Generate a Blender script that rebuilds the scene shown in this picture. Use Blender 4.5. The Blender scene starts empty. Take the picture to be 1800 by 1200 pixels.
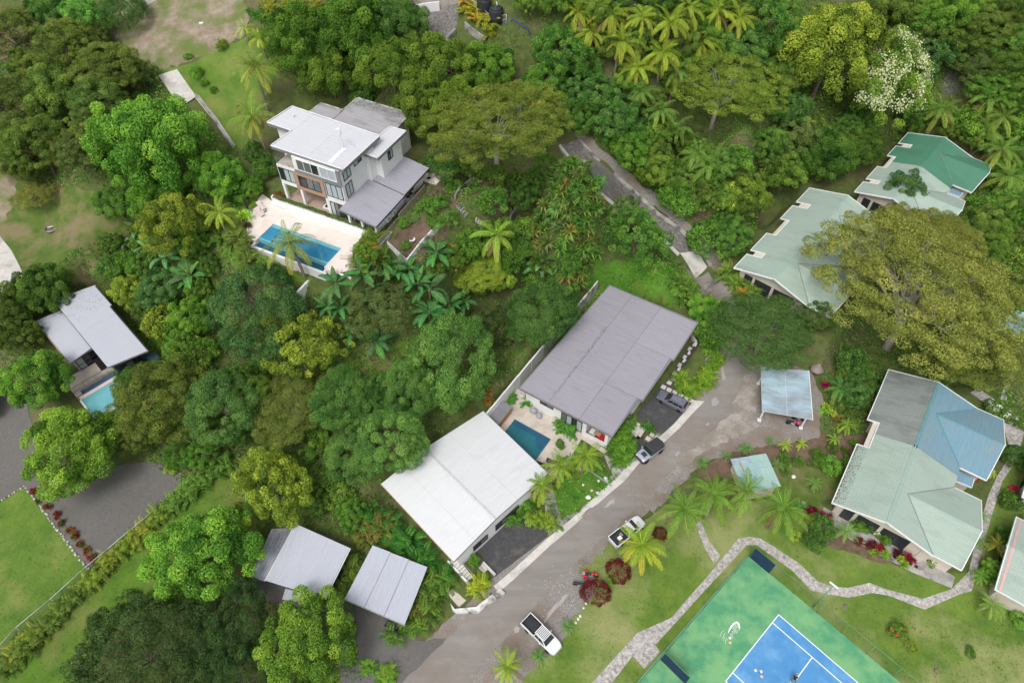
import bpy, math, random
import numpy as np
from mathutils import Vector, Matrix
from mathutils.geometry import delaunay_2d_cdt

# ------------------------------------------------------------------ camera, sky, sun, exposure
scn = bpy.context.scene
FPX, PITCH, CAMH = 1220.0, math.radians(50.5), 87.0      # focal length in photo pixels (1800 wide), tilt below the horizon, height
cam_d = bpy.data.cameras.new('camera'); cam = bpy.data.objects.new('camera', cam_d)
scn.collection.objects.link(cam); scn.camera = cam
cam_d.sensor_fit = 'HORIZONTAL'; cam_d.sensor_width = 36.0; cam_d.lens = 36.0 * FPX / 1800.0
cam_d.clip_start = 0.5; cam_d.clip_end = 5000.0
cam.location = (0, 0, CAMH); cam.rotation_euler = (math.pi / 2 - PITCH, 0, 0)
SUN_EL, SUN_AZ = math.radians(58), math.radians(205)      # azimuth clockwise from +Y
w = bpy.data.worlds.new('World'); scn.world = w; w.use_nodes = True
wn = w.node_tree.nodes; wl = w.node_tree.links
sky = wn.new('ShaderNodeTexSky'); sky.sky_type = 'NISHITA'; sky.sun_disc = False
sky.sun_elevation = SUN_EL; sky.sun_rotation = SUN_AZ; sky.air_density = 1.0; sky.dust_density = 4.0; sky.ozone_density = 1.0
hs = wn.new('ShaderNodeHueSaturation'); hs.inputs['Saturation'].default_value = 0.30
wl.new(sky.outputs[0], hs.inputs['Color']); wl.new(hs.outputs[0], wn['Background'].inputs['Color'])
wn['Background'].inputs['Strength'].default_value = 0.15
sd = bpy.data.lights.new('sun', 'SUN'); sd.energy = 1.2; sd.angle = math.radians(22); sd.color = (1, .97, .92)
sun = bpy.data.objects.new('sun', sd); scn.collection.objects.link(sun)
_d = Vector((math.sin(SUN_AZ) * math.cos(SUN_EL), math.cos(SUN_AZ) * math.cos(SUN_EL), math.sin(SUN_EL)))
sun.rotation_euler = (-_d).to_track_quat('-Z', 'Y').to_euler(); sun.location = (0, 0, 200)
vs = scn.view_settings; vs.view_transform = 'Standard'; vs.look = 'None'; vs.exposure = 0.27; vs.gamma = 1.0; vs.use_curve_mapping = False
scn.cycles.use_denoising = True; scn.cycles.max_bounces = 4; scn.cycles.diffuse_bounces = 2; scn.cycles.use_adaptive_sampling = True; scn.cycles.adaptive_threshold = .02
scn.cycles.transparent_max_bounces = 8; scn.cycles.caustics_reflective = False; scn.cycles.caustics_refractive = False

R = random.Random(7)
C = scn.collection
rad = math.radians

# ------------------------------------------------------------------ photo pixel -> place
_c, _s = math.cos(PITCH), math.sin(PITCH)
def ray(px, py): return np.array([px - 900.0, FPX * _c - (py - 600.0) * _s, -FPX * _s - (py - 600.0) * _c])
def unp(px, py, z):
    d = ray(px, py); t = (z - CAMH) / d[2]
    return np.array([d[0] * t, d[1] * t, z])

# terrain: heights known at some spots of the hillside (photo pixel, metres), smooth in between
CTRL = [(1368,1080,0),(1800,1200,0),(1100,1200,0),(1700,1050,.2),(1480,1180,0),(1300,950,.2),(1150,950,.5),(1600,880,.5),(1780,860,.5),(1500,960,.4),
 (700,1190,.4),(860,1090,.8),(948,1112,.6),(1000,950,1.1),(1090,860,1.2),(1180,780,1.4),(1270,680,1.8),(1268,590,2.4),(1250,530,3.2),(1235,480,4.6),(1190,430,7.5),
 (1150,375,11),(1100,335,14),(1050,295,17),(1010,265,18.5),(940,190,22),(860,120,26.5),(790,60,29.5),(760,30,31),(880,40,31.5),(700,20,32),
 (1400,720,1.4),(1330,820,1),(1420,880,.7),(1500,650,2),(1400,620,2.4),(1650,640,2),(1790,700,1.5),(1790,560,3),(1600,520,4.2),(1480,520,4),(1330,520,4),
 (1290,440,7.2),(1400,410,6.7),(1350,350,9.5),(1500,420,6.3),(1620,330,7.7),(1720,300,8),(1800,400,6),(1500,260,11),(1620,220,11),(1300,300,13),(1420,260,12.5),
 (1220,260,15),(1180,330,12.5),(1300,150,22),(1150,150,24),(1050,200,21),(1050,100,28),(1200,30,31),(1400,60,25),(1500,100,20),(1640,140,16),(1750,200,13),(1800,100,20),(1650,20,25),(1800,0,26),(1480,0,28),(960,20,33),(1060,10,34),
 (870,700,4.6),(800,760,4),(740,800,3.6),(690,700,6),(620,640,8),(660,600,9.5),(900,620,5.2),(960,560,6),(1050,480,7),(1140,500,5.5),(1160,440,7.5),(1000,420,10.5),(1080,400,11.5),(940,480,8),(880,430,11.5),(830,500,9.5),
 (740,500,12),(640,490,14.5),(700,430,17.5),(780,400,17),(850,360,16.8),(930,330,17),(800,310,19.5),(740,260,20.5),(900,270,19),
 (570,520,14.5),(480,490,17),(440,440,18.4),(410,380,19),(440,300,20),(360,400,17),(300,450,14),(380,520,13),(300,540,10.5),(330,620,8.5),(480,620,9),(560,700,6),(420,700,6.5),(500,780,4),(600,860,2.6),
 (440,880,2.2),(530,980,1.2),(640,1010,1.1),(640,1120,.5),(480,1120,.5),(300,1000,1.2),(160,1120,.6),(0,1190,.5),(40,960,1.4),(200,900,2.2),(290,830,3),(60,800,3),(30,720,4),(180,720,6),(130,680,6.6),(170,600,7),(50,590,8.5),
 (0,500,11.5),(80,430,13),(170,470,11.5),(230,420,13.5),(0,330,16),(100,330,16.5),(200,330,18),(300,300,19.5),(100,200,21),(0,150,23),(0,20,28),(100,60,26),(200,40,28),(300,80,27.5),(380,40,29.5),(330,150,24.5),(420,150,24.5),(410,250,21),(480,60,29.5),(560,20,31.5),(600,130,25.5),(700,150,25),(640,80,28.5)]
_cp = np.array([list(unp(a, b, z)) for a, b, z in CTRL])
_K = lambda A, B: -np.sqrt(((A[:, None, :] - B[None, :, :]) ** 2).sum(-1) + 36.0)
_n = len(_cp); _A = np.zeros((_n + 1, _n + 1)); _A[:_n, :_n] = _K(_cp[:, :2], _cp[:, :2]) - .6 * np.eye(_n); _A[_n, :_n] = 1; _A[:_n, _n] = 1
_w = np.linalg.solve(_A, np.r_[_cp[:, 2], 0])
FX0, FX1, FY0, FY1, ST = -112.5, 112.5, 3.0, 165.0, .75
def base_h(P):
    Q = np.c_[np.clip(P[:, 0], -112, 112), np.clip(P[:, 1], 5, 160)]
    o = np.zeros(len(Q))
    for i in range(0, len(Q), 8000): o[i:i + 8000] = _K(Q[i:i + 8000], _cp[:, :2]) @ _w[:_n] + _w[_n]
    return o
class Frame:
    """local building frame: origin and heading on the ground"""
    def __init__(s, x, y, z, deg): s.o = np.array([x, y]); s.z = z; s.deg = deg; a = rad(deg); s.u = np.array([math.cos(a), math.sin(a)]); s.v = np.array([-math.sin(a), math.cos(a)])
    def p(s, u, v): return s.o + s.u * u + s.v * v
    def rect(s, u0, u1, v0, v1): return [s.p(u0, v0), s.p(u1, v0), s.p(u1, v1), s.p(u0, v1)]
    def poly(s, pts): return [s.p(*q) for q in pts]
    def inv(s, px, py, z): d = unp(px, py, z)[:2] - s.o; return float(d @ s.u), float(d @ s.v)
F_H1 = Frame(-33.81, 82.88, 20.0, -25.77)       # three-storey house
F_GH = Frame(.98, 58.29, 1.8, -33.3)            # long grey roofed house
F_WH = Frame(-17.12, 43.4, 1.5, -46.1)          # white roofed house
F_LH = Frame(-68.22, 70.34, 7.0, -44.8)         # house with the turquoise pool
F_SR = Frame(-19.9, 28.97, .9, -21.8); F_SL = Frame(-29.86, 31.19, 1.0, -15.5)
F_CT = Frame(32.69, 28.31, 0.0, -136.6)         # tennis court
F_G1 = Frame(41.75, 41.35, .5, 55.6); F_G2 = Frame(35.0, 78.5, 6.7, 49.0)
F_G3 = Frame(61.07 - 3 * math.cos(rad(48.3)), 98.25 - 3 * math.sin(rad(48.3)), 7.8, 48.3)
_cpw = unp(1340, 718, 4.6); F_CP = Frame(_cpw[0], _cpw[1], 1.5, -14.0)
PLAT = [(F_H1.rect(-5.5, 18, -.2, 21), 20.0, 3.0), (F_H1.poly([(-5.5, .5), (-5, -4), (-1, -9.2), (17.5, -9.2), (17.5, 0), (-5.5, .6)]), 18.85, 2.0), (F_H1.rect(-.2, 13.2, -9.9, -2.2), 17.2, 1.0),
 (F_GH.rect(-1.7, 17, -9.5, 26), 1.75, 1.6), (F_GH.poly([(14, -14), (19, -3), (21.5, 6), (22.3, 16), (16, 16), (12, -10)]), 1.6, 2.0), (F_WH.rect(-.3, 19, -.3, 17), 1.5, 2.0),
 (F_LH.rect(-1, 19.5, -4, 6), 6.95, 2.5), (F_LH.rect(11, 21, -6, 1), 6.1, 1.5), (F_SR.rect(-.5, 8, -.5, 7), .9, 2), (F_SL.rect(-3, 8.5, -1.5, 7.5), 1.0, 2),
 (F_CT.rect(-5.5, 24, -8, 32), 0.0, 4.0), (F_G1.rect(-1.5, 27.5, -17.5, 1), .5, 3), (F_G2.rect(-1, 27.5, -17, 1), 6.7, 3), (F_G3.rect(-1, 28, -17, 1), 7.8, 3), (F_CP.rect(-1, 8, -2, 9), 1.5, 3)]
def poly_dist(P, poly):
    """signed distance to a polygon (inside < 0)"""
    A = np.array(poly)[:, :2]; B = np.roll(A, -1, 0); best = np.full(len(P), 1e9); ins = np.zeros(len(P), bool)
    for a, b in zip(A, B):
        e = b - a; t = np.clip(((P - a) @ e) / max(e @ e, 1e-9), 0, 1)
        best = np.minimum(best, np.hypot(*(P - a - t[:, None] * e).T))
        cr = ((a[1] > P[:, 1]) != (b[1] > P[:, 1])); dy = b[1] - a[1]
        if abs(dy) > 1e-12: ins ^= cr & (P[:, 0] < (b[0] - a[0]) * (P[:, 1] - a[1]) / dy + a[0])
    return np.where(ins, -best, best)
_far = [-2500, -1200, -600, -300, -180, -130]
XS = np.r_[_far, np.arange(FX0, FX1 + .1, ST), [-q for q in _far[::-1]]]
YS = np.r_[[-1500, -600, -250, -100, -40, -12], np.arange(FY0, FY1 + .1, ST), [180, 230, 320, 600, 1200, 3000]]
_gx, _gy = np.meshgrid(XS, YS); _gp = np.c_[_gx.ravel(), _gy.ravel()]
_gz = base_h(_gp)
for poly, z, bl in PLAT:
    d = poly_dist(_gp, poly); k = np.clip(1 - d / bl, 0, 1); k = k * k * (3 - 2 * k); _gz = _gz * (1 - k) + z * k
GZ = _gz.reshape(len(YS), len(XS))
def hgt(x, y):
    i = min(max(int(np.searchsorted(XS, x)) - 1, 0), len(XS) - 2); j = min(max(int(np.searchsorted(YS, y)) - 1, 0), len(YS) - 2)
    a = (x - XS[i]) / (XS[i + 1] - XS[i]); b = (y - YS[j]) / (YS[j + 1] - YS[j])
    return float((GZ[j, i] * (1 - a) + GZ[j, i + 1] * a) * (1 - b) + (GZ[j + 1, i] * (1 - a) + GZ[j + 1, i + 1] * a) * b)
def gp(px, py, up=0.0):
    """the spot on the hillside seen at a photo pixel; with up, the spot below a point that much above the ground"""
    d = ray(px, py); lo = None
    t0 = (40 + up - CAMH) / d[2]; t1 = (-2 + up - CAMH) / d[2]; pt = t0
    for k in range(1, 241):
        t = t0 + (t1 - t0) * k / 240; 
        if CAMH + d[2] * t - up < hgt(d[0] * t, d[1] * t): lo = t; break
        pt = t
    if lo is None: lo = t1
    for k in range(18):
        m = (pt + lo) / 2
        if CAMH + d[2] * m - up < hgt(d[0] * m, d[1] * m): lo = m
        else: pt = m
    x, y = d[0] * lo, d[1] * lo
    return np.array([x, y, hgt(x, y)])
def ppm(p, up=0.0): return FPX / (p[1] * _c + (CAMH - p[2] - up) * _s)      # photo pixels per metre there
def gpl(pts): return [gp(*q)[:2] for q in pts]

# ------------------------------------------------------------------ materials
MATS = {}
def nmat(name):
    m = bpy.data.materials.new(name); m.use_nodes = True; MATS[name] = m
    return m, m.node_tree.nodes, m.node_tree.links, m.node_tree.nodes['Principled BSDF']
def mat(name, c1, c2=None, scale=1.0, rough=.8, bump=0.0, bscale=None, c3=None, s3=.12, spec=.3, metal=0.0, k3=.55, detail=4.0, streak=None):
    """plain surface: two colours mixed by noise, a third by large patches, fine bump, optional strips (axis, pitch, depth, angle)"""
    m, N, L, b = nmat(name)
    b.inputs['Roughness'].default_value = rough; b.inputs['Specular IOR Level'].default_value = spec; b.inputs['Metallic'].default_value = metal
    g = N.new('ShaderNodeNewGeometry')
    col = None
    if c2 is None: b.inputs['Base Color'].default_value = (*c1, 1)
    else:
        t = N.new('ShaderNodeTexNoise'); t.inputs['Scale'].default_value = scale; t.inputs['Detail'].default_value = detail; t.inputs['Roughness'].default_value = .72
        if streak is not None:
            mp = N.new('ShaderNodeMapping'); mp.inputs['Rotation'].default_value = (0, 0, rad(-streak)); mp.inputs['Scale'].default_value = (.22, 1.6, 1); L.new(g.outputs['Position'], mp.inputs['Vector']); L.new(mp.outputs[0], t.inputs['Vector'])
        else: L.new(g.outputs['Position'], t.inputs['Vector'])
        r = N.new('ShaderNodeValToRGB'); r.color_ramp.elements[0].position = .33; r.color_ramp.elements[1].position = .68
        r.color_ramp.elements[0].color = (*c1, 1); r.color_ramp.elements[1].color = (*c2, 1)
        L.new(t.outputs['Fac'], r.inputs['Fac']); col = r.outputs['Color']
        if c3 is not None:
            t3 = N.new('ShaderNodeTexNoise'); t3.inputs['Scale'].default_value = s3; t3.inputs['Detail'].default_value = 5; t3.inputs['Roughness'].default_value = .6
            L.new(g.outputs['Position'], t3.inputs['Vector'])
            r3 = N.new('ShaderNodeValToRGB'); r3.color_ramp.elements[0].position = k3 - .08; r3.color_ramp.elements[1].position = k3 + .1
            L.new(t3.outputs['Fac'], r3.inputs['Fac'])
            mx = N.new('ShaderNodeMix'); mx.data_type = 'RGBA'; L.new(r3.outputs['Color'], mx.inputs['Factor']); L.new(col, mx.inputs['A']); mx.inputs['B'].default_value = (*c3, 1); col = mx.outputs['Result']
        L.new(col, b.inputs['Base Color'])
    if bump:
        t2 = N.new('ShaderNodeTexNoise'); t2.inputs['Scale'].default_value = bscale or scale * 3; t2.inputs['Detail'].default_value = 4
        L.new(g.outputs['Position'], t2.inputs['Vector'])
        bp = N.new('ShaderNodeBump'); bp.inputs['Strength'].default_value = bump; bp.inputs['Distance'].default_value = .08
        L.new(t2.outputs['Fac'], bp.inputs['Height']); L.new(bp.outputs['Normal'], b.inputs['Normal'])
    return m
def roofmat(name, c1, c2, deg, pitch=.25, depth=.5, rough=.45, stain=None, kst=.62, sst=.35, spec=.4, rows=0.0, cross=.06, ribs=.13):
    """ribbed sheet metal: ribs run along heading deg, streaks and stains follow the ribs"""
    m, N, L, b = nmat(name)
    b.inputs['Roughness'].default_value = rough; b.inputs['Specular IOR Level'].default_value = spec
    g = N.new('ShaderNodeNewGeometry'); mp = N.new('ShaderNodeMapping'); mp.inputs['Rotation'].default_value = (0, 0, rad(-deg))
    L.new(g.outputs['Position'], mp.inputs['Vector'])
    st = N.new('ShaderNodeMapping'); st.inputs['Scale'].default_value = (.25, 2.2, .25); L.new(mp.outputs[0], st.inputs['Vector'])
    t = N.new('ShaderNodeTexNoise'); t.inputs['Scale'].default_value = 1.6; t.inputs['Detail'].default_value = 5; t.inputs['Roughness'].default_value = .7; L.new(st.outputs[0], t.inputs['Vector'])
    r = N.new('ShaderNodeValToRGB'); r.color_ramp.elements[0].position = .3; r.color_ramp.elements[1].position = .7
    r.color_ramp.elements[0].color = (*c1, 1); r.color_ramp.elements[1].color = (*c2, 1); L.new(t.outputs['Fac'], r.inputs['Fac'])
    col = r.outputs['Color']
    oi = N.new('ShaderNodeObjectInfo'); mr = N.new('ShaderNodeMapRange'); mr.inputs['To Min'].default_value = 1 - cross; mr.inputs['To Max'].default_value = 1 + cross
    L.new(oi.outputs['Random'], mr.inputs['Value'])
    mu = N.new('ShaderNodeMix'); mu.data_type = 'RGBA'; mu.blend_type = 'MULTIPLY'; mu.inputs['Factor'].default_value = 1
    L.new(col, mu.inputs['A']); L.new(mr.outputs[0], mu.inputs['B']); col = mu.outputs['Result']
    if stain:
        s2 = N.new('ShaderNodeMapping'); s2.inputs['Scale'].default_value = (.5, 1.2, .5); L.new(mp.outputs[0], s2.inputs['Vector'])
        t3 = N.new('ShaderNodeTexNoise'); t3.inputs['Scale'].default_value = sst; t3.inputs['Detail'].default_value = 7; t3.inputs['Roughness'].default_value = .68; L.new(s2.outputs[0], t3.inputs['Vector'])
        r3 = N.new('ShaderNodeValToRGB'); r3.color_ramp.elements[0].position = kst - .1; r3.color_ramp.elements[1].position = kst + .12; L.new(t3.outputs['Fac'], r3.inputs['Fac'])
        mx = N.new('ShaderNodeMix'); mx.data_type = 'RGBA'; L.new(r3.outputs['Color'], mx.inputs['Factor']); L.new(col, mx.inputs['A']); mx.inputs['B'].default_value = (*stain, 1); col = mx.outputs['Result']
    L.new(col, b.inputs['Base Color'])
    wv = N.new('ShaderNodeTexWave'); wv.wave_type = 'BANDS'; wv.bands_direction = 'Y'; wv.inputs['Scale'].default_value = .314 / pitch; wv.inputs['Distortion'].default_value = 0
    L.new(mp.outputs[0], wv.inputs['Vector']); h = wv.outputs['Fac']
    if rows:
        w2 = N.new('ShaderNodeTexWave'); w2.wave_type = 'BANDS'; w2.bands_direction = 'X'; w2.wave_profile = 'SAW'; w2.inputs['Scale'].default_value = .314 / rows; L.new(mp.outputs[0], w2.inputs['Vector'])
        ad = N.new('ShaderNodeMath'); ad.operation = 'ADD'; L.new(h, ad.inputs[0]); L.new(w2.outputs['Fac'], ad.inputs[1]); h = ad.outputs[0]
    bp = N.new('ShaderNodeBump'); bp.inputs['Strength'].default_value = depth; bp.inputs['Distance'].default_value = .03
    L.new(h, bp.inputs['Height']); L.new(bp.outputs['Normal'], b.inputs['Normal'])
    return m
def glassmat(name, c, rough=.08):
    m, N, L, b = nmat(name); b.inputs['Base Color'].default_value = (*c, 1); b.inputs['Roughness'].default_value = rough; b.inputs['Specular IOR Level'].default_value = .7
    return m
def leafmat(name, transl=.36, rough=.6, spec=.12):
    """foliage: the plant's own colour (object colour) varied leaf by leaf"""
    m, N, L, b = nmat(name)
    oi = N.new('ShaderNodeObjectInfo'); at = N.new('ShaderNodeAttribute'); at.attribute_name = 'tint'
    hsv = N.new('ShaderNodeHueSaturation'); L.new(oi.outputs['Color'], hsv.inputs['Color'])
    mh = N.new('ShaderNodeMapRange'); mh.inputs['To Min'].default_value = .528; mh.inputs['To Max'].default_value = .474; L.new(at.outputs['Fac'], mh.inputs['Value']); L.new(mh.outputs[0], hsv.inputs['Hue'])
    mv = N.new('ShaderNodeMapRange'); mv.inputs['To Min'].default_value = .8; mv.inputs['To Max'].default_value = 4.15; L.new(at.outputs['Fac'], mv.inputs['Value']); L.new(mv.outputs[0], hsv.inputs['Value'])
    b.inputs['Roughness'].default_value = rough; b.inputs['Specular IOR Level'].default_value = spec
    L.new(hsv.outputs[0], b.inputs['Base Color'])
    tr = N.new('ShaderNodeBsdfTranslucent'); L.new(hsv.outputs[0], tr.inputs['Color'])
    ms = N.new('ShaderNodeMixShader'); ms.inputs[0].default_value = transl
    L.new(b.outputs[0], ms.inputs[1]); L.new(tr.outputs[0], ms.inputs[2]); L.new(ms.outputs[0], N['Material Output'].inputs['Surface'])
    return m

# ------------------------------------------------------------------ mesh helpers
class MB:
    def __init__(s): s.v = []; s.f = []; s.sm = []
    def add(s, vs_, fs, smooth=False):
        o = len(s.v); s.v += [tuple(map(float, q)) for q in vs_]; s.f += [tuple(i + o for i in f) for f in fs]; s.sm += [smooth] * len(fs); return s
    def box(s, x0, x1, y0, y1, z0, z1):
        return s.add([(x0,y0,z0),(x1,y0,z0),(x1,y1,z0),(x0,y1,z0),(x0,y0,z1),(x1,y0,z1),(x1,y1,z1),(x0,y1,z1)], [(3,2,1,0),(4,5,6,7),(0,1,5,4),(1,2,6,5),(2,3,7,6),(3,0,4,7)])
    def bbox(s, x0, x1, y0, y1, z0, z1, b=.03):
        """box with its upper edges chamfered"""
        v = [(x0,y0,z0),(x1,y0,z0),(x1,y1,z0),(x0,y1,z0),(x0,y0,z1-b),(x1,y0,z1-b),(x1,y1,z1-b),(x0,y1,z1-b),(x0+b,y0+b,z1),(x1-b,y0+b,z1),(x1-b,y1-b,z1),(x0+b,y1-b,z1)]
        return s.add(v, [(3,2,1,0),(8,9,10,11),(0,1,5,4),(1,2,6,5),(2,3,7,6),(3,0,4,7),(4,5,9,8),(5,6,10,9),(6,7,11,10),(7,4,8,11)])
    def prism(s, poly, z0, z1):
        """z0, z1 numbers or one per corner"""
        n = len(poly); a = z0 if hasattr(z0, '__len__') else [z0] * n; b = z1 if hasattr(z1, '__len__') else [z1] * n
        ar = sum(poly[i][0] * poly[(i + 1) % n][1] - poly[(i + 1) % n][0] * poly[i][1] for i in range(n))
        if ar < 0: poly = poly[::-1]; a = a[::-1]; b = b[::-1]
        v = [(q[0], q[1], a[i]) for i, q in enumerate(poly)] + [(q[0], q[1], b[i]) for i, q in enumerate(poly)]
        return s.add(v, [tuple(range(n - 1, -1, -1)), tuple(range(n, 2 * n))] + [(i, (i + 1) % n, n + (i + 1) % n, n + i) for i in range(n)])
    def tube(s, pts, rs, n=6, cap=True):
        pts = [Vector(q) for q in pts]; rs = rs if hasattr(rs, '__len__') else [rs] * len(pts); V = []; F = []
        for i, q in enumerate(pts):
            d = (pts[min(i + 1, len(pts) - 1)] - pts[max(i - 1, 0)]).normalized()
            a = d.orthogonal() if abs(d.z) > .99 else d.cross(Vector((0, 0, 1))); a.normalize(); b = d.cross(a)
            V += [q + (a * math.cos(2 * math.pi * k / n) + b * math.sin(2 * math.pi * k / n)) * rs[i] for k in range(n)]
        for i in range(len(pts) - 1): F += [(i * n + k, i * n + (k + 1) % n, (i + 1) * n + (k + 1) % n, (i + 1) * n + k) for k in range(n)]
        if cap: F += [tuple(range(n - 1, -1, -1)), tuple(range((len(pts) - 1) * n, len(pts) * n))]
        return s.add(V, F, True)
    def lathe(s, prof, n=16, c=(0, 0, 0), axis='z'):
        V = []; F = []
        for r_, z in prof:
            for k in range(n):
                a = 2 * math.pi * k / n; p = (r_ * math.cos(a), r_ * math.sin(a), z)
                if axis == 'y': p = (p[0], p[2], p[1])
                V.append((p[0] + c[0], p[1] + c[1], p[2] + c[2]))
        for i in range(len(prof) - 1): F += [(i * n + k, i * n + (k + 1) % n, (i + 1) * n + (k + 1) % n, (i + 1) * n + k) for k in range(n)]
        F += [tuple(range(n - 1, -1, -1)), tuple(range((len(prof) - 1) * n, len(prof) * n))]
        return s.add(V, F, True)
    def mesh(s, name):
        me = bpy.data.meshes.new(name); me.from_pydata(s.v, [], s.f)
        if any(s.sm): me.polygons.foreach_set('use_smooth', s.sm)
        me.update(); return me
    def build(s, name, m, parent=None): return obj(name, s.mesh(name), m, parent)
def obj(name, me, m=None, parent=None, color=None):
    o = bpy.data.objects.new(name, me); C.objects.link(o)
    if m is not None and not me.materials: me.materials.append(m if not isinstance(m, str) else MATS[m])
    elif m is not None:
        mm = m if not isinstance(m, str) else MATS[m]
        if me.materials[0] != mm: o.material_slots[0].link = 'OBJECT'; o.material_slots[0].material = mm
    if parent is not None: o.parent = parent
    if color is not None: o.color = (*color, 1)
    return o
def thing(name, label, cat, loc=(0, 0, 0), deg=0.0, group=None, scale=1.0):
    o = bpy.data.objects.new(name, None); C.objects.link(o); o.empty_display_size = .3
    o.location = tuple(map(float, loc)); o.rotation_euler = (0, 0, rad(deg)); o.scale = (scale,) * 3 if not hasattr(scale, '__len__') else scale
    return tag(o, label, cat, group)
def tag(o, label, cat=None, group=None):
    o['label'] = label
    if cat: o['category'] = cat
    if group: o['group'] = group
    return o
def kind(o, k): o['kind'] = k; return o
def at(F, name, label, cat, group=None): return thing(name, label, cat, (F.o[0], F.o[1], F.z), F.deg, group)
def copy_tree(o, parent=None):
    c = o.copy(); C.objects.link(c); c.parent = parent
    for ch in list(o.children): copy_tree(ch, c)
    return c
_jn = random.Random(3)
def drape(name, poly, m, off=.03, step=1.5, jag=0.0, k='structure', parent=None, seg=None, lift=None):
    """a sheet that lies on the hillside inside a ground polygon"""
    P = [np.array(q[:2], float) for q in poly]; B = []
    for a, b in zip(P, P[1:] + P[:1]):
        n = max(1, int(np.hypot(*(b - a)) / (seg or .75))); d = (b - a); nn = np.array([-d[1], d[0]]) / max(np.hypot(*d), 1e-6)
        for i in range(n): B.append(a + d * i / n + nn * (_jn.uniform(-jag, jag) if jag else 0))
    A = np.array(B); nb = len(A)
    ax = XS[(XS > A[:, 0].min()) & (XS < A[:, 0].max())]; ay = YS[(YS > A[:, 1].min()) & (YS < A[:, 1].max())]; step = ST      # same lattice as the hillside
    gx, gy = np.meshgrid(ax, ay); G = np.c_[gx.ravel(), gy.ravel()]
    G = G[poly_dist(G, A) < -.3 * step]
    vin = [Vector(q) for q in np.r_[A, G]]
    v, e, f, *_ = delaunay_2d_cdt(vin, [(i, (i + 1) % nb) for i in range(nb)], [], 1, 1e-5)
    vz = [(q.x, q.y, hgt(q.x, q.y) + off + (lift(q.x, q.y) if lift else 0)) for q in v]
    fs = []
    for t in f:
        a, b, c = (v[i] for i in t[:3]); fs.append(tuple(t) if (b - a).cross(c - a) > 0 else tuple(t)[::-1])
    me = bpy.data.meshes.new(name); me.from_pydata(vz, [], fs); me.polygons.foreach_set('use_smooth', [True] * len(fs)); me.update()
    o = obj(name, me, m, parent)
    if k: o['kind'] = k
    return o
def ribbon(a, b):
    """ground polygon between two pixel lines"""
    return gpl(a) + gpl(b)[::-1]
# ------------------------------------------------------------------ materials of the setting
mat('forest_floor', (.06,.09,.022), (.12,.145,.042), .9, .95, .5, 6, c3=(.15,.12,.07), s3=.14, k3=.6)
mat('lawn', (.055,.135,.012), (.12,.215,.022), .35, .9, .5, 9, c3=(.16,.19,.045), s3=.16, k3=.58, detail=9)
mat('lawn_dry', (.07,.145,.017), (.17,.245,.04), .25, .9, .6, 8, c3=(.265,.285,.11), s3=.12, k3=.54, detail=12)
mat('lawn_fresh', (.065,.145,.018), (.14,.22,.03), .35, .9, .5, 9, c3=(.175,.22,.05), s3=.2, k3=.54, detail=12)
mat('lawn_dark', (.06,.115,.016), (.13,.17,.034), .4, .9, .5, 7, c3=(.20,.165,.085), s3=.2, k3=.53, detail=10)
mat('slope_grass', (.05,.14,.012), (.10,.22,.022), .7, .9, .6, 5, c3=(.13,.17,.03), s3=.3, k3=.6)
mat('soil', (.13,.085,.06), (.20,.135,.095), 1.2, .95, .5, 8, c3=(.09,.075,.04), s3=.5)
mat('dirt_lot', (.19,.145,.10), (.36,.30,.23), .6, .95, .4, 7, c3=(.13,.17,.045), s3=.2, k3=.5, detail=10)
mat('asphalt', (.212,.194,.178), (.282,.26,.238), .5, .9, .4, 14, c3=(.215,.18,.152), s3=.14, k3=.56, detail=10, streak=48)
mat('asphalt_pale', (.30,.285,.265), (.40,.38,.36), 1.5, .9, .3, 10, detail=8)
mat('gravel', (.16,.145,.135), (.36,.335,.31), 6, .95, .7, 16, c3=(.22,.175,.14), s3=.25, k3=.52)
mat('gravel_pale', (.27,.25,.225), (.47,.44,.405), 5, .95, .6, 16, c3=(.25,.215,.18), s3=.5, k3=.5, detail=8)
mat('gravel_dark', (.055,.055,.058), (.085,.085,.088), 3, .95, .5, 18, c3=(.12,.115,.105), s3=.8, k3=.63)
mat('gravel_yard', (.115,.11,.104), (.165,.157,.148), 2.5, .95, .5, 14, c3=(.13,.124,.112), s3=.25, detail=8)
mat('concrete', (.50,.48,.44), (.62,.60,.56), .9, .85, .2, 9, c3=(.40,.38,.34), s3=.5, k3=.58)
mat('concrete_old', (.27,.26,.24), (.52,.51,.48), 1.6, .9, .3, 8, c3=(.12,.115,.10), s3=.8, k3=.55)
mat('paving', (.50,.44,.375), (.60,.535,.465), .8, .8, .15, 8, c3=(.43,.37,.31), s3=.5, k3=.58)
mat('deck_stone', (.74,.66,.60), (.80,.73,.67), .8, .7, .1, 8, c3=(.70,.60,.53), s3=.5)
mat('white_plaster', (.74,.74,.73), (.82,.82,.81), .7, .8, .1, 9, c3=(.66,.655,.63), s3=.35, k3=.6)
mat('wall_dirty', (.55,.55,.53), (.74,.74,.72), .9, .9, .2, 6, c3=(.16,.155,.13), s3=.9, k3=.54)
mat('cream_wall', (.56,.50,.42), (.64,.58,.50), .7, .85, .1, 9)
mat('block_grey', (.24,.235,.22), (.36,.35,.33), 1.2, .95, .4, 8, c3=(.12,.13,.08), s3=.6)
mat('white_trim', (.76,.76,.76), (.82,.82,.82), .6, .6)
mat('grey_trim', (.19,.19,.205), (.23,.23,.245), .8, .6)
mat('dark_frame', (.025,.023,.022), None, rough=.5)
mat('wood_clad', (.36,.22,.15), (.46,.30,.22), 3, .7, .2, 12)
mat('wood_orange', (.42,.17,.05), (.52,.24,.08), 3, .6, .15, 12)
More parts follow.
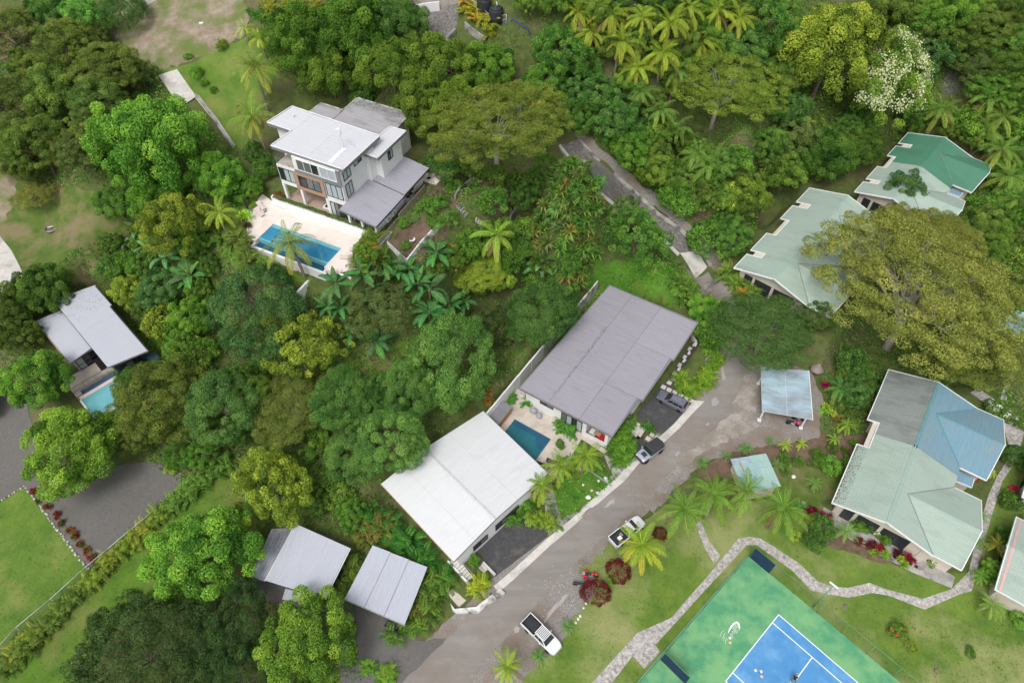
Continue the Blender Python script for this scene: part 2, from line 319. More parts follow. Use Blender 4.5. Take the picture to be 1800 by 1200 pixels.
mat('wood_fence', (.24,.19,.155), (.33,.27,.225), 3, .85, .3, 12)
mat('wood_floor', (.38,.27,.21), (.46,.34,.27), 2, .7)
mat('white_metal', (.75,.75,.76), None, rough=.4)
mat('grey_metal', (.30,.31,.32), (.38,.39,.40), 2, .45, metal=.3)
mat('black_plastic', (.028,.03,.034), (.045,.047,.052), 2, .55)
mat('rubber', (.018,.018,.018), None, rough=.9)
mat('chrome', (.6,.6,.62), None, rough=.25, metal=.9)
mat('bark', (.13,.10,.075), (.23,.19,.15), 3, .95, .5, 8)
mat('bark_pale', (.30,.27,.225), (.44,.41,.36), 3, .95, .4, 8)
mat('bark_palm', (.20,.16,.12), (.30,.25,.20), 4, .95, .4, 10)
mat('white_stone', (.62,.61,.59), (.78,.77,.75), 3, .9, .4, 10)
mat('rock', (.23,.19,.17), (.34,.29,.26), 1.2, .95, .5, 5)
mat('court_green', (.075,.28,.145), (.115,.34,.165), .6, .85, .1, 20, c3=(.18,.40,.18), s3=.3, k3=.5, detail=10)
mat('court_blue', (.065,.24,.50), (.095,.29,.56), .45, .85, .08, 20, c3=(.15,.35,.59), s3=.35, k3=.56, detail=10)
mat('line_white', (.72,.74,.74), (.80,.82,.82), 2, .8)
mat('wind_screen', (.012,.035,.075), (.02,.05,.10), 1.5, .8, .2, 12)
mat('fence_green', (.10,.27,.16), (.16,.34,.22), 2, .6)
glassmat('glass_dark', (.03,.035,.04)); glassmat('glass_curtain', (.42,.47,.49), .12); glassmat('glass_mid', (.14,.15,.15), .1); glassmat('car_glass', (.02,.027,.027), .06)
leafmat('leaf'); leafmat('frond', .26, .6, .12); leafmat('flower', .2, .7, .1)
def watermat(name, c1, c2, rough=.03, sc=1.2):
    m = mat(name, c1, c2, .35, rough, .06, sc, spec=.5); return m
watermat('water_blue', (.025,.21,.36), (.04,.26,.42)); watermat('water_teal', (.012,.115,.15), (.022,.155,.185)); watermat('water_pale', (.13,.42,.47), (.20,.50,.54)); watermat('water_deep', (.012,.075,.135), (.02,.105,.17))
# see-through chain link, too fine to build wire by wire
def meshmat(name, c, a):
    m, N, L, b = nmat(name); b.inputs['Base Color'].default_value = (*c, 1); b.inputs['Roughness'].default_value = .7
    tr = N.new('ShaderNodeBsdfTransparent'); ms = N.new('ShaderNodeMixShader'); ms.inputs[0].default_value = a
    L.new(tr.outputs[0], ms.inputs[1]); L.new(b.outputs[0], ms.inputs[2]); L.new(ms.outputs[0], N['Material Output'].inputs['Surface'])
meshmat('chain_link', (.07,.14,.09), .12); meshmat('chain_grey', (.25,.26,.26), .25)
def cobblemat(name, c1, c2, cj, sc, off=.5, ratio=2.0, deg=0.0, patch=None):
    """small set stones, too small to tell apart one by one"""
    m, N, L, b = nmat(name); b.inputs['Roughness'].default_value = .95
    g = N.new('ShaderNodeNewGeometry'); mp = N.new('ShaderNodeMapping'); mp.inputs['Rotation'].default_value = (0, 0, rad(-deg)); L.new(g.outputs['Position'], mp.inputs['Vector'])
    br = N.new('ShaderNodeTexBrick'); br.inputs['Scale'].default_value = sc; br.inputs['Mortar Size'].default_value = .035; br.inputs['Brick Width'].default_value = .25 * ratio; br.inputs['Row Height'].default_value = .25
    br.inputs['Color1'].default_value = (*c1, 1); br.inputs['Color2'].default_value = (*c2, 1); br.inputs['Mortar'].default_value = (*cj, 1); L.new(mp.outputs[0], br.inputs['Vector'])
    t = N.new('ShaderNodeTexNoise'); t.inputs['Scale'].default_value = 2.2; t.inputs['Detail'].default_value = 6; t.inputs['Roughness'].default_value = .75; L.new(g.outputs['Position'], t.inputs['Vector'])
    r = N.new('ShaderNodeMapRange'); r.inputs['From Min'].default_value = .35; r.inputs['From Max'].default_value = .65; r.inputs['To Min'].default_value = .5; r.inputs['To Max'].default_value = 1.35; L.new(t.outputs['Fac'], r.inputs['Value'])
    mu = N.new('ShaderNodeMix'); mu.data_type = 'RGBA'; mu.blend_type = 'MULTIPLY'; mu.inputs['Factor'].default_value = 1; L.new(br.outputs['Color'], mu.inputs['A']); L.new(r.outputs[0], mu.inputs['B'])
    L.new(mu.outputs['Result'], b.inputs['Base Color'])
    bp = N.new('ShaderNodeBump'); bp.inputs['Strength'].default_value = .5; bp.inputs['Distance'].default_value = .04; L.new(br.outputs['Fac'], bp.inputs['Height']); bp.invert = True; L.new(bp.outputs[0], b.inputs['Normal'])
cobblemat('path_stone', (.47,.44,.415), (.64,.61,.58), (.24,.22,.20), 2.6, deg=-136.6)
cobblemat('road_cobble', (.20,.185,.175), (.27,.25,.235), (.10,.095,.09), 2.2, deg=30)

# ------------------------------------------------------------------ the hillside
nv = len(_gp); me = bpy.data.meshes.new('ground'); nx, ny = len(XS), len(YS)
me.vertices.add(nv); me.vertices.foreach_set('co', np.c_[_gp, _gz].astype(np.float32).ravel())
ii, jj = np.meshgrid(np.arange(nx - 1), np.arange(ny - 1)); a = (jj * nx + ii).ravel()
q = np.c_[a, a + 1, a + 1 + nx, a + nx].astype(np.int32)
me.loops.add(q.size); me.loops.foreach_set('vertex_index', q.ravel()); me.polygons.add(len(q)); me.polygons.foreach_set('loop_start', (np.arange(len(q)) * 4).astype(np.int32)); me.polygons.foreach_set('use_smooth', np.ones(len(q), bool))
me.update(); me.validate()
kind(obj('ground', me, 'forest_floor'), 'structure')

# lawns and bare ground
LAWN_R = [(880,1150),(930,1090),(985,1015),(1060,962),(1120,925),(1165,890),(1215,868),(1290,880),(1380,870),(1440,900),(1480,950),(1560,985),(1640,1010),(1705,1005),(1735,900),(1765,820),(1800,760),(1850,800),(1860,1240),(860,1240)]
LAWN_L = [(0,1190),(60,1115),(170,1010),(250,930),(330,860),(420,800),(500,790),(560,900),(470,920),(440,960),(330,1040),(240,1080),(160,1130),(110,1200)]
drape('lawn', gpl([(800,1260),(880,1150),(930,1090),(985,1015),(1060,962),(1120,925),(1165,890),(1215,868),(1290,880),(1380,870),(1440,900),(1480,950),(1560,985),(1640,1010),(1705,1005),(1735,900),(1765,820),(1800,760),(1850,800),(1860,1260)]), 'lawn_dry', .03, 2.0, .25)
drape('lawn', gpl([(1395,815),(1465,830),(1480,875),(1440,880),(1465,905),(1400,905),(1360,870)]), 'lawn_dark', .04, 1.5, .2)
drape('lawn', gpl([(-60,900),(0,882),(43,857),(100,930),(158,1003),(60,1100),(-20,1170),(-60,1200)]), 'lawn_fresh', .04, 2.0, .08)
drape('lawn', gpl([(-40,1200),(60,1115),(170,1010),(250,930),(330,860),(420,800),(500,790),(600,840),(640,880),(560,900),(470,920),(440,960),(330,1040),(240,1080),(160,1130),(110,1260),(-40,1260)]), 'lawn', .03, 2.0, .3)
drape('lawn', gpl([(-60,330),(0,300),(60,320),(150,330),(225,370),(225,400),(175,480),(110,500),(40,470),(0,430),(-60,420)]), 'lawn_dark', .03, 2.0, .4)
drape('lawn', gpl([(255,130),(330,112),(390,85),(440,62),(500,60),(490,110),(450,200),(430,265),(405,250),(370,200),(320,150)]), 'lawn_fresh', .03, 1.5, .2)
drape('lawn', gpl([(360,395),(405,360),(440,335),(462,350),(462,375),(430,420),(500,458),(560,485),(540,500),(470,490),(420,475),(380,440)]), 'lawn_fresh', .03, 1.2, .1)
drape('lawn', gpl([(600,640),(640,600),(720,590),(800,600),(760,650),(700,690),(620,680)]), 'lawn_dark', .03, 1.5, .3)
drape('lawn', gpl([(870,640),(905,620),(935,640),(900,670),(860,690)]), 'lawn_dark', .03, 1.0, .2)
drape('lawn', gpl([(220,590),(300,560),(360,600),(340,640),(290,650),(250,620)]), 'lawn', .03, 1.2, .3)
drape('grassy_slope', gpl([(985,600),(1010,555),(1050,505),(960,500),(960,470),(1040,440),(1120,450),(1190,480),(1225,520),(1190,540),(1130,535),(1075,503),(1050,520),(1000,585)]), 'slope_grass', .03, 1.0, .3)
drape('grassy_slope', gpl([(1560,190),(1600,165),(1650,175),(1700,160),(1660,130),(1740,110),(1730,200),(1640,215),(1570,240)]), 'lawn_dark', .03, 1.5, .3)
drape('dirt_lot', gpl([(185,45),(215,-20),(420,-20),(440,20),(430,62),(385,85),(335,110),(262,128),(215,110),(190,80)]), 'dirt_lot', .03, 1.5, .5)
drape('dirt_patch', gpl([(-60,270),(0,260),(30,320),(20,360),(0,400),(-60,400)]), 'dirt_lot', .045, 1.5, .4)
drape('dirt_patch', gpl([(0,55),(80,50),(85,60),(60,100),(0,110)]), 'soil', .03, 1.5, .4)
drape('dirt_patch', gpl([(1215,270),(1260,265),(1240,340),(1250,395),(1225,400),(1200,330)]), 'soil', .03, 1.0, .4)
drape('mulch_bed', gpl([(1290,790),(1390,770),(1440,765),(1520,760),(1525,795),(1480,815),(1400,812),(1300,835),(1240,850),(1225,830)]), 'soil', .035, 1.2, .3)
drape('lawn', gpl([(1240,850),(1300,832),(1400,812),(1395,870),(1300,885),(1225,870)]), 'lawn_dark', .035, 1.2, .3)
drape('garden_soil', gpl([(745,330),(800,318),(835,330),(800,385),(740,465),(700,470),(730,420),(770,370)]), 'soil', .035, 1.0, .2)
drape('garden_soil', gpl([(835,310),(870,320),(920,350),(900,420),(870,400),(840,345)]), 'soil', .035, 1.0, .2)
drape('flower_bed_soil', gpl([(1400,890),(1470,900),(1520,930),(1580,970),(1620,990),(1610,1005),(1540,985),(1470,965),(1420,950)]), 'soil', .045, 1.0, .2)

# yards and drives
drape('gravel_yard', gpl([(-60,700),(0,695),(40,690),(60,760),(110,850),(180,820),(260,810),(320,830),(318,850),(240,930),(162,1004),(100,930),(43,855),(0,880),(-60,900)]), 'gravel_yard', .05, 2.0, .1)
drape('gravel_drive', gpl([(440,1030),(470,1005),(560,1035),(600,1050),(720,1095),(735,1125),(790,1120),(760,1160),(700,1215),(640,1260),(600,1200),(590,1110),(480,1060)]), 'gravel_yard', .05, 1.5, .15)
drape('concrete_apron', gpl([(-40,420),(0,415),(20,440),(38,475),(40,500),(15,525),(-40,530)]), 'concrete', .05, 1.5)
drape('concrete_path', gpl([(344,174),(350,169),(384,212),(415,258),(410,262),(378,216)]), 'concrete', .2, .8)
drape('white_slab', gpl([(279,135),(312,124),(346,172),(318,190)]), 'concrete', .25, 1.2)
# asphalt road and its surroundings
RL = [(640,1260),(700,1205),(760,1148),(828,1080),(868,1044),(900,1018),(960,962),(1000,930),(1060,876),(1095,846),(1123,817),(1165,776),(1222,712),(1248,672),(1262,630),(1262,580),(1248,535),(1228,500),(1222,488)]
RR = [(780,1260),(812,1205),(880,1130),(925,1082),(985,1012),(1050,955),(1075,930),(1130,885),(1180,828),(1232,775),(1275,735),(1302,690),(1316,645),(1310,600),(1295,560),(1280,520),(1262,490),(1245,478)]
drape('gravel_apron', gpl([(1300,690),(1318,645),(1345,635),(1425,650),(1448,700),(1438,768),(1360,782),(1290,794),(1235,814),(1200,845),(1150,900),(1130,890),(1180,828),(1232,775),(1275,735)]), 'gravel', .05, 1.2, .3)
drape('gravel_verge', gpl([(985,1012),(1040,1005),(1045,1045),(1010,1080),(1000,1110),(985,1140),(930,1180),(880,1260),(780,1260),(880,1130),(925,1082)]), 'gravel', .05, 1.2, .3)
drape('road_base', gpl([(x - 16, y - 14) for x, y in RL]) + gpl([(x + 14, y + 10) for x, y in RR])[::-1], 'gravel', .04, 1.5, .3)
drape('road', gpl(RL) + gpl(RR)[::-1], 'asphalt', .07, 1.5, .12)
drape('chalk_gravel', gpl([(1316,645),(1345,640),(1348,690),(1318,735),(1335,750),(1300,765),(1245,790),(1215,808),(1190,832),(1180,828),(1232,775),(1275,735),(1302,690)]), 'gravel_pale', .085, 1.0, .35)
drape('cobbled_road', ribbon([(985,255),(1012,290),(1045,330),(1085,360),(1120,385),(1160,410),(1195,445),(1222,487)], [(1015,245),(1045,280),(1085,315),(1120,345),(1150,378),(1190,405),(1225,440),(1245,470)]), 'road_cobble', .06, 1.0)
drape('concrete_ramp', gpl([(1195,445),(1222,490),(1243,470),(1225,440)]), 'concrete', .09, .8)
drape('rubble_bank', ribbon([(1010,240),(1045,272),(1090,312),(1130,345),(1165,375),(1200,405),(1235,440),(1262,480)], [(1020,232),(1065,270),(1110,305),(1150,340),(1185,372),(1225,405),(1258,435),(1290,470)]), 'gravel', .035, .8, .25)
drape('cobbled_drive', gpl([(735,20),(790,10),(810,5),(800,60),(786,80),(800,90),(770,85),(745,55)]), 'road_cobble', .06, .8)
drape('cobbled_yard', gpl([(720,0),(735,-30),(830,-30),(812,5),(790,12),(770,22),(735,25)]), 'gravel', .05, 1.0)
drape('gravel_track', gpl([(1655,150),(1665,120),(1680,125),(1690,165),(1660,165)]), 'gravel_yard', .05, 1.0, .15)
for q in [[(1250,704),(1258,698),(1264,706),(1258,714),(1252,714)], [(1268,642),(1272,641),(1272,655),(1275,668),(1269,667)], [(1186,800),(1192,793),(1195,796),(1190,804)], [(1236,505),(1242,496),(1249,500),(1250,512),(1241,515)], [(1232,512),(1236,514),(1234,519)], [(1258,553),(1263,545),(1266,556),(1260,562)], [(963,1078),(978,1060),(994,1044),(1000,1043),(986,1062),(966,1084),(955,1096)], [(903,1104),(910,1098),(914,1104),(912,1112),(906,1112)], [(1240,745),(1245,742),(1247,747),(1242,749)], [(1060,893),(1072,880),(1078,877),(1080,884),(1068,892)]]:
    drape('road_patch', gpl(q), 'asphalt_pale', .09, .6, .1, seg=.4)
# kerbs: low concrete bands with a real step
def kerb(name, a, b, h=.12, m='concrete'):
    A, B = gpl(a), gpl(b); mb = MB(); n = len(A)
    V = []
    for p_, q_ in zip(A, B):
        z0 = hgt(*p_) + .02; z1 = hgt(*q_) + .02; V += [(p_[0], p_[1], z0 - .4), (p_[0], p_[1], z0 + h), (q_[0], q_[1], z1 + h), (q_[0], q_[1], z1 - .4)]
    Fc = []
    for i in range(n - 1):
        o = i * 4; Fc += [(o, o + 1, o + 5, o + 4), (o + 1, o + 2, o + 6, o + 5), (o + 2, o + 3, o + 7, o + 6)]
    Fc += [(0, 3, 2, 1), ((n - 1) * 4, (n - 1) * 4 + 1, (n - 1) * 4 + 2, (n - 1) * 4 + 3)]
    mb.add(V, Fc); return kind(mb.build(name, m), 'structure')
kerb('kerb', [(868,1030),(900,1003),(960,948),(1000,916),(1058,862),(1088,836)], [(876,1042),(908,1014),(966,960),(1006,926),(1066,872),(1098,845)])
kerb('kerb', [(1088,836),(1112,806),(1122,797)], [(1098,845),(1122,816),(1132,806)], .1)
kerb('kerb', [(1155,772),(1185,745),(1205,722),(1220,704)], [(1166,779),(1196,751),(1217,727),(1238,706)])
kerb('kerb', [(985,255),(1012,290),(1045,330),(1085,362),(1120,387),(1160,412),(1195,447)], [(982,258),(1008,293),(1041,333),(1082,366),(1117,391),(1156,416),(1191,451)], .2)
kerb('kerb', [(1015,245),(1045,280),(1085,315),(1120,345),(1152,378),(1192,405),(1228,440),(1247,470)], [(1018,243),(1049,278),(1089,312),(1124,342),(1157,374),(1197,402),(1233,437),(1252,467)], .2, 'concrete_old')
# stone paths round the court
PATHP = ribbon([(1000,1245),(1040,1200),(1120,1112),(1180,1085),(1210,1050),(1250,1005),(1298,946),(1316,943),(1337,946),(1362,962),(1402,988),(1438,1022),(1462,1030),(1490,1033),(1528,1024),(1560,1036),(1622,1052),(1672,1035),(1702,1005),(1720,930),(1737,870),(1752,838),(1775,800)],
                          [(1040,1245),(1075,1200),(1112,1152),(1132,1175),(1160,1145),(1152,1133),(1200,1080),(1255,1020),(1312,958),(1320,958),(1330,958),(1352,974),(1392,1002),(1426,1038),(1455,1044),(1492,1050),(1534,1042),(1560,1046),(1625,1071),(1682,1046),(1708,1038),(1730,950),(1748,890),(1762,845),(1790,805)]); drape('stone_path', PATHP, 'path_stone', .06, 1.0)
drape('stone_path', gpl([(1222,920),(1232,915),(1246,950),(1266,976),(1256,992),(1238,962)]), 'path_stone', .065, .8)
drape('stone_path', gpl([(1758,700),(1770,665),(1785,660),(1770,690),(1768,720),(1800,760),(1790,800),(1775,790),(1765,745)]), 'path_stone', .06, 1.0)
drape('stone_path', gpl([(1705,690),(1720,682),(1745,700),(1760,715),(1752,725),(1730,708)]), 'path_stone', .06, 1.0)
# tennis court, painted surface and lines
def sheet(F, name, u0, u1, v0, v1, z, m):
    P = F.rect(u0, u1, v0, v1); mb = MB(); mb.add([(p[0], p[1], F.z + z) for p in P], [(0, 1, 2, 3)]); o = mb.build(name, m); return kind(o, 'structure')
sheet(F_CT, 'court_apron', -3.6, 22, -6.75, 31, .07, 'court_green'); sheet(F_CT, 'court_surface', 0, 10.97, 0, 23.77, .076, 'court_blue')
_lw = .06
for u0, u1, v0, v1 in [(-_lw, 10.97 + _lw, -_lw, _lw), (-_lw, _lw, _lw, 23.7), (10.97 - _lw, 10.97 + _lw, _lw, 23.7), (1.37 - _lw, 1.37 + _lw, _lw, 23.7), (9.6 - _lw, 9.6 + _lw, _lw, 23.7), (1.37 + _lw, 9.6 - _lw, 5.485 - _lw, 5.485 + _lw), (5.425, 5.545, 5.485 + _lw, 18.2)]:
    sheet(F_CT, 'court_line', u0, u1, v0, v1, .08, 'line_white')
# ------------------------------------------------------------------ roof sheets
mat('roof_seam', (.16,.15,.165), (.26,.25,.27), 2.5, .7, detail=8); mat('seam_pale', (.50,.51,.52), (.62,.63,.64), 2, .6)
roofmat('roof_white', (.59,.60,.61), (.655,.665,.675), -46.1 + 90, .28, .35, .5, stain=(.54,.55,.55), kst=.68, cross=.02)
roofmat('roof_grey', (.29,.275,.315), (.335,.32,.36), -33.3, .3, .3, .6, stain=(.255,.24,.265), kst=.64, cross=.05)
roofmat('roof_pale', (.55,.555,.585), (.61,.615,.645), -25.8, .6, .3, .5, stain=(.50,.50,.52), kst=.7, cross=.03)
roofmat('roof_back', (.32,.31,.32), (.42,.41,.43), -25.8, .5, .3, .6, stain=(.17,.165,.15), kst=.6)
roofmat('roof_annex', (.31,.305,.35), (.37,.365,.41), -25.8, .35, .5, .5, stain=(.27,.265,.295), kst=.65)
roofmat('roof_left', (.44,.455,.51), (.475,.49,.545), -44.8 + 90, .3, .5, .5, stain=(.41,.42,.46), kst=.68, cross=.03)
roofmat('roof_shed', (.42,.44,.505), (.455,.475,.54), -18 + 90, .3, .8, .45, stain=(.395,.41,.465), kst=.68, cross=.03)
roofmat('roof_lean', (.27,.28,.33), (.34,.35,.40), -15.5 + 90, .45, 1.0, .45, stain=(.2,.19,.2), kst=.58)
roofmat('roof_mint', (.315,.405,.345), (.37,.455,.39), 55.6 + 90, .28, .8, .55, stain=(.27,.33,.28), kst=.6, rows=.4)
roofmat('roof_green', (.065,.20,.125), (.085,.245,.155), 48.3 + 90, .28, .55, .55, stain=(.06,.17,.105), kst=.62, rows=.4)
roofmat('roof_weathered', (.20,.23,.222), (.27,.30,.288), 55.6 + 90, .28, .9, .6, stain=(.145,.16,.15), kst=.55, rows=.4)
roofmat('roof_blue', (.145,.265,.345), (.185,.315,.395), 55.6, .28, 1.0, .55, stain=(.19,.28,.31), kst=.54, rows=.4)
roofmat('roof_sky', (.34,.48,.56), (.42,.56,.64), -14, .28, .8, .5, stain=(.22,.235,.25), kst=.52, sst=.3, rows=.4)
roofmat('roof_aqua', (.30,.46,.42), (.38,.53,.48), -80, .3, .4, .6, stain=(.25,.42,.43), kst=.55)
mat('teal_cap', (.06,.27,.28), (.08,.32,.33), 1, .6); mat('mint_cap', (.24,.37,.31), (.30,.43,.36), 1, .6); mat('green_cap', (.06,.19,.12), (.08,.23,.15), 1, .6)
mat('pink_trim', (.54,.33,.31), (.60,.39,.36), 1, .7); mat('red_fabric', (.52,.02,.015), None, rough=.7); mat('grey_fabric', (.30,.31,.34), (.36,.37,.40), 3, .85)
mat('dark_opening', (.012,.012,.013), None, rough=.6); mat('pool_blue_tile', (.05,.10,.19), (.07,.13,.23), 2, .5)
mat('dark_blue_wall', (.03,.055,.09), (.045,.075,.115), 1, .8)

def win(par, face, a0, a1, z0, z1, d, glass, fr='dark_frame', bar=.07, lab=None):
    """a window in a wall of a building: frame as the part, each pane a sub-part. face: -v +u +v -u; glass: one material per pane"""
    out = -1 if face[0] == '-' else 1; n = len(glass); f = MB()
    def put(mb, p0, p1, q0, q1, e0, e1):
        lo, hi = sorted((d + out * e0, d + out * e1))
        if face[1] == 'v': mb.box(p0, p1, lo, hi, q0, q1)
        else: mb.box(lo, hi, p0, p1, q0, q1)
    put(f, a0 - bar, a1 + bar, z0 - bar, z0, .002, .09); put(f, a0 - bar, a1 + bar, z1, z1 + bar, .002, .09)
    st = (a1 - a0) / n
    for i in range(n + 1): put(f, a0 + st * i - (bar if i == 0 else bar / 2), a0 + st * i + (bar if i == n else bar / 2), z0, z1, .002, .085)
    fo = f.build('window', fr, par)
    if lab: fo['label'] = lab
    for i, g in enumerate(glass):
        m = MB(); put(m, a0 + st * i + bar / 2, a0 + st * (i + 1) - bar / 2, z0, z1, .004, .03); m.build('pane', g, fo)
    return fo
def slab(par, name, pts, z, th, m, rise=None):
    """flat or sloping roof plate; z number or per-corner list of top heights"""
    zz = z if hasattr(z, '__len__') else [z] * len(pts); mb = MB(); mb.prism(list(pts), [q - th for q in zz], zz); return mb.build(name, m, par)
def boards(par, name, pts, zs, m, h=.24, t=.07, closed=False, drop=.18):
    """fascia or gutter boards along a roof outline"""
    mb = MB(); n = len(pts)
    for i in range(n if closed else n - 1):
        a, b = np.array(pts[i], float), np.array(pts[(i + 1) % n], float); d = b - a; L_ = np.hypot(*d)
        if L_ < .05: continue
        nn = np.array([d[1], -d[0]]) / L_ * t / 2; e = d / L_ * t / 2; a2, b2 = a - e, b + e; za, zb = zs[i], zs[(i + 1) % n]
        V = [(*(a2 + nn), za - drop), (*(b2 + nn), zb - drop), (*(b2 - nn), zb - drop), (*(a2 - nn), za - drop), (*(a2 + nn), za - drop + h), (*(b2 + nn), zb - drop + h), (*(b2 - nn), zb - drop + h), (*(a2 - nn), za - drop + h)]
        mb.add(V, [(3,2,1,0),(4,5,6,7),(0,1,5,4),(1,2,6,5),(2,3,7,6),(3,0,4,7)])
    return mb.build(name, m, par)
def part(par, name, m, *boxes):
    mb = MB()
    for b in boxes: mb.box(*b)
    return mb.build(name, m, par)

# ------------------------------------------------------------------ three-storey house
H = at(F_H1, 'three_storey_house', 'white three-storey house with flat pale roofs above a blue pool', 'house')
part(H, 'wall', 'white_plaster', (0, 11.3, .02, 9.2, 3.1, 6.45), (3.3, 11.3, .02, 9.0, 6.45, 8.8), (8.1, 11.28, .03, 9.1, 0, 3.1), (0, 8.1, 3.8, 9.1, 0, 3.1), (-3.4, 0, 5.3, 9.2, 0, 8.8), (11.3, 12.0, 5.9, 7.3, 2.6, 8.3))
part(H, 'wall', 'white_plaster', (11.3, 13.1, 7.3, 12.6, 0, 7.55), (.8, 10, 9.2, 19.4, 0, 5.6), (-3.4, .8, 13.6, 16, 0, 5.6))
part(H, 'wall', 'white_plaster', (11.3, 16.4, -.1, 12.3, 0, 2.35))
for u in (.18, 3.4, 7.9): part(H, 'column', 'white_plaster', (u - .2, u + .2, 0, .4, 0, 3.1))
for u in (11.75, 13.9, 16.2): part(H, 'column', 'white_plaster', (u - .16, u + .16, -.55, -.2, 0, 2.6))
part(H, 'loggia_floor', 'wood_floor', (.0, 8.1, -.1, 3.8, -.3, .06))
part(H, 'balcony_floor', 'paving', (.1, 3.3, .1, 5.2, 6.46, 6.52))
part(H, 'grey_band', 'grey_trim', (3.35, 11.36, -.1, .019, 6.2, 6.62), (10.75, 11.36, -.1, .019, 6.62, 8.8))
part(H, 'wood_surround', 'wood_clad', (2.95, 3.6, -.16, .018, 3.2, 6.19), (7.5, 8.1, -.16, .018, 3.2, 6.19), (3.6, 7.5, -.16, .018, 5.75, 6.19), (3.6, 7.5, -.16, .018, 3.2, 3.75))
Gd, Gc, Gm = 'glass_dark', 'glass_curtain', 'glass_mid'
win(H, '-v', .25, 2.85, 3.95, 5.95, .02, [Gd, Gc, Gc]); win(H, '-v', 3.75, 7.35, 3.85, 5.65, .0, [Gd, Gm, Gm]); win(H, '-v', 8.35, 11.05, 3.75, 5.95, .02, [Gc, Gc, Gc])
win(H, '-v', 4.0, 7.7, 6.8, 8.5, .02, [Gm, Gm, Gd], 'white_trim'); win(H, '-v', 8.0, 10.55, 6.8, 8.5, .02, [Gc, Gc], 'white_trim')
win(H, '+u', .7, 2.3, 6.7, 8.55, 11.3, [Gc, Gc]); win(H, '+u', 3.4, 5.1, 7.4, 8.6, 11.3, [Gc, Gd]); win(H, '+u', .7, 2.1, 3.8, 5.9, 11.3, [Gc, Gc]); win(H, '+u', 9.0, 10.1, 5.3, 7.2, 13.1, [Gd, Gc])
win(H, '-v', 8.4, 11.2, .1, 2.6, .03, [Gc, Gm, Gd, Gd]); win(H, '-v', 12.0, 13.7, .1, 2.3, -.1, [Gm, Gd, Gm]); win(H, '-v', 14.1, 16.1, .1, 2.3, -.1, [Gm, Gd, Gm]); win(H, '-u', 6, 8, 4, 6, -3.4, [Gc, Gc])
win(H, '+u', 8.4, 9.6, .9, 2.1, 16.4, [Gd], 'wood_orange', lab='small window in an orange wooden frame')
rail = MB()
for z in (6.9, 7.2, 7.5): rail.tube([(.05, 5.2, z), (.05, .08, z), (3.25, .08, z)], .028, 5)
for u, v in [(.05, 5.2), (.05, 3.6), (.05, 2), (.05, .1), (1.1, .08), (2.2, .08), (3.25, .08)]: rail.tube([(u, v, 6.5), (u, v, 7.55)], .03, 5)
rail.build('balcony_railing', 'grey_metal', H)
MR = [(-.2, .25), (12.1, .1), (12.3, 8.9), (-3.6, 9.6), (-4.3, 4.6), (.2, 4.45)]
slab(H, 'roof', MR, 9.25, .5, 'grey_trim')
for p in ([(-.05, .4), (6, .33), (6, 9.05), (.35, 9.2), (.35, 4.6)], [(6.02, .33), (11.95, .25), (12.15, 8.75), (6.02, 9.04)], [(-4.1, 4.75), (.33, 4.6), (.33, 9.25), (-3.45, 9.45)]): slab(H, 'roof_sheet', p, 9.29, .035, 'roof_pale')
boards(H, 'roof_edging', MR, [9.3] * 6, 'white_trim', .12, .12, True, .05)
part(H, 'roof_walkway', 'white_metal', (9.2, 9.9, .6, 4.2, 9.295, 9.34))
RB = [(10.85, 5.85), (13.75, 5.7), (13.95, 13.1), (11.2, 13.0)]
slab(H, 'roof', RB, 8.0, .5, 'grey_trim'); slab(H, 'roof_sheet', [(11, 6), (13.6, 5.87), (13.8, 12.95), (11.3, 12.85)], 8.04, .035, 'roof_pale'); boards(H, 'roof_edging', RB, [8.05] * 4, 'white_trim', .12, .12, True, .05)
for p in ([(.3, 9.3), (10.8, 9.3), (10.3, 19.9), (.3, 20.1)], [(-4.2, 13.3), (.25, 13.3), (.25, 16.2), (-4.0, 16.3)]):
    slab(H, 'roof', p, 5.98, .4, 'grey_trim'); c_ = np.mean(p, 0); slab(H, 'roof_sheet', [tuple(c_ + (np.array(q) - c_) * .97) for q in p], 6.02, .035, 'roof_back'); boards(H, 'roof_edging', p, [6.03] * 4, 'wall_dirty', .12, .12, True, .05)
for v0, v1, dz in ((-1.65, 5.95, 0), (6.05, 13.1, .12)): slab(H, 'lower_roof', [(11.35, v0), (17.35, v0 - .1), (17.4, v1 - .2), (11.35, v1)], [3.45 + dz, 2.6 + dz, 2.6 + dz, 3.45 + dz], .14, 'roof_annex')
boards(H, 'gutter', [(17.42, -1.75), (17.45, 12.9)], [2.6, 2.68], 'dark_frame', .16, .1)
boards(H, 'lower_fascia', [(11.35, -1.72), (17.35, -1.82)], [3.45, 2.6], 'grey_trim', .24, .08)
part(H, 'balcony_table', 'grey_metal', (2.2, 3.0, 1.2, 2.2, 6.95, 7.0), (2.55, 2.65, 1.65, 1.75, 6.52, 6.95))
o = thing('antenna_mast', 'thin white antenna mast with a small dish and guy wires on the pale flat roof', 'antenna', (*F_H1.p(9.3, 4.4), 29.3), F_H1.deg)
m_ = MB(); m_.tube([(0, 0, -.02), (0, 0, 3.6)], .035, 6); m_.build('mast', 'white_metal', o)
m_ = MB(); m_.lathe([(.02, -.06), (.2, 0), (.3, .1), (.27, .1), (.02, -.02)], 12, (-.2, -.25, 2.9)); m_.build('dish', 'white_metal', o)
for q in ((1.4, .7), (-1.6, .9), (.6, -1.9)): m_ = MB(); m_.tube([(0, 0, 2.4), (q[0], q[1], 0)], .012, 4); m_.build('guy_wire', 'grey_metal', o)
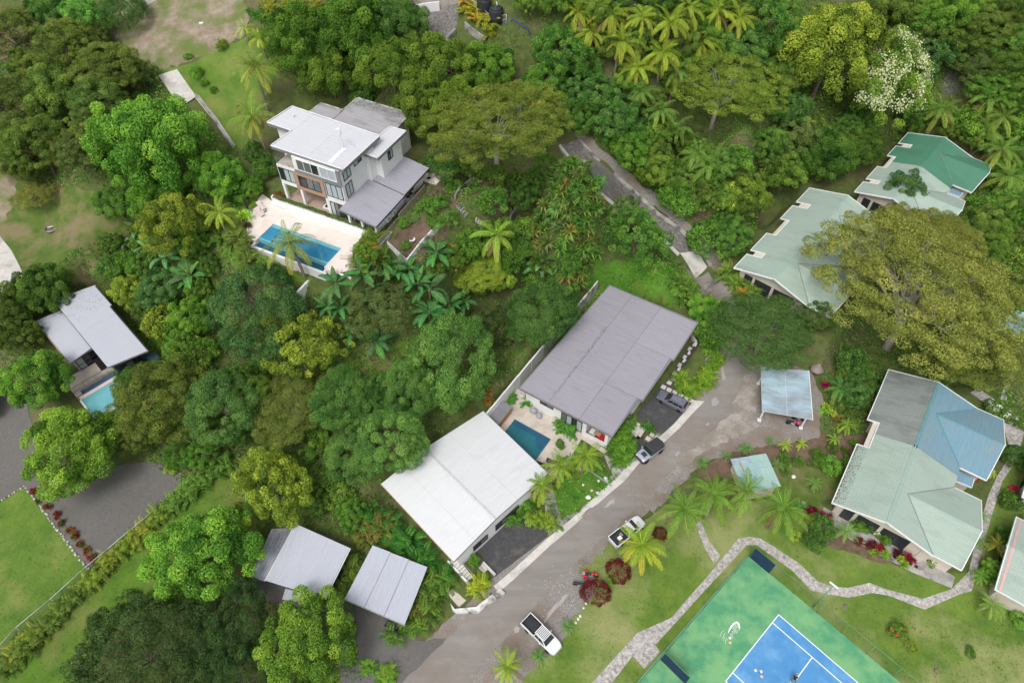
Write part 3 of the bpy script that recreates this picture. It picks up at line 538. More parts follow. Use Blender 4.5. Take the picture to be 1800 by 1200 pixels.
o = thing('roof_vent', 'tiny white vent pipe on the left wing of the pale flat roof', 'vent', (*F_H1.p(-1.6, 7.4), 29.28), F_H1.deg); m_ = MB(); m_.lathe([(.07, 0), (.07, .35), (.15, .36), (.15, .45), (.03, .5)], 10); m_.build('pipe', 'white_metal', o)
# terrace in front of it
T = at(F_H1, 'pool_terrace', 'pale stone pool terrace with a white retaining face below the white house', 'terrace')
DK = [(-5.2, .3), (-5.1, -1.1), (-4.0, -1.6), (-4.4, -3.8), (-3.4, -5.6), (-1.0, -8.6), (13.3, -8.75), (15.2, -8.7), (17.3, -6.7), (16.2, -.9), (-2.6, -.5)]
PU0, PU1, PV0, PV1 = .6, 12.7, -7.7, -4.5
m_ = MB(); m_.prism([(-5.2, .3), (-5.1, -1.1), (-4.0, -1.6), (-4.4, -3.8), (-3.4, -5.6), (-1.0, -8.6), (.6, -8.62), (.6, -.5), (-2.6, -.5)], -1.8, -1.0); m_.prism([(12.7, -.5), (12.7, -8.75), (15.2, -8.7), (17.3, -6.7), (16.2, -.5)], -1.8, -1.0); m_.box(.6, 12.7, PV1, -.5, -1.8, -1.0); m_.build('deck', 'deck_stone', T)
part(T, 'retaining_face', 'white_plaster', (-2.6, 16.2, -.62, -.1, -1.0, .12))
part(T, 'ledge', 'white_plaster', (-2.4, 16.0, -1.3, -.62, -1.0, -.5))
part(T, 'outer_wall', 'white_plaster', (-.9, 13.4, -9.6, -9.25, -3.8, -1.35), (13.2, 17.2, -8.95, -8.72, -3.8, -1.02))
P_ = at(F_H1, 'infinity_pool', 'long blue pool with a lower overflow trough on the white house terrace', 'pool')
part(P_, 'water', 'water_blue', (PU0 + .02, PU1 - .02, PV0, PV1 - .02, -1.9, -1.12)); part(P_, 'bench_step', 'water_pale', (PU0 + .05, PU1 - .05, PV1 - .6, PV1 - .04, -1.5, -1.105)); part(P_, 'overflow_edge', 'water_pale', (PU0, PU1, PV0 - .25, PV0, -1.9, -1.1))
part(P_, 'trough', 'water_deep', (PU0, PU1, -9.2, PV0 - .26, -2.4, -1.85)); part(P_, 'coping', 'white_plaster', (PU0 - .1, PU1 + .4, -9.5, -9.22, -2.4, -1.4), (PU1 + .05, PU1 + .4, -9.2, -8.78, -2.4, -1.4), (PU0 - .3, PU0 - .02, -9.2, -8.66, -2.4, -1.4))
for k in range(4): part(T, 'garden_step', 'paving', (8.6 + k * .45, 9.0 + k * .45, -10.9, -9.65, -2.9 - k * .28, -2.6 - k * .28))
part(T, 'garden_path', 'paving', (5.2, 8.55, -10.8, -9.65, -2.9, -2.52)); part(T, 'low_wall', 'white_plaster', (10.6, 10.9, -13.2, -9.7, -5, -2.9))
def lounger(F, u, v, z, deg, lab, m, grp, slats=False):
    p = F.p(u, v); o = thing('sun_lounger', lab, 'sun lounger', (p[0], p[1], F.z + z), F.deg + deg, grp)
    a = MB(); a.bbox(-.95, .35, -.32, .32, .22, .34); a.build('seat', m, o)
    a = MB(); a.add([(.35, -.32, .22), (.35, .32, .22), (.35, .32, .34), (.35, -.32, .34), (1.0, -.32, .52), (1.0, .32, .52), (.95, .32, .64), (.95, -.32, .64)], [(0, 1, 5, 4), (3, 7, 6, 2), (0, 4, 7, 3), (1, 2, 6, 5), (4, 5, 6, 7), (0, 3, 2, 1)]); a.build('backrest', m, o)
    for x in (-.85, .4):
        for y in (-.26, .26): a = MB(); a.box(x - .03, x + .03, y - .03, y + .03, 0, .22); a.build('leg', m, o)
    return o
mat('lounger_pink', (.62,.50,.49), (.68,.57,.56), 3, .8)
lounger(F_H1, -3.3, -2.3, -1.0, 160, 'pale pink sun lounger nearest the lawn edge on the white house terrace', 'lounger_pink', 'terrace loungers')
lounger(F_H1, -2.6, -3.6, -1.0, 160, 'pale pink sun lounger beside the folded black parasol', 'lounger_pink', 'terrace loungers')
lounger(F_H1, 14.9, -4.0, -1.0, 20, 'pale pink sun lounger under the shrubs at the right end of the terrace', 'lounger_pink', 'terrace loungers')
lounger(F_H1, 14.6, -5.9, -1.0, 20, 'pale pink sun lounger beside the potted palm at the right end of the pool', 'lounger_pink', 'terrace loungers')
p = F_H1.p(-4.3, -4.0); o = thing('parasol', 'folded black parasol on a grey base beside the terrace', 'parasol', (p[0], p[1], 18.98), 0)
m_ = MB(); m_.bbox(-.5, .5, -.5, .5, 0, .16); m_.build('base', 'grey_metal', o); m_ = MB(); m_.tube([(0, 0, .1), (0, 0, 3.1)], .035, 6); m_.build('pole', 'dark_frame', o); m_ = MB(); m_.lathe([(.06, .8), (.2, .95), (.24, 1.5), (.17, 2.4), (.05, 2.95)], 9); m_.build('canopy', 'black_plastic', o)
p = F_H1.p(-2.2, -2.9); o = thing('side_table', 'small dark side table between the pink loungers', 'table', (p[0], p[1], 19.0), 0); m_ = MB(); m_.lathe([(.25, .34), (.25, .4)], 10); m_.build('top', 'grey_metal', o); m_ = MB(); m_.lathe([(.2, 0), (.04, .05), (.04, .34)], 8); m_.build('stem', 'grey_metal', o)
p = F_H1.p(6.9, .9); o = thing('sofa', 'white cushioned sofa in the shade of the open ground floor', 'sofa', (p[0], p[1], 20.06), F_H1.deg); part(o, 'seat', 'white_trim', (-.7, .7, -.4, .4, .1, .42)); part(o, 'backrest', 'white_trim', (.55, .75, -.4, .4, .42, .8)); part(o, 'cushion', 'glass_dark', (-.4, .5, -.3, .3, .425, .5))
# services beside the annex
for k, (v, z) in enumerate(((7.2, .7), (8.0, .7))):
    p = F_H1.p(16.95, v); o = thing('air_conditioner', ['grey round fan unit nearer the garden behind the wooden fence', 'grey round fan unit farther up behind the wooden fence'][k], 'air conditioner', (p[0], p[1], 20 + z), F_H1.deg, 'fan units behind the fence'); m_ = MB(); m_.box(-.35, .35, -.35, .35, -.72, .5); m_.build('casing', 'grey_metal', o); m_ = MB(); m_.lathe([(.31, .502), (.31, .58), (.24, .58), (.24, .52)], 14); m_.build('fan_ring', 'dark_frame', o); m_ = MB(); m_.lathe([(.23, .505), (.06, .53)], 10); m_.build('fan', 'dark_frame', o)
for k, v in enumerate((2.0, 3.4)):
    p = F_H1.p(16.75, v); o = thing('air_conditioner', ['white split air conditioner nearer the pool on the annex wall', 'white split air conditioner farther from the pool on the annex wall'][k], 'air conditioner', (p[0], p[1], 20.6), F_H1.deg, 'wall units on the annex'); part(o, 'casing', 'white_metal', (-.34, .2, -.5, .5, 0, .85)); m_ = MB(); m_.lathe([(.3, .0), (.3, .03), (.06, .04)], 12, (0, 0, 0)); g_ = m_.build('grille', 'grey_metal', o); g_.location = (.2, -.05, .45); g_.rotation_euler = (0, math.pi / 2, 0)
o = at(F_H1, 'wooden_fence', 'weathered board fence on a stained wall beside the annex', 'fence')
part(o, 'plinth', 'wall_dirty', (17.5, 17.75, -2.4, 11.0, -3.2, -.4))
for k in range(7): part(o, 'board', 'wood_fence', (17.56, 17.66, 3.4, 10.9, -.38 + k * .21, -.19 + k * .21))
for k in range(6): part(o, 'board', 'wood_fence', (17.56, 17.66, -2.3, 3.36, -.38 + k * .16, -.24 + k * .16))
o = at(F_H1, 'rear_patio', 'small cream patio behind the annex of the white house', 'patio'); part(o, 'floor', 'deck_stone', (13.2, 18.4, 12.7, 16.5, -.3, .06)); part(o, 'drain_cover', 'dark_frame', (16.3, 16.9, 13.4, 14, .061, .075))
# planting beds of the garden terraces
def wallrun(name, lab, pts, h, t, m, up=.0, base=None, cat='wall'):
    """free standing wall along ground pixels"""
    W = gpl(pts); mb = MB()
    for a, b in zip(W, W[1:]):
        n = max(1, int(np.hypot(*(b - a)) / 2.5)); d = (b - a); nn = np.array([-d[1], d[0]]) / np.hypot(*d) * t / 2
        for i in range(n):
            p, q = a + d * i / n, a + d * (i + 1) / n; e = 0.0 if i else .0
            hp, hq = hgt(*p), hgt(*q)
            V = [(*(p - nn), hp - 1.2), (*(q - nn), hq - 1.2), (*(q + nn), hq - 1.2), (*(p + nn), hp - 1.2), (*(p - nn), hp + h), (*(q - nn), hq + h), (*(q + nn), hq + h), (*(p + nn), hp + h)]
            mb.add(V, [(3,2,1,0),(4,5,6,7),(0,1,5,4),(1,2,6,5),(2,3,7,6),(3,0,4,7)])
    o = mb.build(name, m); return tag(o, lab, cat)
wallrun('garden_wall', 'stained white wall holding the brown vegetable bed beside the annex', [(682,433),(716,465),(742,432),(790,380)], 1.0, .25, 'wall_dirty')
drape('vegetable_bed', gpl([(684,430),(716,462),(740,430),(770,392),(745,385),(715,405)]), 'soil', .5, .8)
wallrun('garden_wall', 'low grey wall at the top of the short garden stairs', [(800,352),(818,330),(834,318)], .9, .3, 'block_grey')
wallrun('garden_wall', 'grey block wall in the lower garden under the lone palm', [(892,400),(905,375),(918,355)], .9, .3, 'block_grey')
def steps(name, lab, pts, n, width, m, rise=None, th=.14, parent_z=None):
    """a run of separate treads between two ground pixels"""
    a, b = gp(*pts[0]), gp(*pts[1]); o = thing(name, lab, 'stairs', (a[0], a[1], a[2]), math.degrees(math.atan2(b[1] - a[1], b[0] - a[0]))); L_ = np.hypot(*(b - a)[:2])
    for k in range(n):
        q = a + (b - a) * (k + .5) / n; z = hgt(q[0], q[1]) - a[2] + .1; part(o, 'step', m, (L_ * k / n + .03, L_ * (k + 1) / n - .05, -width / 2, width / 2, z - th - .3, z + .02))
    return o
steps('garden_stairs', 'short flight of concrete garden steps beside the papaya trees', [(822,378),(806,358)], 5, 1.3, 'concrete_old')
steps('garden_stairs', 'short flight of concrete garden steps above the lone palm', [(850,395),(836,382)], 4, 1.2, 'concrete_old')
o = thing('planter_ring', 'white ring in the brown vegetable bed', 'planter', gp(725, 425) + [0, 0, .45], 0); m_ = MB(); m_.lathe([(.5, 0), (.5, .14), (.36, .14), (.36, .02)], 14); m_.build('ring', 'white_stone', o)

# ------------------------------------------------------------------ long grey-roofed house and its pool
H = at(F_GH, 'grey_roofed_house', 'long white house under one broad grey panelled roof', 'house')
m_ = MB(); m_.prism([(.8, .7), (10.9, .7), (10.9, 4.6), (13.9, 4.6), (13.9, 7.6), (14.9, 7.6), (15.2, 24.4), (1.2, 24.4)], -.3, 3.3); m_.build('wall', 'white_plaster', H)
part(H, 'parapet', 'white_plaster', (10.9, 14.4, .55, .75, -1.5, .9), (14.2, 14.4, .75, 4.6, -1.5, .9)); part(H, 'patio_floor', 'wood_floor', (10.9, 14.2, .76, 4.6, -1, .05)); part(H, 'column', 'white_plaster', (13.9, 14.38, .6, 1.0, .9, 3.3), (10.5, 11.0, .5, .69, -.3, 3.3))
part(H, 'patio_rail', 'dark_frame', (10.95, 14.3, .6, .68, .95, 1.05))
win(H, '-v', 6.9, 10.2, .25, 2.6, .7, [Gm, Gc, Gd, Gc]); win(H, '-v', 3.3, 5.4, 2.1, 2.75, .7, [Gd, Gm]); win(H, '+u', 5.0, 7.2, .2, 2.5, 13.9, [Gd, Gm]); win(H, '+u', 12, 14, .9, 2.3, 15.08, [Gd, Gm])
zr = lambda u, v: 3.95 + .018 * u - .012 * v * 0
RO = [(0, 0), (15.1, 0), (15.35, 7.6), (15.95, 7.55), (16.2, 16.6), (16.55, 16.7), (16.55, 25.5), (1.2, 25.3)]
slab(H, 'roof', RO, [zr(*q) for q in RO], .32, 'grey_trim')
us = [(.12, 4.9), (4.92, 9.9), (9.92, 15.0)]; vbr = [(.12, 7.5), (7.52, 16.6), (16.62, 25.2)]
for i, (a0, a1) in enumerate(us):
    for j, (b0, b1) in enumerate(vbr):
        sh0 = .06 * b0 if i == 0 else 0; e0 = 0 if i == 0 else 0; x0 = lambda v: a0 + (1.15 * v / 25.3 if i == 0 else .45 * v / 25.3); x1 = lambda v: (a1 + .45 * v / 25.3) if i < 2 else (15.0 + (.0 if j == 0 else .82 if j == 1 else 1.4))
        if i < 2: P4 = [(x0(b0), b0), (x1(b0) - .02, b0), (x1(b1) - .02, b1), (x0(b1), b1)]
        else: P4 = [(x0(b0), b0), (x1(b0), b0 + (.0 if j == 0 else .12)), (x1(b1), b1), (x0(b1), b1)]
        slab(H, 'roof_panel', P4, [zr(*q) + .02 + (.012 if (i + j) % 2 else 0) for q in P4], .02, 'roof_grey')
for a_ in (4.91, 9.91):
    for b0, b1 in vbr: boards(H, 'roof_seam', [(a_ + .45 * b0 / 25.3, b0), (a_ + .45 * b1 / 25.3, b1)], [zr(a_, 0) + .045] * 2, 'roof_seam', .03, .07, drop=.02)
boards(H, 'roof_edging', RO, [zr(*q) for q in RO], 'grey_trim', .2, .1, True, .14)
for k in range(8): part(H, 'entry_step', 'concrete', (14.7 + k * .5, 15.18 + k * .5, 5.0 - k * .12, 7.1 - k * .12, -.6, .16 - k * .06))
o = at(F_GH, 'patio_sofa', 'bright red sofa with cushions on the corner patio', 'sofa'); part(o, 'seat', 'red_fabric', (12.3, 14.0, 1.0, 1.8, .1, .5)); part(o, 'backrest', 'red_fabric', (12.3, 14.0, .8, 1.0, .1, .88)); part(o, 'cushion', 'wood_clad', (11.9, 12.9, 1.2, 1.9, .5, .65)); part(o, 'throw', 'white_trim', (11.2, 12.2, 1.0, 2.2, .06, .4))
o = at(F_GH, 'white_wall', 'long white boundary wall behind the long grey roof', 'wall')
for k in range(10):
    v0 = -7.6 + k * 3.4; part(o, 'wall_panel', 'white_plaster' if k < 5 else 'wall_dirty', (-1.95 + .045 * (v0 + 7) * .3, -1.72 + .045 * (v0 + 7) * .3, v0 + .01, v0 + 3.38, -.5, 2.9 if k < 6 else 2.6))
o = at(F_GH, 'wall_remains', 'broken white wall pieces at the north corner of the grey roof', 'wall'); part(o, 'block', 'wall_dirty', (10.2, 12.4, 26.0, 26.35, -.3, 1.9), (12.5, 14.6, 26.1, 26.4, -.3, 1.6)); part(o, 'block', 'wall_dirty', (14.65, 16.2, 26.0, 26.3, -.3, 1.3))
o = thing('curved_wall', 'white curved low wall in the grassy corner beyond the stepping stones', 'wall', (0, 0, 0)); V = [gp(*q) for q in ((1216,594),(1222,603),(1226,612),(1230,617),(1238,616))]
for a, b in zip(V, V[1:]):
    d = (b - a)[:2]; n_ = np.array([-d[1], d[0]]) / np.hypot(*d) * .16; m_ = MB(); m_.prism([tuple(a[:2] - n_), tuple(b[:2] - n_), tuple(b[:2] + n_), tuple(a[:2] + n_)], 1.5, 2.5); m_.build('segment', 'white_stone', o)
sheet_p = drape('pool_patio', F_GH.poly([(-1.6, 2.5), (-1.65, -7), (2, -9.4), (9.2, -9.3), (11.2, -7.0), (10.8, -.2), (14.6, -.4), (14.8, .3), (10.9, .66), (.8, .66), (.8, 2.5)]), 'paving', .06, 2.0)
P_ = at(F_GH, 'courtyard_pool', 'dark teal rectangular pool between the white and grey roofs', 'pool')
part(P_, 'water', 'water_teal', (1.15, 7.05, -7.0, -2.75, -.6, .085)); part(P_, 'bench_step', 'water_deep', (1.2, 7.0, -3.5, -2.77, -.5, .092))
for k in range(3): part(P_, 'pool_step', 'water_deep', (5.3 + k * .45, 6.98, -4.2 - k * .42, -3.55 - k * .4, -.5, .094 + .001 * k))
part(P_, 'coping', 'pool_blue_tile', (1.03, 1.14, -7.1, -2.62, -.3, .1), (7.06, 7.17, -7.1, -2.62, -.3, .1), (1.14, 7.06, -2.74, -2.62, -.3, .1))
o = at(F_GH, 'pool_cabinet', 'orange wooden pool cabinet with a slate grey top by the white wall', 'cabinet'); part(o, 'body', 'wood_orange', (-1.65, .0, -5.9, -1.9, 0, 1.45)); m_ = MB(); m_.bbox(-1.7, .12, -6.0, -1.8, 1.46, 1.56); m_.build('top', 'grey_trim', o)
for k in range(4): part(o, 'door', 'wood_orange', (.002, .03, -5.8 + k * .97, -4.87 + k * .97, .1, 1.38))
for k, (u, v, dg, lb) in enumerate(((2.6, .0, 20, 'grey beanbag nearer the steps against the white wall of the grey-roofed house'), (3.7, -.25, -30, 'grey beanbag nearer the sliding doors of the grey-roofed house'))):
    p = F_GH.p(u, v); o = thing('beanbag', lb, 'beanbag', (p[0], p[1], 1.82), F_GH.deg + dg, 'grey beanbags'); m_ = MB(); m_.lathe([(.3, 0), (.55, .12), (.58, .3), (.45, .55), (.2, .8), (.05, .92)], 12); b_ = m_.build('bag', 'grey_fabric', o); b_.scale = (1, .8, 1)
for k, lb in enumerate(('dark slatted lounger nearest the white roof beside the pool', 'middle one of the three dark slatted pool loungers', 'dark slatted lounger nearest the green hedge beside the pool')):
    lounger(F_GH, 8.5 + k * .95, -6.9 + k * 1.15, .07, 200, lb, 'black_plastic', 'dark pool loungers')
mat('lounger_grey', (.09,.09,.09), None, rough=.7)
for k in range(3): part(H, 'side_step', 'concrete', (-.9, .75, 1.2 + k * .4, 1.58 + k * .4, -.1, .22 + k * .16))
# stepping stones
def stones(spots, lab_fn, F, s=.78, z=.1):
    for k, (u, v, dg) in enumerate(spots):
        p = F.p(u, v); o = thing('stepping_stone', lab_fn(k), 'stepping stone', (p[0], p[1], hgt(*p) + .02), F.deg + dg, 'square stepping stones'); m_ = MB(); m_.bbox(-s / 2, s / 2, -s / 2, s / 2, -.1, .08, .02); m_.build('slab', 'concrete', o)
drape('stone_bed', F_GH.poly([(16.1, 13.9), (21.7, 14.0), (21.8, 15.3), (17.6, 15.4), (17.9, 25), (16.5, 25), (16.4, 15.2), (16.0, 15.1)]), 'gravel_dark', .055, 1.0)
ordn = ['first', 'second', 'third', 'fourth', 'fifth', 'sixth', 'seventh', 'eighth', 'ninth', 'tenth', 'eleventh']
stones([(16.6 + k * .93, 14.65, 0) for k in range(6)], lambda k: 'square stepping stone beside the grey car, %s from the house' % ordn[k], F_GH, .74)
stones([(17.1 + (.25 if k % 2 else -.1), 15.9 + k * .95, 0) for k in range(10)], lambda k: 'stepping stone along the grey roof edge, %s from the parked grey car' % ordn[k], F_GH, .7)
stones([(18.9, 6.1, 0), (19.7, 6.0, 0), (18.7, 5.2, 0), (19.5, 5.1, 0)], lambda k: 'stepping stone at the foot of the entry steps, %s' % ['inner upper one', 'outer upper one', 'inner lower one', 'outer lower one'][k], F_GH, .68)
drape('parking_pad', F_GH.poly([(15.4, 8.0), (16.0, 14.0), (21.5, 14.0), (21.2, 11), (20.6, 6.8), (18.3, 6.9)]), 'gravel_dark', .06, 1.0)
drape('parking_pad', F_GH.poly([(16.0, 5.2), (18.3, 4.6), (19.6, 4.5), (19.2, 1.2), (17.5, .8), (16.2, 2.5)]), 'gravel_dark', .06, 1.0)
drape('side_walk', F_GH.poly([(14.6, -.6), (16.0, -.2), (18.7, -2.2), (18.2, -3.4), (16.0, -1.8)]), 'concrete_old', .065, .8)
drape('garden_plot', F_GH.poly([(11.4, -8.8), (11.3, -6), (13.6, -1.9), (17.9, -3.6), (15.3, -11.2), (13.5, -11.4)]), 'slope_grass', .06, .8, .1)
o = at(F_GH, 'drain_channel', 'narrow metal drain channel beside the grassy plot', 'drain'); part(o, 'grate', 'grey_metal', (14.3, 18.2, -2.55, -2.4, -.1, .11)); o.rotation_euler = (0, 0, rad(F_GH.deg - 6)); o.location.z += .02

# ------------------------------------------------------------------ white-roofed house
H = at(F_WH, 'white_roofed_house', 'white house with a broad bright white metal roof beside the road', 'house')
ZE, ZR = 3.6, 4.5; rz = lambda v: ZE + (ZR - ZE) * (v / 7.05 if v < 7.05 else (17.1 - v) / 10.05)
m_ = MB(); W_ = [(.8, .8), (14.35, .8), (13.93, 16.1), (1.4, 16.4)]; m_.prism(W_[:2] + [(14.2, 7.05), (1.1, 7.05)], -1.5, [rz(.8) - .2, rz(.8) - .2, ZR - .2, ZR - .2]); m_.prism([(1.1, 7.06), (14.2, 7.06)] + W_[2:], -1.5, [ZR - .2, ZR - .2, rz(16.2) - .2, rz(16.2) - .2]); m_.build('wall', 'white_plaster', H)
RS = [(0, 0), (14.5, 0), (14.3, 7.05), (.3, 7.05)]; RN = [(.3, 7.05), (14.3, 7.05), (14.05, 16.8), (.85, 17.3)]
for nm, PP in (('S', RS), ('N', RN)):
    slab(H, 'roof', PP, [rz(q[1]) for q in PP], .16, 'white_trim')
    (a, b, c, d) = [np.array(q) for q in PP]
    vm = .5 if nm == 'S' else .42
    for t0, t1, dz in ((.0, vm, .02), (vm, 1, .03)):
        P4 = [a + (d - a) * t0, b + (c - b) * t0, b + (c - b) * t1, a + (d - a) * t1]; P4 = [tuple(q) for q in P4]; slab(H, 'roof_sheet', P4, [rz(q[1]) + dz for q in P4], .018, 'roof_white')
boards(H, 'roof_seam', [(.15, 3.55), (14.4, 3.55)], [rz(3.55) + .05] * 2, 'seam_pale', .025, .05, drop=.02); boards(H, 'roof_seam', [(.5, 11.2), (14.2, 11.1)], [rz(11.15) + .05] * 2, 'seam_pale', .025, .05, drop=.02)
m_ = MB(); m_.prism([(.28, 6.75), (14.32, 6.75), (14.32, 7.05), (.28, 7.05)], [rz(6.75) + .02, rz(6.75) + .02, ZR + .03, ZR + .03], [rz(6.75) + .06, rz(6.75) + .06, ZR + .09, ZR + .09]); m_.prism([(.28, 7.05), (14.32, 7.05), (14.32, 7.35), (.28, 7.35)], [ZR + .03, ZR + .03, rz(7.35) + .02, rz(7.35) + .02], [ZR + .09, ZR + .09, rz(7.35) + .06, rz(7.35) + .06]); m_.build('ridge_cap', 'seam_pale', H)
boards(H, 'fascia', [(14.53, 0), (14.33, 7.05), (14.08, 16.8)], [rz(0), ZR, rz(16.8)], 'grey_trim', .22, .06); boards(H, 'gutter', [(-.04, -.04), (14.5, -.04)], [ZE, ZE], 'wood_clad', .14, .08); boards(H, 'gutter', [(.85, 17.34), (14.05, 16.85)], [ZE, ZE], 'grey_trim', .14, .08)
win(H, '+u', 3.3, 5.6, 1.2, 2.3, 14.3, [Gd, Gm]); win(H, '+u', 7.2, 11.2, 1.0, 2.4, 14.2, [Gd, Gm, Gd, Gd]); win(H, '+u', 13.9, 14.8, .1, 2.2, 14.02, ['wood_orange'], lab='orange wooden door at the shaded corner')
drape('garage_pad', F_WH.poly([(14.2, 2.4), (18.3, 3.2), (19.2, 12.0), (16.5, 12.8), (13.6, 14.8)]), 'gravel_dark', .06, 1.0)
drape('side_walk', F_WH.poly([(13.7, 16.2), (16.6, 14.0), (19.8, 12.6), (20.2, 14.0), (17.2, 15.6), (14.2, 17.6)]), 'concrete_old', .065, 1.0)
H2 = at(F_WH, 'side_stairs', 'concrete side stairs with a white wall going down beside the white roof', 'stairs')
for k in range(9): part(H2, 'step', 'concrete', (13.2 + k * .4, 13.56 + k * .4, .35, 1.25, -.7, .95 - k * .13))
part(H2, 'side_wall', 'white_plaster', (12.8, 17.0, .1, .3, -1, .55)); part(H2, 'landing', 'paving', (15.6, 17.9, -2.4, -.0, -.8, -.25)); part(H2, 'landing_slab', 'paving', (16.8, 17.9, .05, 2.0, -.8, -.2)); part(H2, 'hand_rail', 'grey_metal', (13.3, 16.8, 1.28, 1.33, .75, .81))
for k in range(5): part(H2, 'entry_step', 'concrete', (16.0, 17.0, 1.4 + k * .36, 1.72 + k * .36, -.7, -.15 + k * .06))
part(H2, 'end_block', 'concrete', (16.0, 18.2, 3.15, 3.45, -.6, .45))
kerb('kerb', [(792,1062),(800,1072),(838,1068),(850,1058),(880,1036)], [(796,1074),(803,1079),(842,1078),(856,1066),(888,1044)], .5, 'wall_dirty')

# ------------------------------------------------------------------ sheds by the gravel drive
H = at(F_SR, 'carport_shed', 'pale grey metal roofed carport beside the gravel drive', 'carport')
ZZ = [2.9, 2.9, 3.5, 3.5]
slab(H, 'roof', [(0, 0), (8.0, 0), (7.6, 6.9), (.05, 6.8)], ZZ, .1, 'grey_trim')
for k in range(3):
    a0, a1 = k / 3, (k + 1) / 3; P4 = [(8 * a0 + .01, -.05), (8 * a1 - .01, -.05), (.05 + 7.55 * a1 - .01, 6.9), (.05 + 7.55 * a0 + .01, 6.85)]; slab(H, 'roof_sheet', P4, [2.93 + .01 * (k % 2), 2.93 + .01 * (k % 2), 3.53 + .01 * (k % 2), 3.53 + .01 * (k % 2)], .02, 'roof_shed')
for k in (1, 2): boards(H, 'roof_seam', [(8 * k / 3, -.05), (.05 + 7.55 * k / 3, 6.87)], [2.97, 3.57], 'roof_seam', .02, .05, drop=.015)
for u, v in ((.3, .3), (7.6, .3), (.3, 6.4), (7.2, 6.4), (4, .3)): part(H, 'post', 'grey_metal', (u - .06, u + .06, v - .06, v + .06, -.4, 2.75))
part(H, 'rear_wall', 'block_grey', (.3, 7.3, 6.5, 6.65, -.4, 3.2)); boards(H, 'gutter', [(0, -.1), (8, -.1)], [2.9, 2.9], 'grey_metal', .14, .1)
o = at(F_SR, 'trailer', 'dark trailer edge showing under the carport roof', 'trailer'); part(o, 'bed', 'black_plastic', (5.3, 6.9, -.5, 2.2, .5, .85)); part(o, 'tail_board', 'dark_frame', (5.3, 6.9, -.58, -.51, .5, 1.1)); m_ = MB(); m_.lathe([(.3, -.1), (.3, .1)], 12); wv_ = m_.build('wheel', 'rubber', o); wv_.location = (5.2, .9, .3); wv_.rotation_euler = (0, math.pi / 2, 0); wv_ = m_.build('wheel', 'rubber', o); wv_.location = (7.0, .9, .3); wv_.rotation_euler = (0, math.pi / 2, 0)
H = at(F_SL, 'utility_shed', 'pale metal roofed shed with a darker ribbed lean-to on its left', 'shed')
slab(H, 'roof', [(0, 0), (7.95, -.15), (8.4, 6.2), (.45, 7.3)], [2.8, 3.0, 3.4, 3.4], .1, 'grey_trim'); slab(H, 'roof_sheet', [(.02, -.06), (7.9, -.22), (8.38, 6.25), (.45, 7.36)], [2.84, 3.04, 3.44, 3.44], .025, 'roof_shed')
slab(H, 'lean_to_roof', [(-2.4, .0), (-.1, -.1), (.35, 7.0), (-2.5, 6.2)], [2.2, 2.5, 3.0, 2.6], .06, 'roof_lean'); slab(H, 'porch_roof', [(2.8, -1.4), (5.0, -1.2), (5.0, -.2), (2.7, -.2)], [2.2, 2.2, 2.5, 2.5], .06, 'roof_lean')
part(H, 'wall', 'block_grey', (.6, 7.2, .6, 6.0, -.5, 2.7)); boards(H, 'gutter', [(8.0, -.2), (8.46, 6.2)], [3.0, 3.4], 'white_trim', .16, .1); boards(H, 'eave_trim', [(-.05, -.08), (.42, 7.35)], [2.84, 3.44], 'white_trim', .1, .08)
for u, v in ((-2.2, .3), (-2.2, 5.8), (3, -1.2), (4.8, -1.1)): part(H, 'post', 'grey_metal', (u - .05, u + .05, v - .05, v + .05, -.4, 2.1))

# ------------------------------------------------------------------ house with the turquoise pool, left
H = at(F_LH, 'left_house', 'house with two overlapping pale grey metal roofs above a small turquoise pool', 'house')
slab(H, 'roof', [(-.2, 0), (17.7, .1), (18.9, 5.4), (7.0, 5.4), (6.9, 5.75), (1.2, 5.7)], [4.1, 4.1, 4.1, 4.1, 4.1, 4.1], .22, 'grey_trim')
for P4 in ([(-.2, .02), (8.9, .06), (9.0, 5.33), (6.95, 5.36), (6.85, 5.7), (1.2, 5.66)], [(8.92, .06), (17.66, .12), (18.82, 5.33), (9.02, 5.33)]): slab(H, 'roof_sheet', P4, 4.13, .025, 'roof_left')
slab(H, 'lower_roof', [(.4, -3.5), (11.9, -3.3), (11.8, .1), (1.4, .1)], [2.8, 2.8, 3.2, 3.2], .12, 'grey_trim'); slab(H, 'lower_sheet', [(.5, -3.45), (11.85, -3.25), (11.75, -.02), (1.45, -.02)], [2.83, 2.83, 3.22, 3.22], .025, 'roof_left')
boards(H, 'gutter', [(7.0, 5.5), (18.9, 5.5)], [4.1, 4.1], 'dark_frame', .16, .12); boards(H, 'roof_edging', [(-.25, -.05), (1.2, 5.75)], [4.12, 4.12], 'white_trim', .16, .12); boards(H, 'gutter', [(.4, -3.55), (11.95, -3.38)], [2.8, 2.8], 'wood_clad', .14, .1)
part(H, 'wall', 'dark_blue_wall', (1.4, 17.2, .8, 4.8, -.5, 3.85)); part(H, 'wall', 'cream_wall', (1.6, 11.2, -3.0, .78, -.5, 2.6)); part(H, 'corner_screen', 'dark_blue_wall', (17.4, 18.9, 4.9, 6.2, -.5, 2.0)); win(H, '+u', 1.2, 4.2, .2, 2.6, 17.2, [Gd, Gm, Gd]); win(H, '+u', -2.6, .2, .2, 2.2, 11.2, [Gc, Gd, Gd])
o = at(F_LH, 'pool_deck', 'cream pool deck with black railings below the pale grey roofs', 'deck'); part(o, 'floor', 'paving', (11.2, 14.55, -5.3, .7, -1.6, .1)); part(o, 'floor', 'paving', (14.55, 15.3, -5.3, -4.4, -1.6, .05))
for k in range(5): part(o, 'deck_step', 'dark_frame', (11.4 + k * .42, 11.8 + k * .42, -.7, .6, .1, .85 - k * .15))
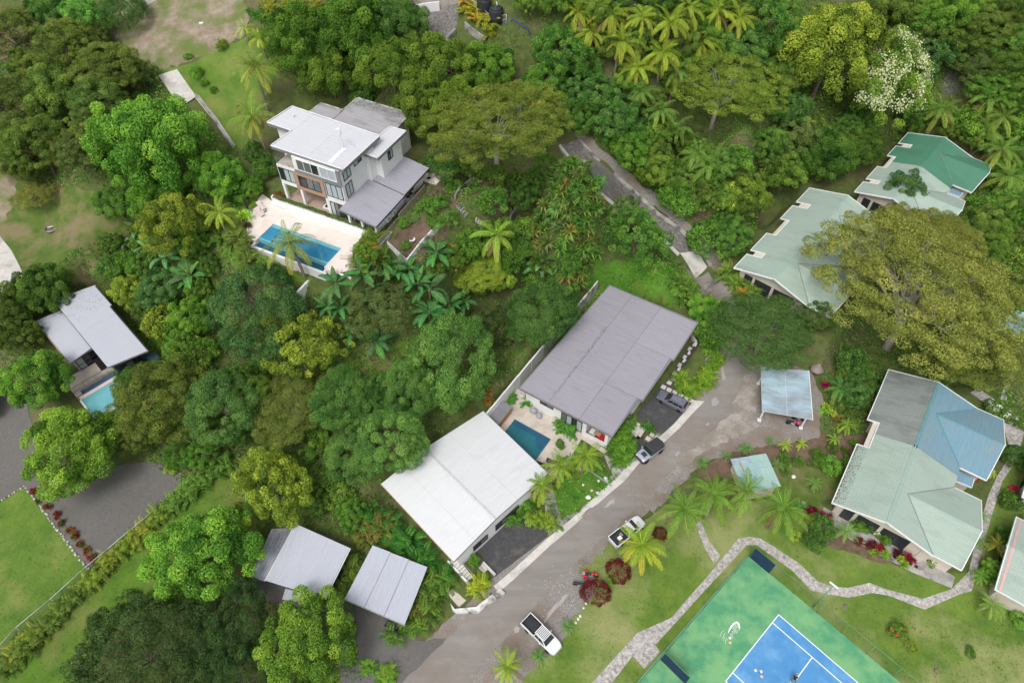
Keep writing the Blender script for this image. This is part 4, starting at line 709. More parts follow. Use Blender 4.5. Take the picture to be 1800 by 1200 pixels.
def railing(par, a, b, z, h=1.0, sp=.28, m='dark_frame'):
    a, b = np.array(a), np.array(b); L_ = np.hypot(*(b - a)); f = MB(); f.tube([(*a, z + h), (*b, z + h)], .03, 5); f.tube([(*a, z + .12), (*b, z + .12)], .02, 4)
    n = int(L_ / sp)
    for i in range(n + 1): q = a + (b - a) * i / n; f.tube([(*q, z), (*q, z + h)], .035 if i % 6 == 0 else .014, 4)
    f.build('railing', m, par)
railing(o, (14.5, -5.25), (14.5, .4), .1); railing(o, (14.5, -5.25), (17.6, -5.25), 0.0); railing(o, (11.3, -2.9), (11.3, -.2), .1, 1.0)
P_ = at(F_LH, 'turquoise_pool', 'small turquoise pool with a dark blue wall under the black railing', 'pool'); part(P_, 'dark_wall', 'pool_blue_tile', (14.62, 15.5, -4.38, .4, -.7, -.2)); part(P_, 'coping', 'deck_stone', (15.5, 16.1, -5.0, .4, -.7, -.1)); part(P_, 'water', 'water_pale', (16.1, 20.6, -4.9, .4, -1, -.22)); part(P_, 'wall_step', 'water_pale', (16.12, 16.7, -4.85, .35, -.5, -.212)); part(P_, 'rim', 'white_plaster', (16.1, 20.9, -5.2, -4.92, -1, -.1), (20.62, 20.9, -4.92, .4, -1, -.1))
o = thing('left_edge_roof', 'corner of a pale grey roof at the left edge of the picture', 'house', (*gp(-22, 690)[:2], gp(-22, 690)[2]), 20); slab(o, 'roof', [(-6, -5), (2.2, -5), (1.6, 1.2), (-6, 1.5)], 3.4, .2, 'roof_left'); part(o, 'wall', 'cream_wall', (-5.5, 1.2, -4.4, .8, -.5, 3.2)); boards(o, 'gutter', [(2.25, -5), (1.65, 1.2)], [3.4, 3.4], 'dark_frame', .16, .1)

# ------------------------------------------------------------------ the green-roofed bungalows: one plan, four times
def bungalow(F, lab, mats, caps, slots=(), trim='white_trim', blue_low=True, e=3.3, rise=1.75, endtrim=None):
    """main gable with two cross wings on the far side; mats = (west south, west north, east south, east north)"""
    H = at(F, 'bungalow', lab, 'house', 'green-roofed bungalows'); US = 13.4
    zw = lambda u, v: e + rise * (-v / 6.4); ze = lambda u, v: e + rise * ((12.6 + v) / 6.2)
    sl = lambda c: [(c[0], 0), (c[0], -c[2]), (c[1], -c[2]), (c[1], 0)]
    Ps = [(0, 0)] + sum([sl(c) for c in slots if c[1] < 10], []) + [(10.7, 0), (10.7, -1.5), (13.39, -1.5), (13.39, -6.4), (0, -6.4)]
    Pn = [(13.41, -1.5), (15.6, -1.5), (15.6, 0)] + sum([sl(c) for c in slots if c[0] > 15.6], []) + [(26.3, 0), (26.3, -6.4), (13.41, -6.4)]
    for P, m in ((Ps, mats[0]), (Pn, mats[1])): slab(H, 'roof_slope', P, [zw(*q) for q in P], .12, m)
    ap1, ap2 = (20.75, -7.45), (5.75, -7.45)
    Es = [(0, -6.41), (13.39, -6.41), (13.39, -12.6), (11.3, -12.6), ap2, (.1, -12.6), (0, -12.6)]; En = [(13.41, -6.41), (26.3, -6.41), (26.3, -12.6), ap1, (14.9, -12.6), (13.41, -12.6)]
    for P, m in ((Es, mats[2]), (En, mats[3])): slab(H, 'roof_slope', P, [ze(*q) for q in P], .12, m)
    for (a, b, c), m in (((.1, 5.75, 11.3), mats[2]), ((14.9, 20.75, 26.4), mats[3])):
        za = ze(b, -7.45)
        for o_, vv in ((a, -12.58), (c, -12.58)):
            P = [(o_, vv), (b, -7.47), (b, -16.4), (o_, -15.9)]; slab(H, 'roof_slope', P, [e + .01, za + .005, za + .005, e + .01], .12, m)
            boards(H, 'valley', [(b, -7.47), (o_, -12.58)], [za + .06, e + .06], 'roof_seam' if m != 'roof_blue' else 'teal_cap', .04, .08, drop=.04)
        boards(H, 'ridge_cap', [(b, -7.5), (b, -16.4)], [za + .06, za + .06], caps[0 if a < 10 else 1], .09, .4)
        boards(H, 'fascia', [(a, -15.95), (b, -16.45), (c, -15.95)], [e, za, e], endtrim or trim, .26, .1); boards(H, 'gutter', [(a - .04 if a < 10 else a - .04, -12.6), (a - .04, -15.9)], [e, e], trim, .2, .1); boards(H, 'gutter', [(c + .04, -12.6), (c + .04, -15.9)], [e, e], trim, .2, .1)
        part(H, 'wall', 'cream_wall', (a + .7, c - .7, -15.3, -11.6, -.6, e - .1)); m_ = MB(); m_.prism([(a + .7, -15.3), (c - .7, -15.3), (c - .7, -15.2), (a + .7, -15.2)], e - .1, e + .2); m_.build('gable_wall', 'cream_wall', H)
        win(H, '-v', b - 1.5, b + 1.5, .2, 2.3, -15.3, [Gd, Gm, Gd])
    boards(H, 'ridge_cap', [(0, -6.4), (13.4, -6.4)], [e + rise + .06] * 2, caps[0], .09, .45); boards(H, 'ridge_cap', [(13.42, -6.4), (26.3, -6.4)], [e + rise + .06] * 2, caps[1], .09, .45)
    out = [q for q in Ps if q[1] > -6.3]; out2 = [q for q in Pn if q[1] > -6.3]
    boards(H, 'gutter', [(q[0], q[1] + .03) for q in out], [zw(*q) for q in out], trim, .22, .11); boards(H, 'gutter', [(q[0], q[1] + .03) for q in out2], [zw(*q) for q in out2], trim, .22, .11)
    boards(H, 'fascia', [(-.04, 0), (-.04, -6.4), (-.04, -12.6)], [e, e + rise, e], trim, .26, .1); boards(H, 'fascia', [(26.34, 0), (26.34, -6.4), (26.34, -12.6)], [e, e + rise, e], trim, .26, .1)
    part(H, 'wall', 'cream_wall', (.9, 25.4, -11.6, -2.2, -.6, e - .1), (.9, 10.0, -2.2, -.8, -.6, e - .1), (16.2, 25.4, -2.2, -.8, -.6, e - .1)); m_ = MB(); m_.prism([(.9, -11.6), (25.4, -11.6), (25.4, -6.4), (.9, -6.4)], e - .1, [e, e, e + rise - .25, e + rise - .25]); m_.prism([(.9, -6.39), (25.4, -6.39), (25.4, -.8), (.9, -.8)], e - .1, [e + rise - .25, e + rise - .25, e, e]); m_.build('gable_wall', 'cream_wall', H)
    slab(H, 'small_roof', [(13.0, -12.75), (13.2, -14.7), (14.85, -14.7), (14.9, -12.75)], 2.6, .1, 'roof_blue' if blue_low else mats[2]); boards(H, 'small_fascia', [(13.0, -12.75), (13.2, -14.75), (14.85, -14.75)], [2.6] * 3, trim, .24, .08); part(H, 'bath_wall', 'cream_wall', (13.3, 14.7, -14.4, -11.7, -.6, 2.5))
    for u in (3, 7.5, 18.5, 23): win(H, '+v', u - .8, u + .8, 1.0, 2.2, -.8, [Gd, Gm], 'white_trim')
    for a, b in ((-2.2, -1.2), (-5.4, -3.0), (-9.2, -6.2)): win(H, '-u', a - .8, b - .6, .1, 2.4, .9, [Gd] * max(1, int(b - a)), 'dark_frame')
    return H
SL = ((4.1, 5.4, 2.4), (20.0, 21.4, 2.4))
B1 = bungalow(F_G1, 'large bungalow with mint green and blue patchwork roof near the tennis court', ('roof_mint', 'roof_weathered', 'roof_mint', 'roof_blue'), ('mint_cap', 'teal_cap'), ())
B2 = bungalow(F_G2, 'bungalow with an all mint green roof beside the steep road', ('roof_mint',) * 4, ('mint_cap', 'mint_cap'), SL)
B3 = bungalow(F_G3, 'bungalow with a half dark green, half mint roof under the flowering tree', ('roof_mint', 'roof_green', 'roof_mint', 'roof_green'), ('mint_cap', 'green_cap'), SL); B3.scale = (.886, .95, 1)
_a, _b = unp(1785, 915, 3.7), unp(1750, 1035, 3.7); _d = (_b - _a)[:2]; _dg = math.degrees(math.atan2(_d[1], _d[0])); _f = Frame(0, 0, .4, _dg); _o = _b[:2] - _f.u * 26.4 - _f.v * -15.9
F_G4 = Frame(_o[0], _o[1], .4, _dg)
bungalow(F_G4, 'mint roofed bungalow with a pink eave strip at the right edge of the picture', ('roof_mint',) * 4, ('mint_cap', 'mint_cap'), (), endtrim='white_trim')
o = at(F_G4, 'pink_eave_strip', 'faded pink strip along the eave of the bungalow at the right edge', 'flashing'); ze_ = 3.3 + 1.75 * (12.6 - 7.45) / 6.2
for s_ in (0, 1):
    a_, b_ = ((20.75, -16.05), (26.35, -15.6)) if s_ else ((15.0, -15.6), (20.75, -16.05)); za_, zb_ = (ze_ + .03, 3.36) if s_ else (3.36, ze_ + .03)
    m_ = MB(); m_.prism([a_, b_, (b_[0], b_[1] + .32), (a_[0], a_[1] + .32)], [za_, zb_, zb_, za_], [za_ + .02, zb_ + .02, zb_ + .02, za_ + .02]); m_.build('strip', 'pink_trim', o)
p = gp(1752, 606); H = thing('garden_pavilion', 'blue and green roofed pavilion half hidden under the great olive tree at the right', 'pavilion', p, 35)
for s_, m in ((-1, 'roof_blue'), (1, 'roof_aqua')): slab(H, 'roof_slope', [(-5, 0), (5, 0), (5, 3.2 * s_), (-5, 3.2 * s_)], [3.9, 3.9, 2.8, 2.8], .1, m)
part(H, 'wall', 'cream_wall', (-4.3, 4.3, -2.6, 2.6, -.6, 2.75)); boards(H, 'ridge_cap', [(-5, 0), (5, 0)], [3.95] * 2, 'teal_cap', .09, .4); boards(H, 'fascia', [(5.03, -3.2), (5.03, 0), (5.03, 3.2)], [2.8, 3.9, 2.8], 'white_trim', .24, .1)
drape('pavilion_terrace', gpl([(1740,575),(1775,540),(1800,545),(1800,590),(1765,615)]), 'concrete', .07, 1.0); drape('pavilion_terrace', gpl([(1768,590),(1795,580),(1800,600),(1785,605)]), 'white_stone', .12, 1.0)
drape('bungalow_patio', F_G1.poly([(-1.6, .3), (-1.5, -12), (-.8, -16.5), (1, -16.5), (1, .3)]), 'concrete_old', .06, 1.0); drape('sandy_patch', gpl([(1608,990),(1640,990),(1655,1002),(1640,1012),(1610,1000)]), 'gravel_pale', .07, .8, .2)
drape('bungalow_patio', gpl([(1768,1050),(1800,1060),(1840,1075),(1830,1110),(1790,1080),(1772,1072)]), 'concrete_old', .06, 1.0)
for k, (u, v, s, lb) in enumerate(((-.6, -9.6, .5, 'square dark grate set in the patio beside the mint gable'), (-.5, -11.3, .35, 'larger of the two small dark vents on the patio'), (-.5, -12.1, .25, 'smaller of the two small dark vents on the patio'))):
    p = F_G1.p(u, v); o = thing('vent_grate', lb, 'grate', (p[0], p[1], .57), F_G1.deg); part(o, 'frame', 'wood_fence', (-s, s, -s, s, 0, .06)); part(o, 'grille', 'dark_opening', (-s * .7, s * .7, -s * .7, s * .7, .061, .08))
# blue carport
H = at(F_CP, 'blue_carport', 'pale blue tiled carport roof on two white posts by the gravel apron', 'carport')
CPO = [(0, -.3), (6.95, -.1), (6.5, 8.4), (-.4, 7.4)]; ZC = [3.0, 3.0, 3.3, 3.3]
slab(H, 'roof', CPO, ZC, .1, 'white_trim')
for t0, t1 in ((0, .5), (.5, 1)):
    P4 = [(6.95 * t0 + .02, -.3 + .2 * t0), (6.95 * t1 - .02, -.3 + .2 * t1), (-.4 + 6.9 * t1 - .02, 7.4 + t1), (-.4 + 6.9 * t0 + .02, 7.4 + t0)]; slab(H, 'roof_sheet', P4, [3.03 + .015 * t0, 3.03 + .015 * t0, 3.33 + .015 * t0, 3.33 + .015 * t0], .02, 'roof_sky')
boards(H, 'gutter', [(6.98, -.1), (6.53, 8.4)], [3.0, 3.3], 'white_trim', .18, .1)
for u, v in ((.35, .1), (6.2, .2), (.1, 6.8), (6.1, 7.6)): part(H, 'post', 'white_metal', (u - .09, u + .09, v - .09, v + .09, -.05, 2.9)); part(H, 'post_base', 'white_stone', (u - .26, u + .26, v - .26, v + .26, -.4, .3))
# small aqua shed
p = unp(1284, 806, 3.4); F_SH = Frame(p[0], p[1], .9, -80.5); H = at(F_SH, 'aqua_shed', 'small shed with pale aqua patched roof sheets behind the row of palms', 'shed')
part(H, 'wall', 'cream_wall', (.4, 5.0, .4, 4.5, -.4, 2.35))
for k in range(5):
    a0, a1 = 1.02 * k, 1.02 * (k + 1) - .02
    for j, (c0, c1) in enumerate(((0, 2.6), (2.62, 5.1))): zz = [2.45 + .03 * c0 + .01 * (k % 2)] * 2 + [2.45 + .03 * c1 + .01 * (k % 2)] * 2; slab(H, 'roof_panel', [(a0, c0), (a1, c0), (a1 + .05, c1), (a0 + .05, c1)], zz, .05, 'roof_aqua' if (k, j) != (0, 0) else 'roof_sky')
slab(H, 'rust_strip', [(.6, .9), (2.3, 1.0), (2.3, 1.25), (.6, 1.15)], 2.53, .02, 'wood_clad')
# ------------------------------------------------------------------ plants: meshes are made once and shared
def quads(name, V, tint):
    """n x 4 x 3 corner array -> mesh of separate leaf faces with a random value per leaf"""
    n = len(V); me = bpy.data.meshes.new(name)
    me.vertices.add(n * 4); me.vertices.foreach_set('co', V.astype(np.float32).ravel())
    me.loops.add(n * 4); me.loops.foreach_set('vertex_index', np.arange(n * 4, dtype=np.int32)); me.polygons.add(n); me.polygons.foreach_set('loop_start', (np.arange(n) * 4).astype(np.int32))
    me.update(); at_ = me.attributes.new('tint', 'FLOAT', 'POINT'); at_.data.foreach_set('value', np.repeat(np.clip(tint, 0, 1), 4).astype(np.float32)); return me
def unit(A): return A / np.maximum(np.linalg.norm(A, axis=1, keepdims=True), 1e-9)
def leaf_quads(P, N, L, W, rng, droop=.0):
    n = len(P); N = unit(N); A = unit(np.cross(N, rng.normal(size=(n, 3)))); A = unit(A + np.array([0, 0, -droop])); B = unit(np.cross(N, A)); L = L * rng.uniform(.65, 1.3, n)[:, None]; W = W * rng.uniform(.7, 1.3, n)[:, None]
    return np.stack([P - A * L / 2, P + B * W / 2 + N * L * .06, P + A * L / 2 - N * L * .1, P - B * W / 2 + N * L * .06], 1)
def crown(name, seed, R_, Rz, nc, cr, per, L, W, flat=1.0, inner=.72, jit=.55, droop=.25, lobes=5, low=-.3, lobe_amp=.16, tintc=.16, hole=0.0):
    """foliage of a tree: leaves on the shells of many clumps spread over and through the crown, centred on the origin"""
    rng = np.random.default_rng(seed)
    D = unit(rng.normal(size=(nc * 6, 3))); D = D[D[:, 2] > low]
    sel = [D[0]]                                # spread the clumps evenly: farthest of a few tries
    cand = iter(D[1:])
    pts = []
    for k in range(nc):
        best, bd = None, -1
        for t in range(5):
            c_ = D[rng.integers(len(D))]
            d_ = min([np.sum((c_ - q) ** 2) for q in pts]) if pts else 1
            if d_ > bd: best, bd = c_, d_
        pts.append(best)
    D = np.array(pts); LB = unit(rng.normal(size=(lobes, 3)) * [1, 1, .7] + [0, 0, .25])
    lob = 1 + lobe_amp * (np.max(D @ LB.T, 1) * 2 - 1.3) + rng.normal(0, .035, nc)
    rr = rng.uniform(inner, 1.0, nc) ** .6 * lob; Cn = D * rr[:, None] * np.array([R_, R_, Rz])
    crs = cr * rng.uniform(.65, 1.35, nc); ct = rng.normal(0, tintc, nc)
    k_ = rng.integers(0, 1, 1); P, N, T = [], [], []
    for c_, d_, r_, t_ in zip(Cn, D, crs, ct):
        if hole and rng.random() < hole: continue
        m = max(8, int(per * (r_ / cr) ** 2)); q = unit(rng.normal(size=(m * 2, 3))); up = unit((d_ * .8 + np.array([0, 0, .55]))[None])[0]
        q = q[q @ up > -.25][:m]; m = len(q); sh = rng.uniform(.72, 1.06, m)[:, None]
        P.append(c_ + q * sh * r_ * np.array([1, 1, flat])); N.append(q * np.array([1, 1, 1 / max(flat, .35)]) + rng.normal(0, jit, (m, 3)) + np.array([0, 0, .35])); T.append(.5 + t_ + rng.normal(0, .15, m) + .06 * q[:, 2])
    P, N, T = np.concatenate(P), np.concatenate(N), np.concatenate(T)
    return quads(name, leaf_quads(P, N, L, W, rng, droop), T), Cn
def limbs(name, seed, hc, Cn, r0=.28, nl=7, sub=3, fork=.5, thin=1.0):
    """trunk and boughs from the foot to the clumps; crown centre at height hc"""
    rng = np.random.default_rng(seed); mb = MB(); zf = hc * fork; lean = rng.normal(0, .25, 2)
    T = np.array([lean[0], lean[1], zf]); tips = []; mb.tube([(0, 0, -2.0), (lean[0] * .3, lean[1] * .3, zf * .45), tuple(T)], [r0 * 1.25, r0, r0 * .8], 7)
    for k in range(nl):
        c_ = Cn[rng.integers(len(Cn))] * .62 + np.array([0, 0, hc]); m = T * .45 + c_ * .55 + np.array([0, 0, .12 * hc]) + rng.normal(0, .25, 3)
        mb.tube([tuple(T - [0, 0, .3]), tuple(m), tuple(c_)], [r0 * .5 * thin, r0 * .34 * thin, r0 * .2 * thin], 5, False)
        for j in range(sub):
            dd = np.sum((Cn + [0, 0, hc] - c_) ** 2, 1); e_ = (Cn + [0, 0, hc])[np.argsort(dd)[rng.integers(min(10, len(Cn)))]]
            mid = (c_ + e_) / 2 + rng.normal(0, .18, 3); tip = e_ + (e_ - np.array([0, 0, hc])) * rng.uniform(-.05, .14) + rng.normal(0, .15, 3); tips.append((mid, tip)); mb.tube([tuple(c_), tuple(mid), tuple(tip)], [r0 * .18 * thin, r0 * .12 * thin, r0 * .05 * thin], 4, False)
    for k in range(10):                         # bare twigs that stick out of the leaves
        c_, t_ = tips[rng.integers(len(tips))]; d_ = (t_ - c_) / max(np.linalg.norm(t_ - c_), .1)
        for j in range(3): e_ = c_ + (d_ + rng.normal(0, .45, 3) + [0, 0, .5]) * rng.uniform(.10, .2) * hc; mb.tube([tuple(c_), tuple((c_ + e_) / 2 + rng.normal(0, .04, 3)), tuple(e_)], [r0 * .1, r0 * .08, r0 * .03], 4, False)
    return mb.mesh(name)
# kind: crown height centre, crown mesh, trunk mesh, nominal radius, bark
TK = {}
def tree_kind(key, hc, R_, bark, seeds, r0=.28, nl=7, sub=3, fork=.5, thin=1.0, **kw):
    TK[key] = []
    for s in seeds:
        cm, Cn = crown('foliage_' + key, s, R_, **kw); cm.materials.append(MATS['leaf']); tm = limbs('trunk_' + key, s, hc, Cn, r0, nl, sub, fork, thin); tm.materials.append(MATS[bark]); co = np.empty(len(cm.vertices) * 3, np.float32); cm.vertices.foreach_get('co', co); co = co.reshape(-1, 3); TK[key].append((cm, tm, hc, float(np.percentile(np.hypot(co[:, 0], co[:, 1]), 97)), kw['Rz']))
tree_kind('mango', 5.4, 5.5, 'bark', (1, 2, 3), Rz=4.8, nc=88, cr=1.12, per=430, L=.27, W=.115, jit=.28, droop=.5, low=-.45, inner=.94, lobes=6, lobe_amp=.24, tintc=.15)
tree_kind('broad', 5.4, 5.5, 'bark', (11, 12, 13), Rz=4.2, nc=110, cr=.98, per=400, L=.26, W=.15, jit=.7, low=-.35, inner=.42, lobes=8, lobe_amp=.34, tintc=.17, hole=.06)
tree_kind('loose', 5.0, 5.0, 'bark', (21, 22, 23), Rz=4.2, nc=125, cr=.76, per=230, L=.27, W=.14, jit=.7, low=-.35, inner=.3, lobes=8, lobe_amp=.36, tintc=.18, hole=.09)
tree_kind('feather', 5.2, 7.0, 'bark_pale', (31, 32), Rz=3.0, nc=220, cr=1.05, per=215, L=.25, W=.085, flat=.4, jit=.5, low=-.15, inner=.3, lobes=8, lobe_amp=.3, tintc=.12, nl=12, sub=5, fork=.6, thin=1.15)
tree_kind('spread', 9.0, 12.0, 'bark_pale', (35,), Rz=5.0, nc=460, cr=1.1, per=215, L=.27, W=.10, flat=.45, jit=.55, low=-.1, inner=.35, lobes=12, lobe_amp=.3, tintc=.12, r0=.5, nl=22, sub=6, fork=.55, thin=1.0, hole=.08)
tree_kind('dark', 5.5, 7.0, 'bark', (41, 42), Rz=4.8, nc=230, cr=.78, per=190, L=.23, W=.115, jit=.65, low=-.3, inner=.6, lobes=9, lobe_amp=.28, tintc=.14)
tree_kind('tamarind', 5.2, 5.0, 'bark', (51, 52), Rz=4.4, nc=150, cr=.78, per=190, L=.36, W=.075, flat=.6, jit=.5, low=-.3, inner=.45, lobes=8, lobe_amp=.32, tintc=.14, droop=.5)
tree_kind('bush', 1.1, 1.5, 'bark', (61, 62, 63), r0=.07, nl=5, sub=2, Rz=1.15, nc=40, cr=.42, per=90, L=.2, W=.1, jit=.6, low=-.35, inner=.5, lobes=5, lobe_amp=.28, tintc=.14)
tree_kind('round', 1.1, 1.4, 'bark', (71,), r0=.06, nl=5, sub=2, Rz=1.15, nc=60, cr=.3, per=70, L=.14, W=.07, jit=.5, low=-.5, inner=.93, lobes=3, lobe_amp=.04, tintc=.1)
_vr = random.Random(5)
def tree(px, py, rpx, key, col, lab, grp=None, var=None, zs=1.0, up=None, name=None, cat=None):
    col = (min(max(col[0], .45 * col[1]), (.9 if key in ('spread', 'feather') else .74) * col[1]), col[1], min(max(col[2], .13 * col[1]), .28 * col[1])) if col[1] > col[0] else col
    """plant a tree whose crown centre shows at (px, py) with radius rpx in the photograph"""
    cm, tm, hc, R_, Rz = TK[key][(var if var is not None else _vr.randrange(9)) % len(TK[key])]
    s = 1.0; p = gp(px, py, hc)
    for _ in range(3): s = rpx / ppm(p, hc * s) / R_; p = gp(px, py, hc * s * zs)
    an = _vr.uniform(.88, 1.13)
    o = thing(name or ('shrub' if key in ('bush', 'round') else 'tree'), lab, cat or ('shrub' if key in ('bush', 'round') else 'tree'), (p[0], p[1], p[2] - .03), _vr.uniform(0, 360), grp, (s * an, s / an, s * zs * _vr.uniform(.92, 1.08)))
    c_ = obj('crown', cm, None, o, col); c_.location = (0, 0, hc)
    obj('trunk', tm, None, o); return o
# --- palms
def frond_mesh(name, seed, Ln, e0, bend, nleaf=30, lw=.68, hang=.5, wid=.027):
    """one feather leaf: stalk along +x rising at e0 degrees and bending down, leaflets on both sides"""
    rng = np.random.default_rng(seed); n = 14; pts = [np.zeros(3)]; a = rad(e0)
    for i in range(n): a -= rad(bend) / n * (.5 + i / n); pts.append(pts[-1] + np.array([math.cos(a), 0, math.sin(a)]) * Ln / n)
    pts = np.array(pts); V = []; T = []
    for i in range(n):                                  # stalk
        w0 = .05 * (1 - i / n) + .012; w1 = .05 * (1 - (i + 1) / n) + .012
        V.append([pts[i] + [0, -w0, .01], pts[i + 1] + [0, -w1, .01], pts[i + 1] + [0, w1, .01], pts[i] + [0, w0, .01]]); T.append(.85)
    for k in range(nleaf):
        t = .13 + .87 * k / (nleaf - 1); f = t * n; i = min(int(f), n - 1); p = pts[i] + (pts[i + 1] - pts[i]) * (f - i); d = pts[i + 1] - pts[i]; d = d / np.linalg.norm(d); up = np.array([-d[2], 0, d[0]])
        ll = lw * (math.sin(math.pi * (.12 + .8 * t)) ** .6) * rng.uniform(.85, 1.12)
        for s in (-1, 1):
            dirn = d * (.55 + .5 * t) + np.array([0, s, 0]) * 1.0 - up * hang * .25 - np.array([0, 0, hang * rng.uniform(.35, .75)]); dirn /= np.linalg.norm(dirn); sd_ = np.cross(dirn, up); sd_ /= np.linalg.norm(sd_); mid = p + dirn * ll * .5 + up * .04
            w_ = wid * 1.15; V.append([p - sd_ * w_ * .5, mid - sd_ * w_, p + dirn * ll - np.array([0, 0, hang * .16 * ll]), mid + sd_ * w_]); T.append(.5 + rng.normal(0, .13) + .12 * t)
    return quads(name, np.array(V), np.array(T))
FR = [frond_mesh('frond_up', 1, 3.3, 68, 60, hang=.4), frond_mesh('frond_arch', 2, 3.6, 42, 95, hang=.7), frond_mesh('frond_flat', 3, 3.7, 16, 85, hang=.85), frond_mesh('frond_hang', 4, 3.4, -18, 60, hang=.9)]
for m in FR: m.materials.append(MATS['frond'])
def palm_trunk(seed, h, r=.16):
    rng = random.Random(seed); mb = MB(); a = rng.uniform(0, 6.28); k = rng.uniform(.0, .12) * h; P = []; Q = []
    for i in range(9): t = i / 8; P.append((math.cos(a) * k * (t * t - 1), math.sin(a) * k * (t * t - 1), h * t - (1.2 if i == 0 else 0))); Q.append(r * (1.35 - .5 * t) * (1.06 if i % 2 else 1))
    mb.tube(P, Q, 7); return mb.mesh('palm_trunk')
TRK = {}
def palm(px, py, rpx, lab, h=7.0, col=(.10,.19,.02), old=(.2,.17,.02), nf=24, grp='coconut palms', seed=None, yellow=.3, s=None, name='coconut_palm', nuts=True, cat='palm'):
    """palm whose head shows at (px, py); rpx = reach of its leaves in the photograph"""
    p = gp(px, py, h); s = rpx / ppm(p, h) / 3.4; rg = random.Random(int(px * 7 + py)); o = thing(name, lab, cat, p - [0, 0, .05], rg.uniform(0, 360), grp)
    key = (round(h), rg.randrange(3))
    if key not in TRK: TRK[key] = palm_trunk(hash(key) % 999, key[0]); TRK[key].materials.append(MATS['bark_palm'])
    t = obj('trunk', TRK[key], None, o); t.scale = (max(.45, min(1.1, s * 1.05)),) * 2 + (h / key[0],)
    nf = int(nf * 1.15)
    for k in range(nf):
        a = k * 137.5 + rg.uniform(-14, 14); q = k / (nf - 1); vi = 0 if q < .16 else 1 if q < .46 else 2 if q < .78 else 3
        c_ = [col[i] * (1 - yellow * max(0, q - .35) * 1.5) + old[i] * yellow * max(0, q - .35) * 1.5 for i in range(3)]; j = rg.uniform(.8, 1.22)
        if k >= nf - 2 and h > 3: c_ = (.10, .075, .035)
        f = obj('frond', FR[vi], None, o, tuple(x * j for x in c_)); f.location = (0, 0, h - .02 - .12 * q); f.rotation_euler = (rg.uniform(-.3, .3), rg.uniform(-.22, .22), rad(a)); sc = s * rg.uniform(.72, 1.14) * (.85 if q < .12 else 1); f.scale = (sc, sc, sc)
    if nuts:
        m_ = MB()
        for k in range(5): a = k * 1.3; m_.lathe([(.02, -.14), (.12, -.07), (.13, .05), (.03, .14)], 6, (.24 * math.cos(a), .24 * math.sin(a), h - .35))
        m_.build('coconuts', 'wood_clad' if yellow > .5 else 'bark_palm', o)
    return o
# --- feathery clump palm: used one by one and along hedges
def clump_mesh(name, seed, nf=30, Ln=1.5, nl=11, lw=.42, wid=.045, spread=.35, hgt_=.9):
    rng = np.random.default_rng(seed); V = []; T = []
    for k in range(nf):
        a = rng.uniform(0, 6.28); e0 = rng.uniform(25, 82); base = np.array([rng.normal(0, spread), rng.normal(0, spread), rng.uniform(.0, hgt_)]); ca, sa = math.cos(a), math.sin(a); f = 6; pt = base; an = rad(e0); LL = Ln * rng.uniform(.7, 1.2); pts = [pt]; tt = rng.normal(0, .16)
        for i in range(f): an -= rad(78) / f * (.5 + i / f); pt = pt + np.array([math.cos(an) * ca, math.cos(an) * sa, math.sin(an)]) * LL / f; pts.append(pt)
        for i in range(nl):
            t = .2 + .8 * i / (nl - 1); u_ = t * f; j = min(int(u_), f - 1); p = pts[j] + (pts[j + 1] - pts[j]) * (u_ - j); d = pts[j + 1] - pts[j]; d = d / np.linalg.norm(d); side = np.array([-sa, ca, 0]); up = np.cross(d, side)
            if up[2] < 0: up = -up
            for s in (-1, 1):
                dr = d * .8 + side * s - np.array([0, 0, .35]); dr /= np.linalg.norm(dr); ll = lw * (1.15 - .55 * t) * rng.uniform(.85, 1.2); sd_ = np.cross(dr, up); sd_ /= np.linalg.norm(sd_); mid = p + dr * ll * .5 + up * .03; V.append([p - sd_ * wid * .4, mid - sd_ * wid, p + dr * ll - [0, 0, .1 * ll], mid + sd_ * wid]); T.append(.5 + tt + rng.normal(0, .1) + .1 * (pt[2] > 1))
    return quads(name, np.array(V), np.array(T))
CL = [clump_mesh('clump', s) for s in (1, 2, 3)]
for m in CL: m.materials.append(MATS['frond'])
def hedge(pts, lab, col, sp=1.0, sc=1.0, name='palm_hedge', cat='hedge', width=.5, grp=None, jit=.16, warm=None):
    """hedge of feathery clump palms along ground pixels"""
    W = gpl(pts); o = thing(name, lab, cat, (W[0][0], W[0][1], hgt(*W[0])), 0, grp); rg = random.Random(int(pts[0][0] + pts[0][1])); z0 = hgt(*W[0])
    for a, b in zip(W, W[1:]):
        n = max(1, int(np.hypot(*(b - a)) / sp))
        for i in range(n):
            q = a + (b - a) * (i + rg.random()) / n + np.array([rg.gauss(0, width * .5), rg.gauss(0, width * .5)]); j = rg.uniform(1 - jit, 1 + jit); cc = warm if warm and rg.random() < .16 else col
            c_ = obj('clump', CL[rg.randrange(3)], None, o, tuple(x * j for x in cc)); c_.location = (q[0] - W[0][0], q[1] - W[0][1], hgt(*q) - z0 - .05); c_.rotation_euler = (0, 0, rg.uniform(0, 6.28)); k = sc * rg.uniform(.8, 1.2); c_.scale = (k, k, k * rg.uniform(.9, 1.15))
    return o
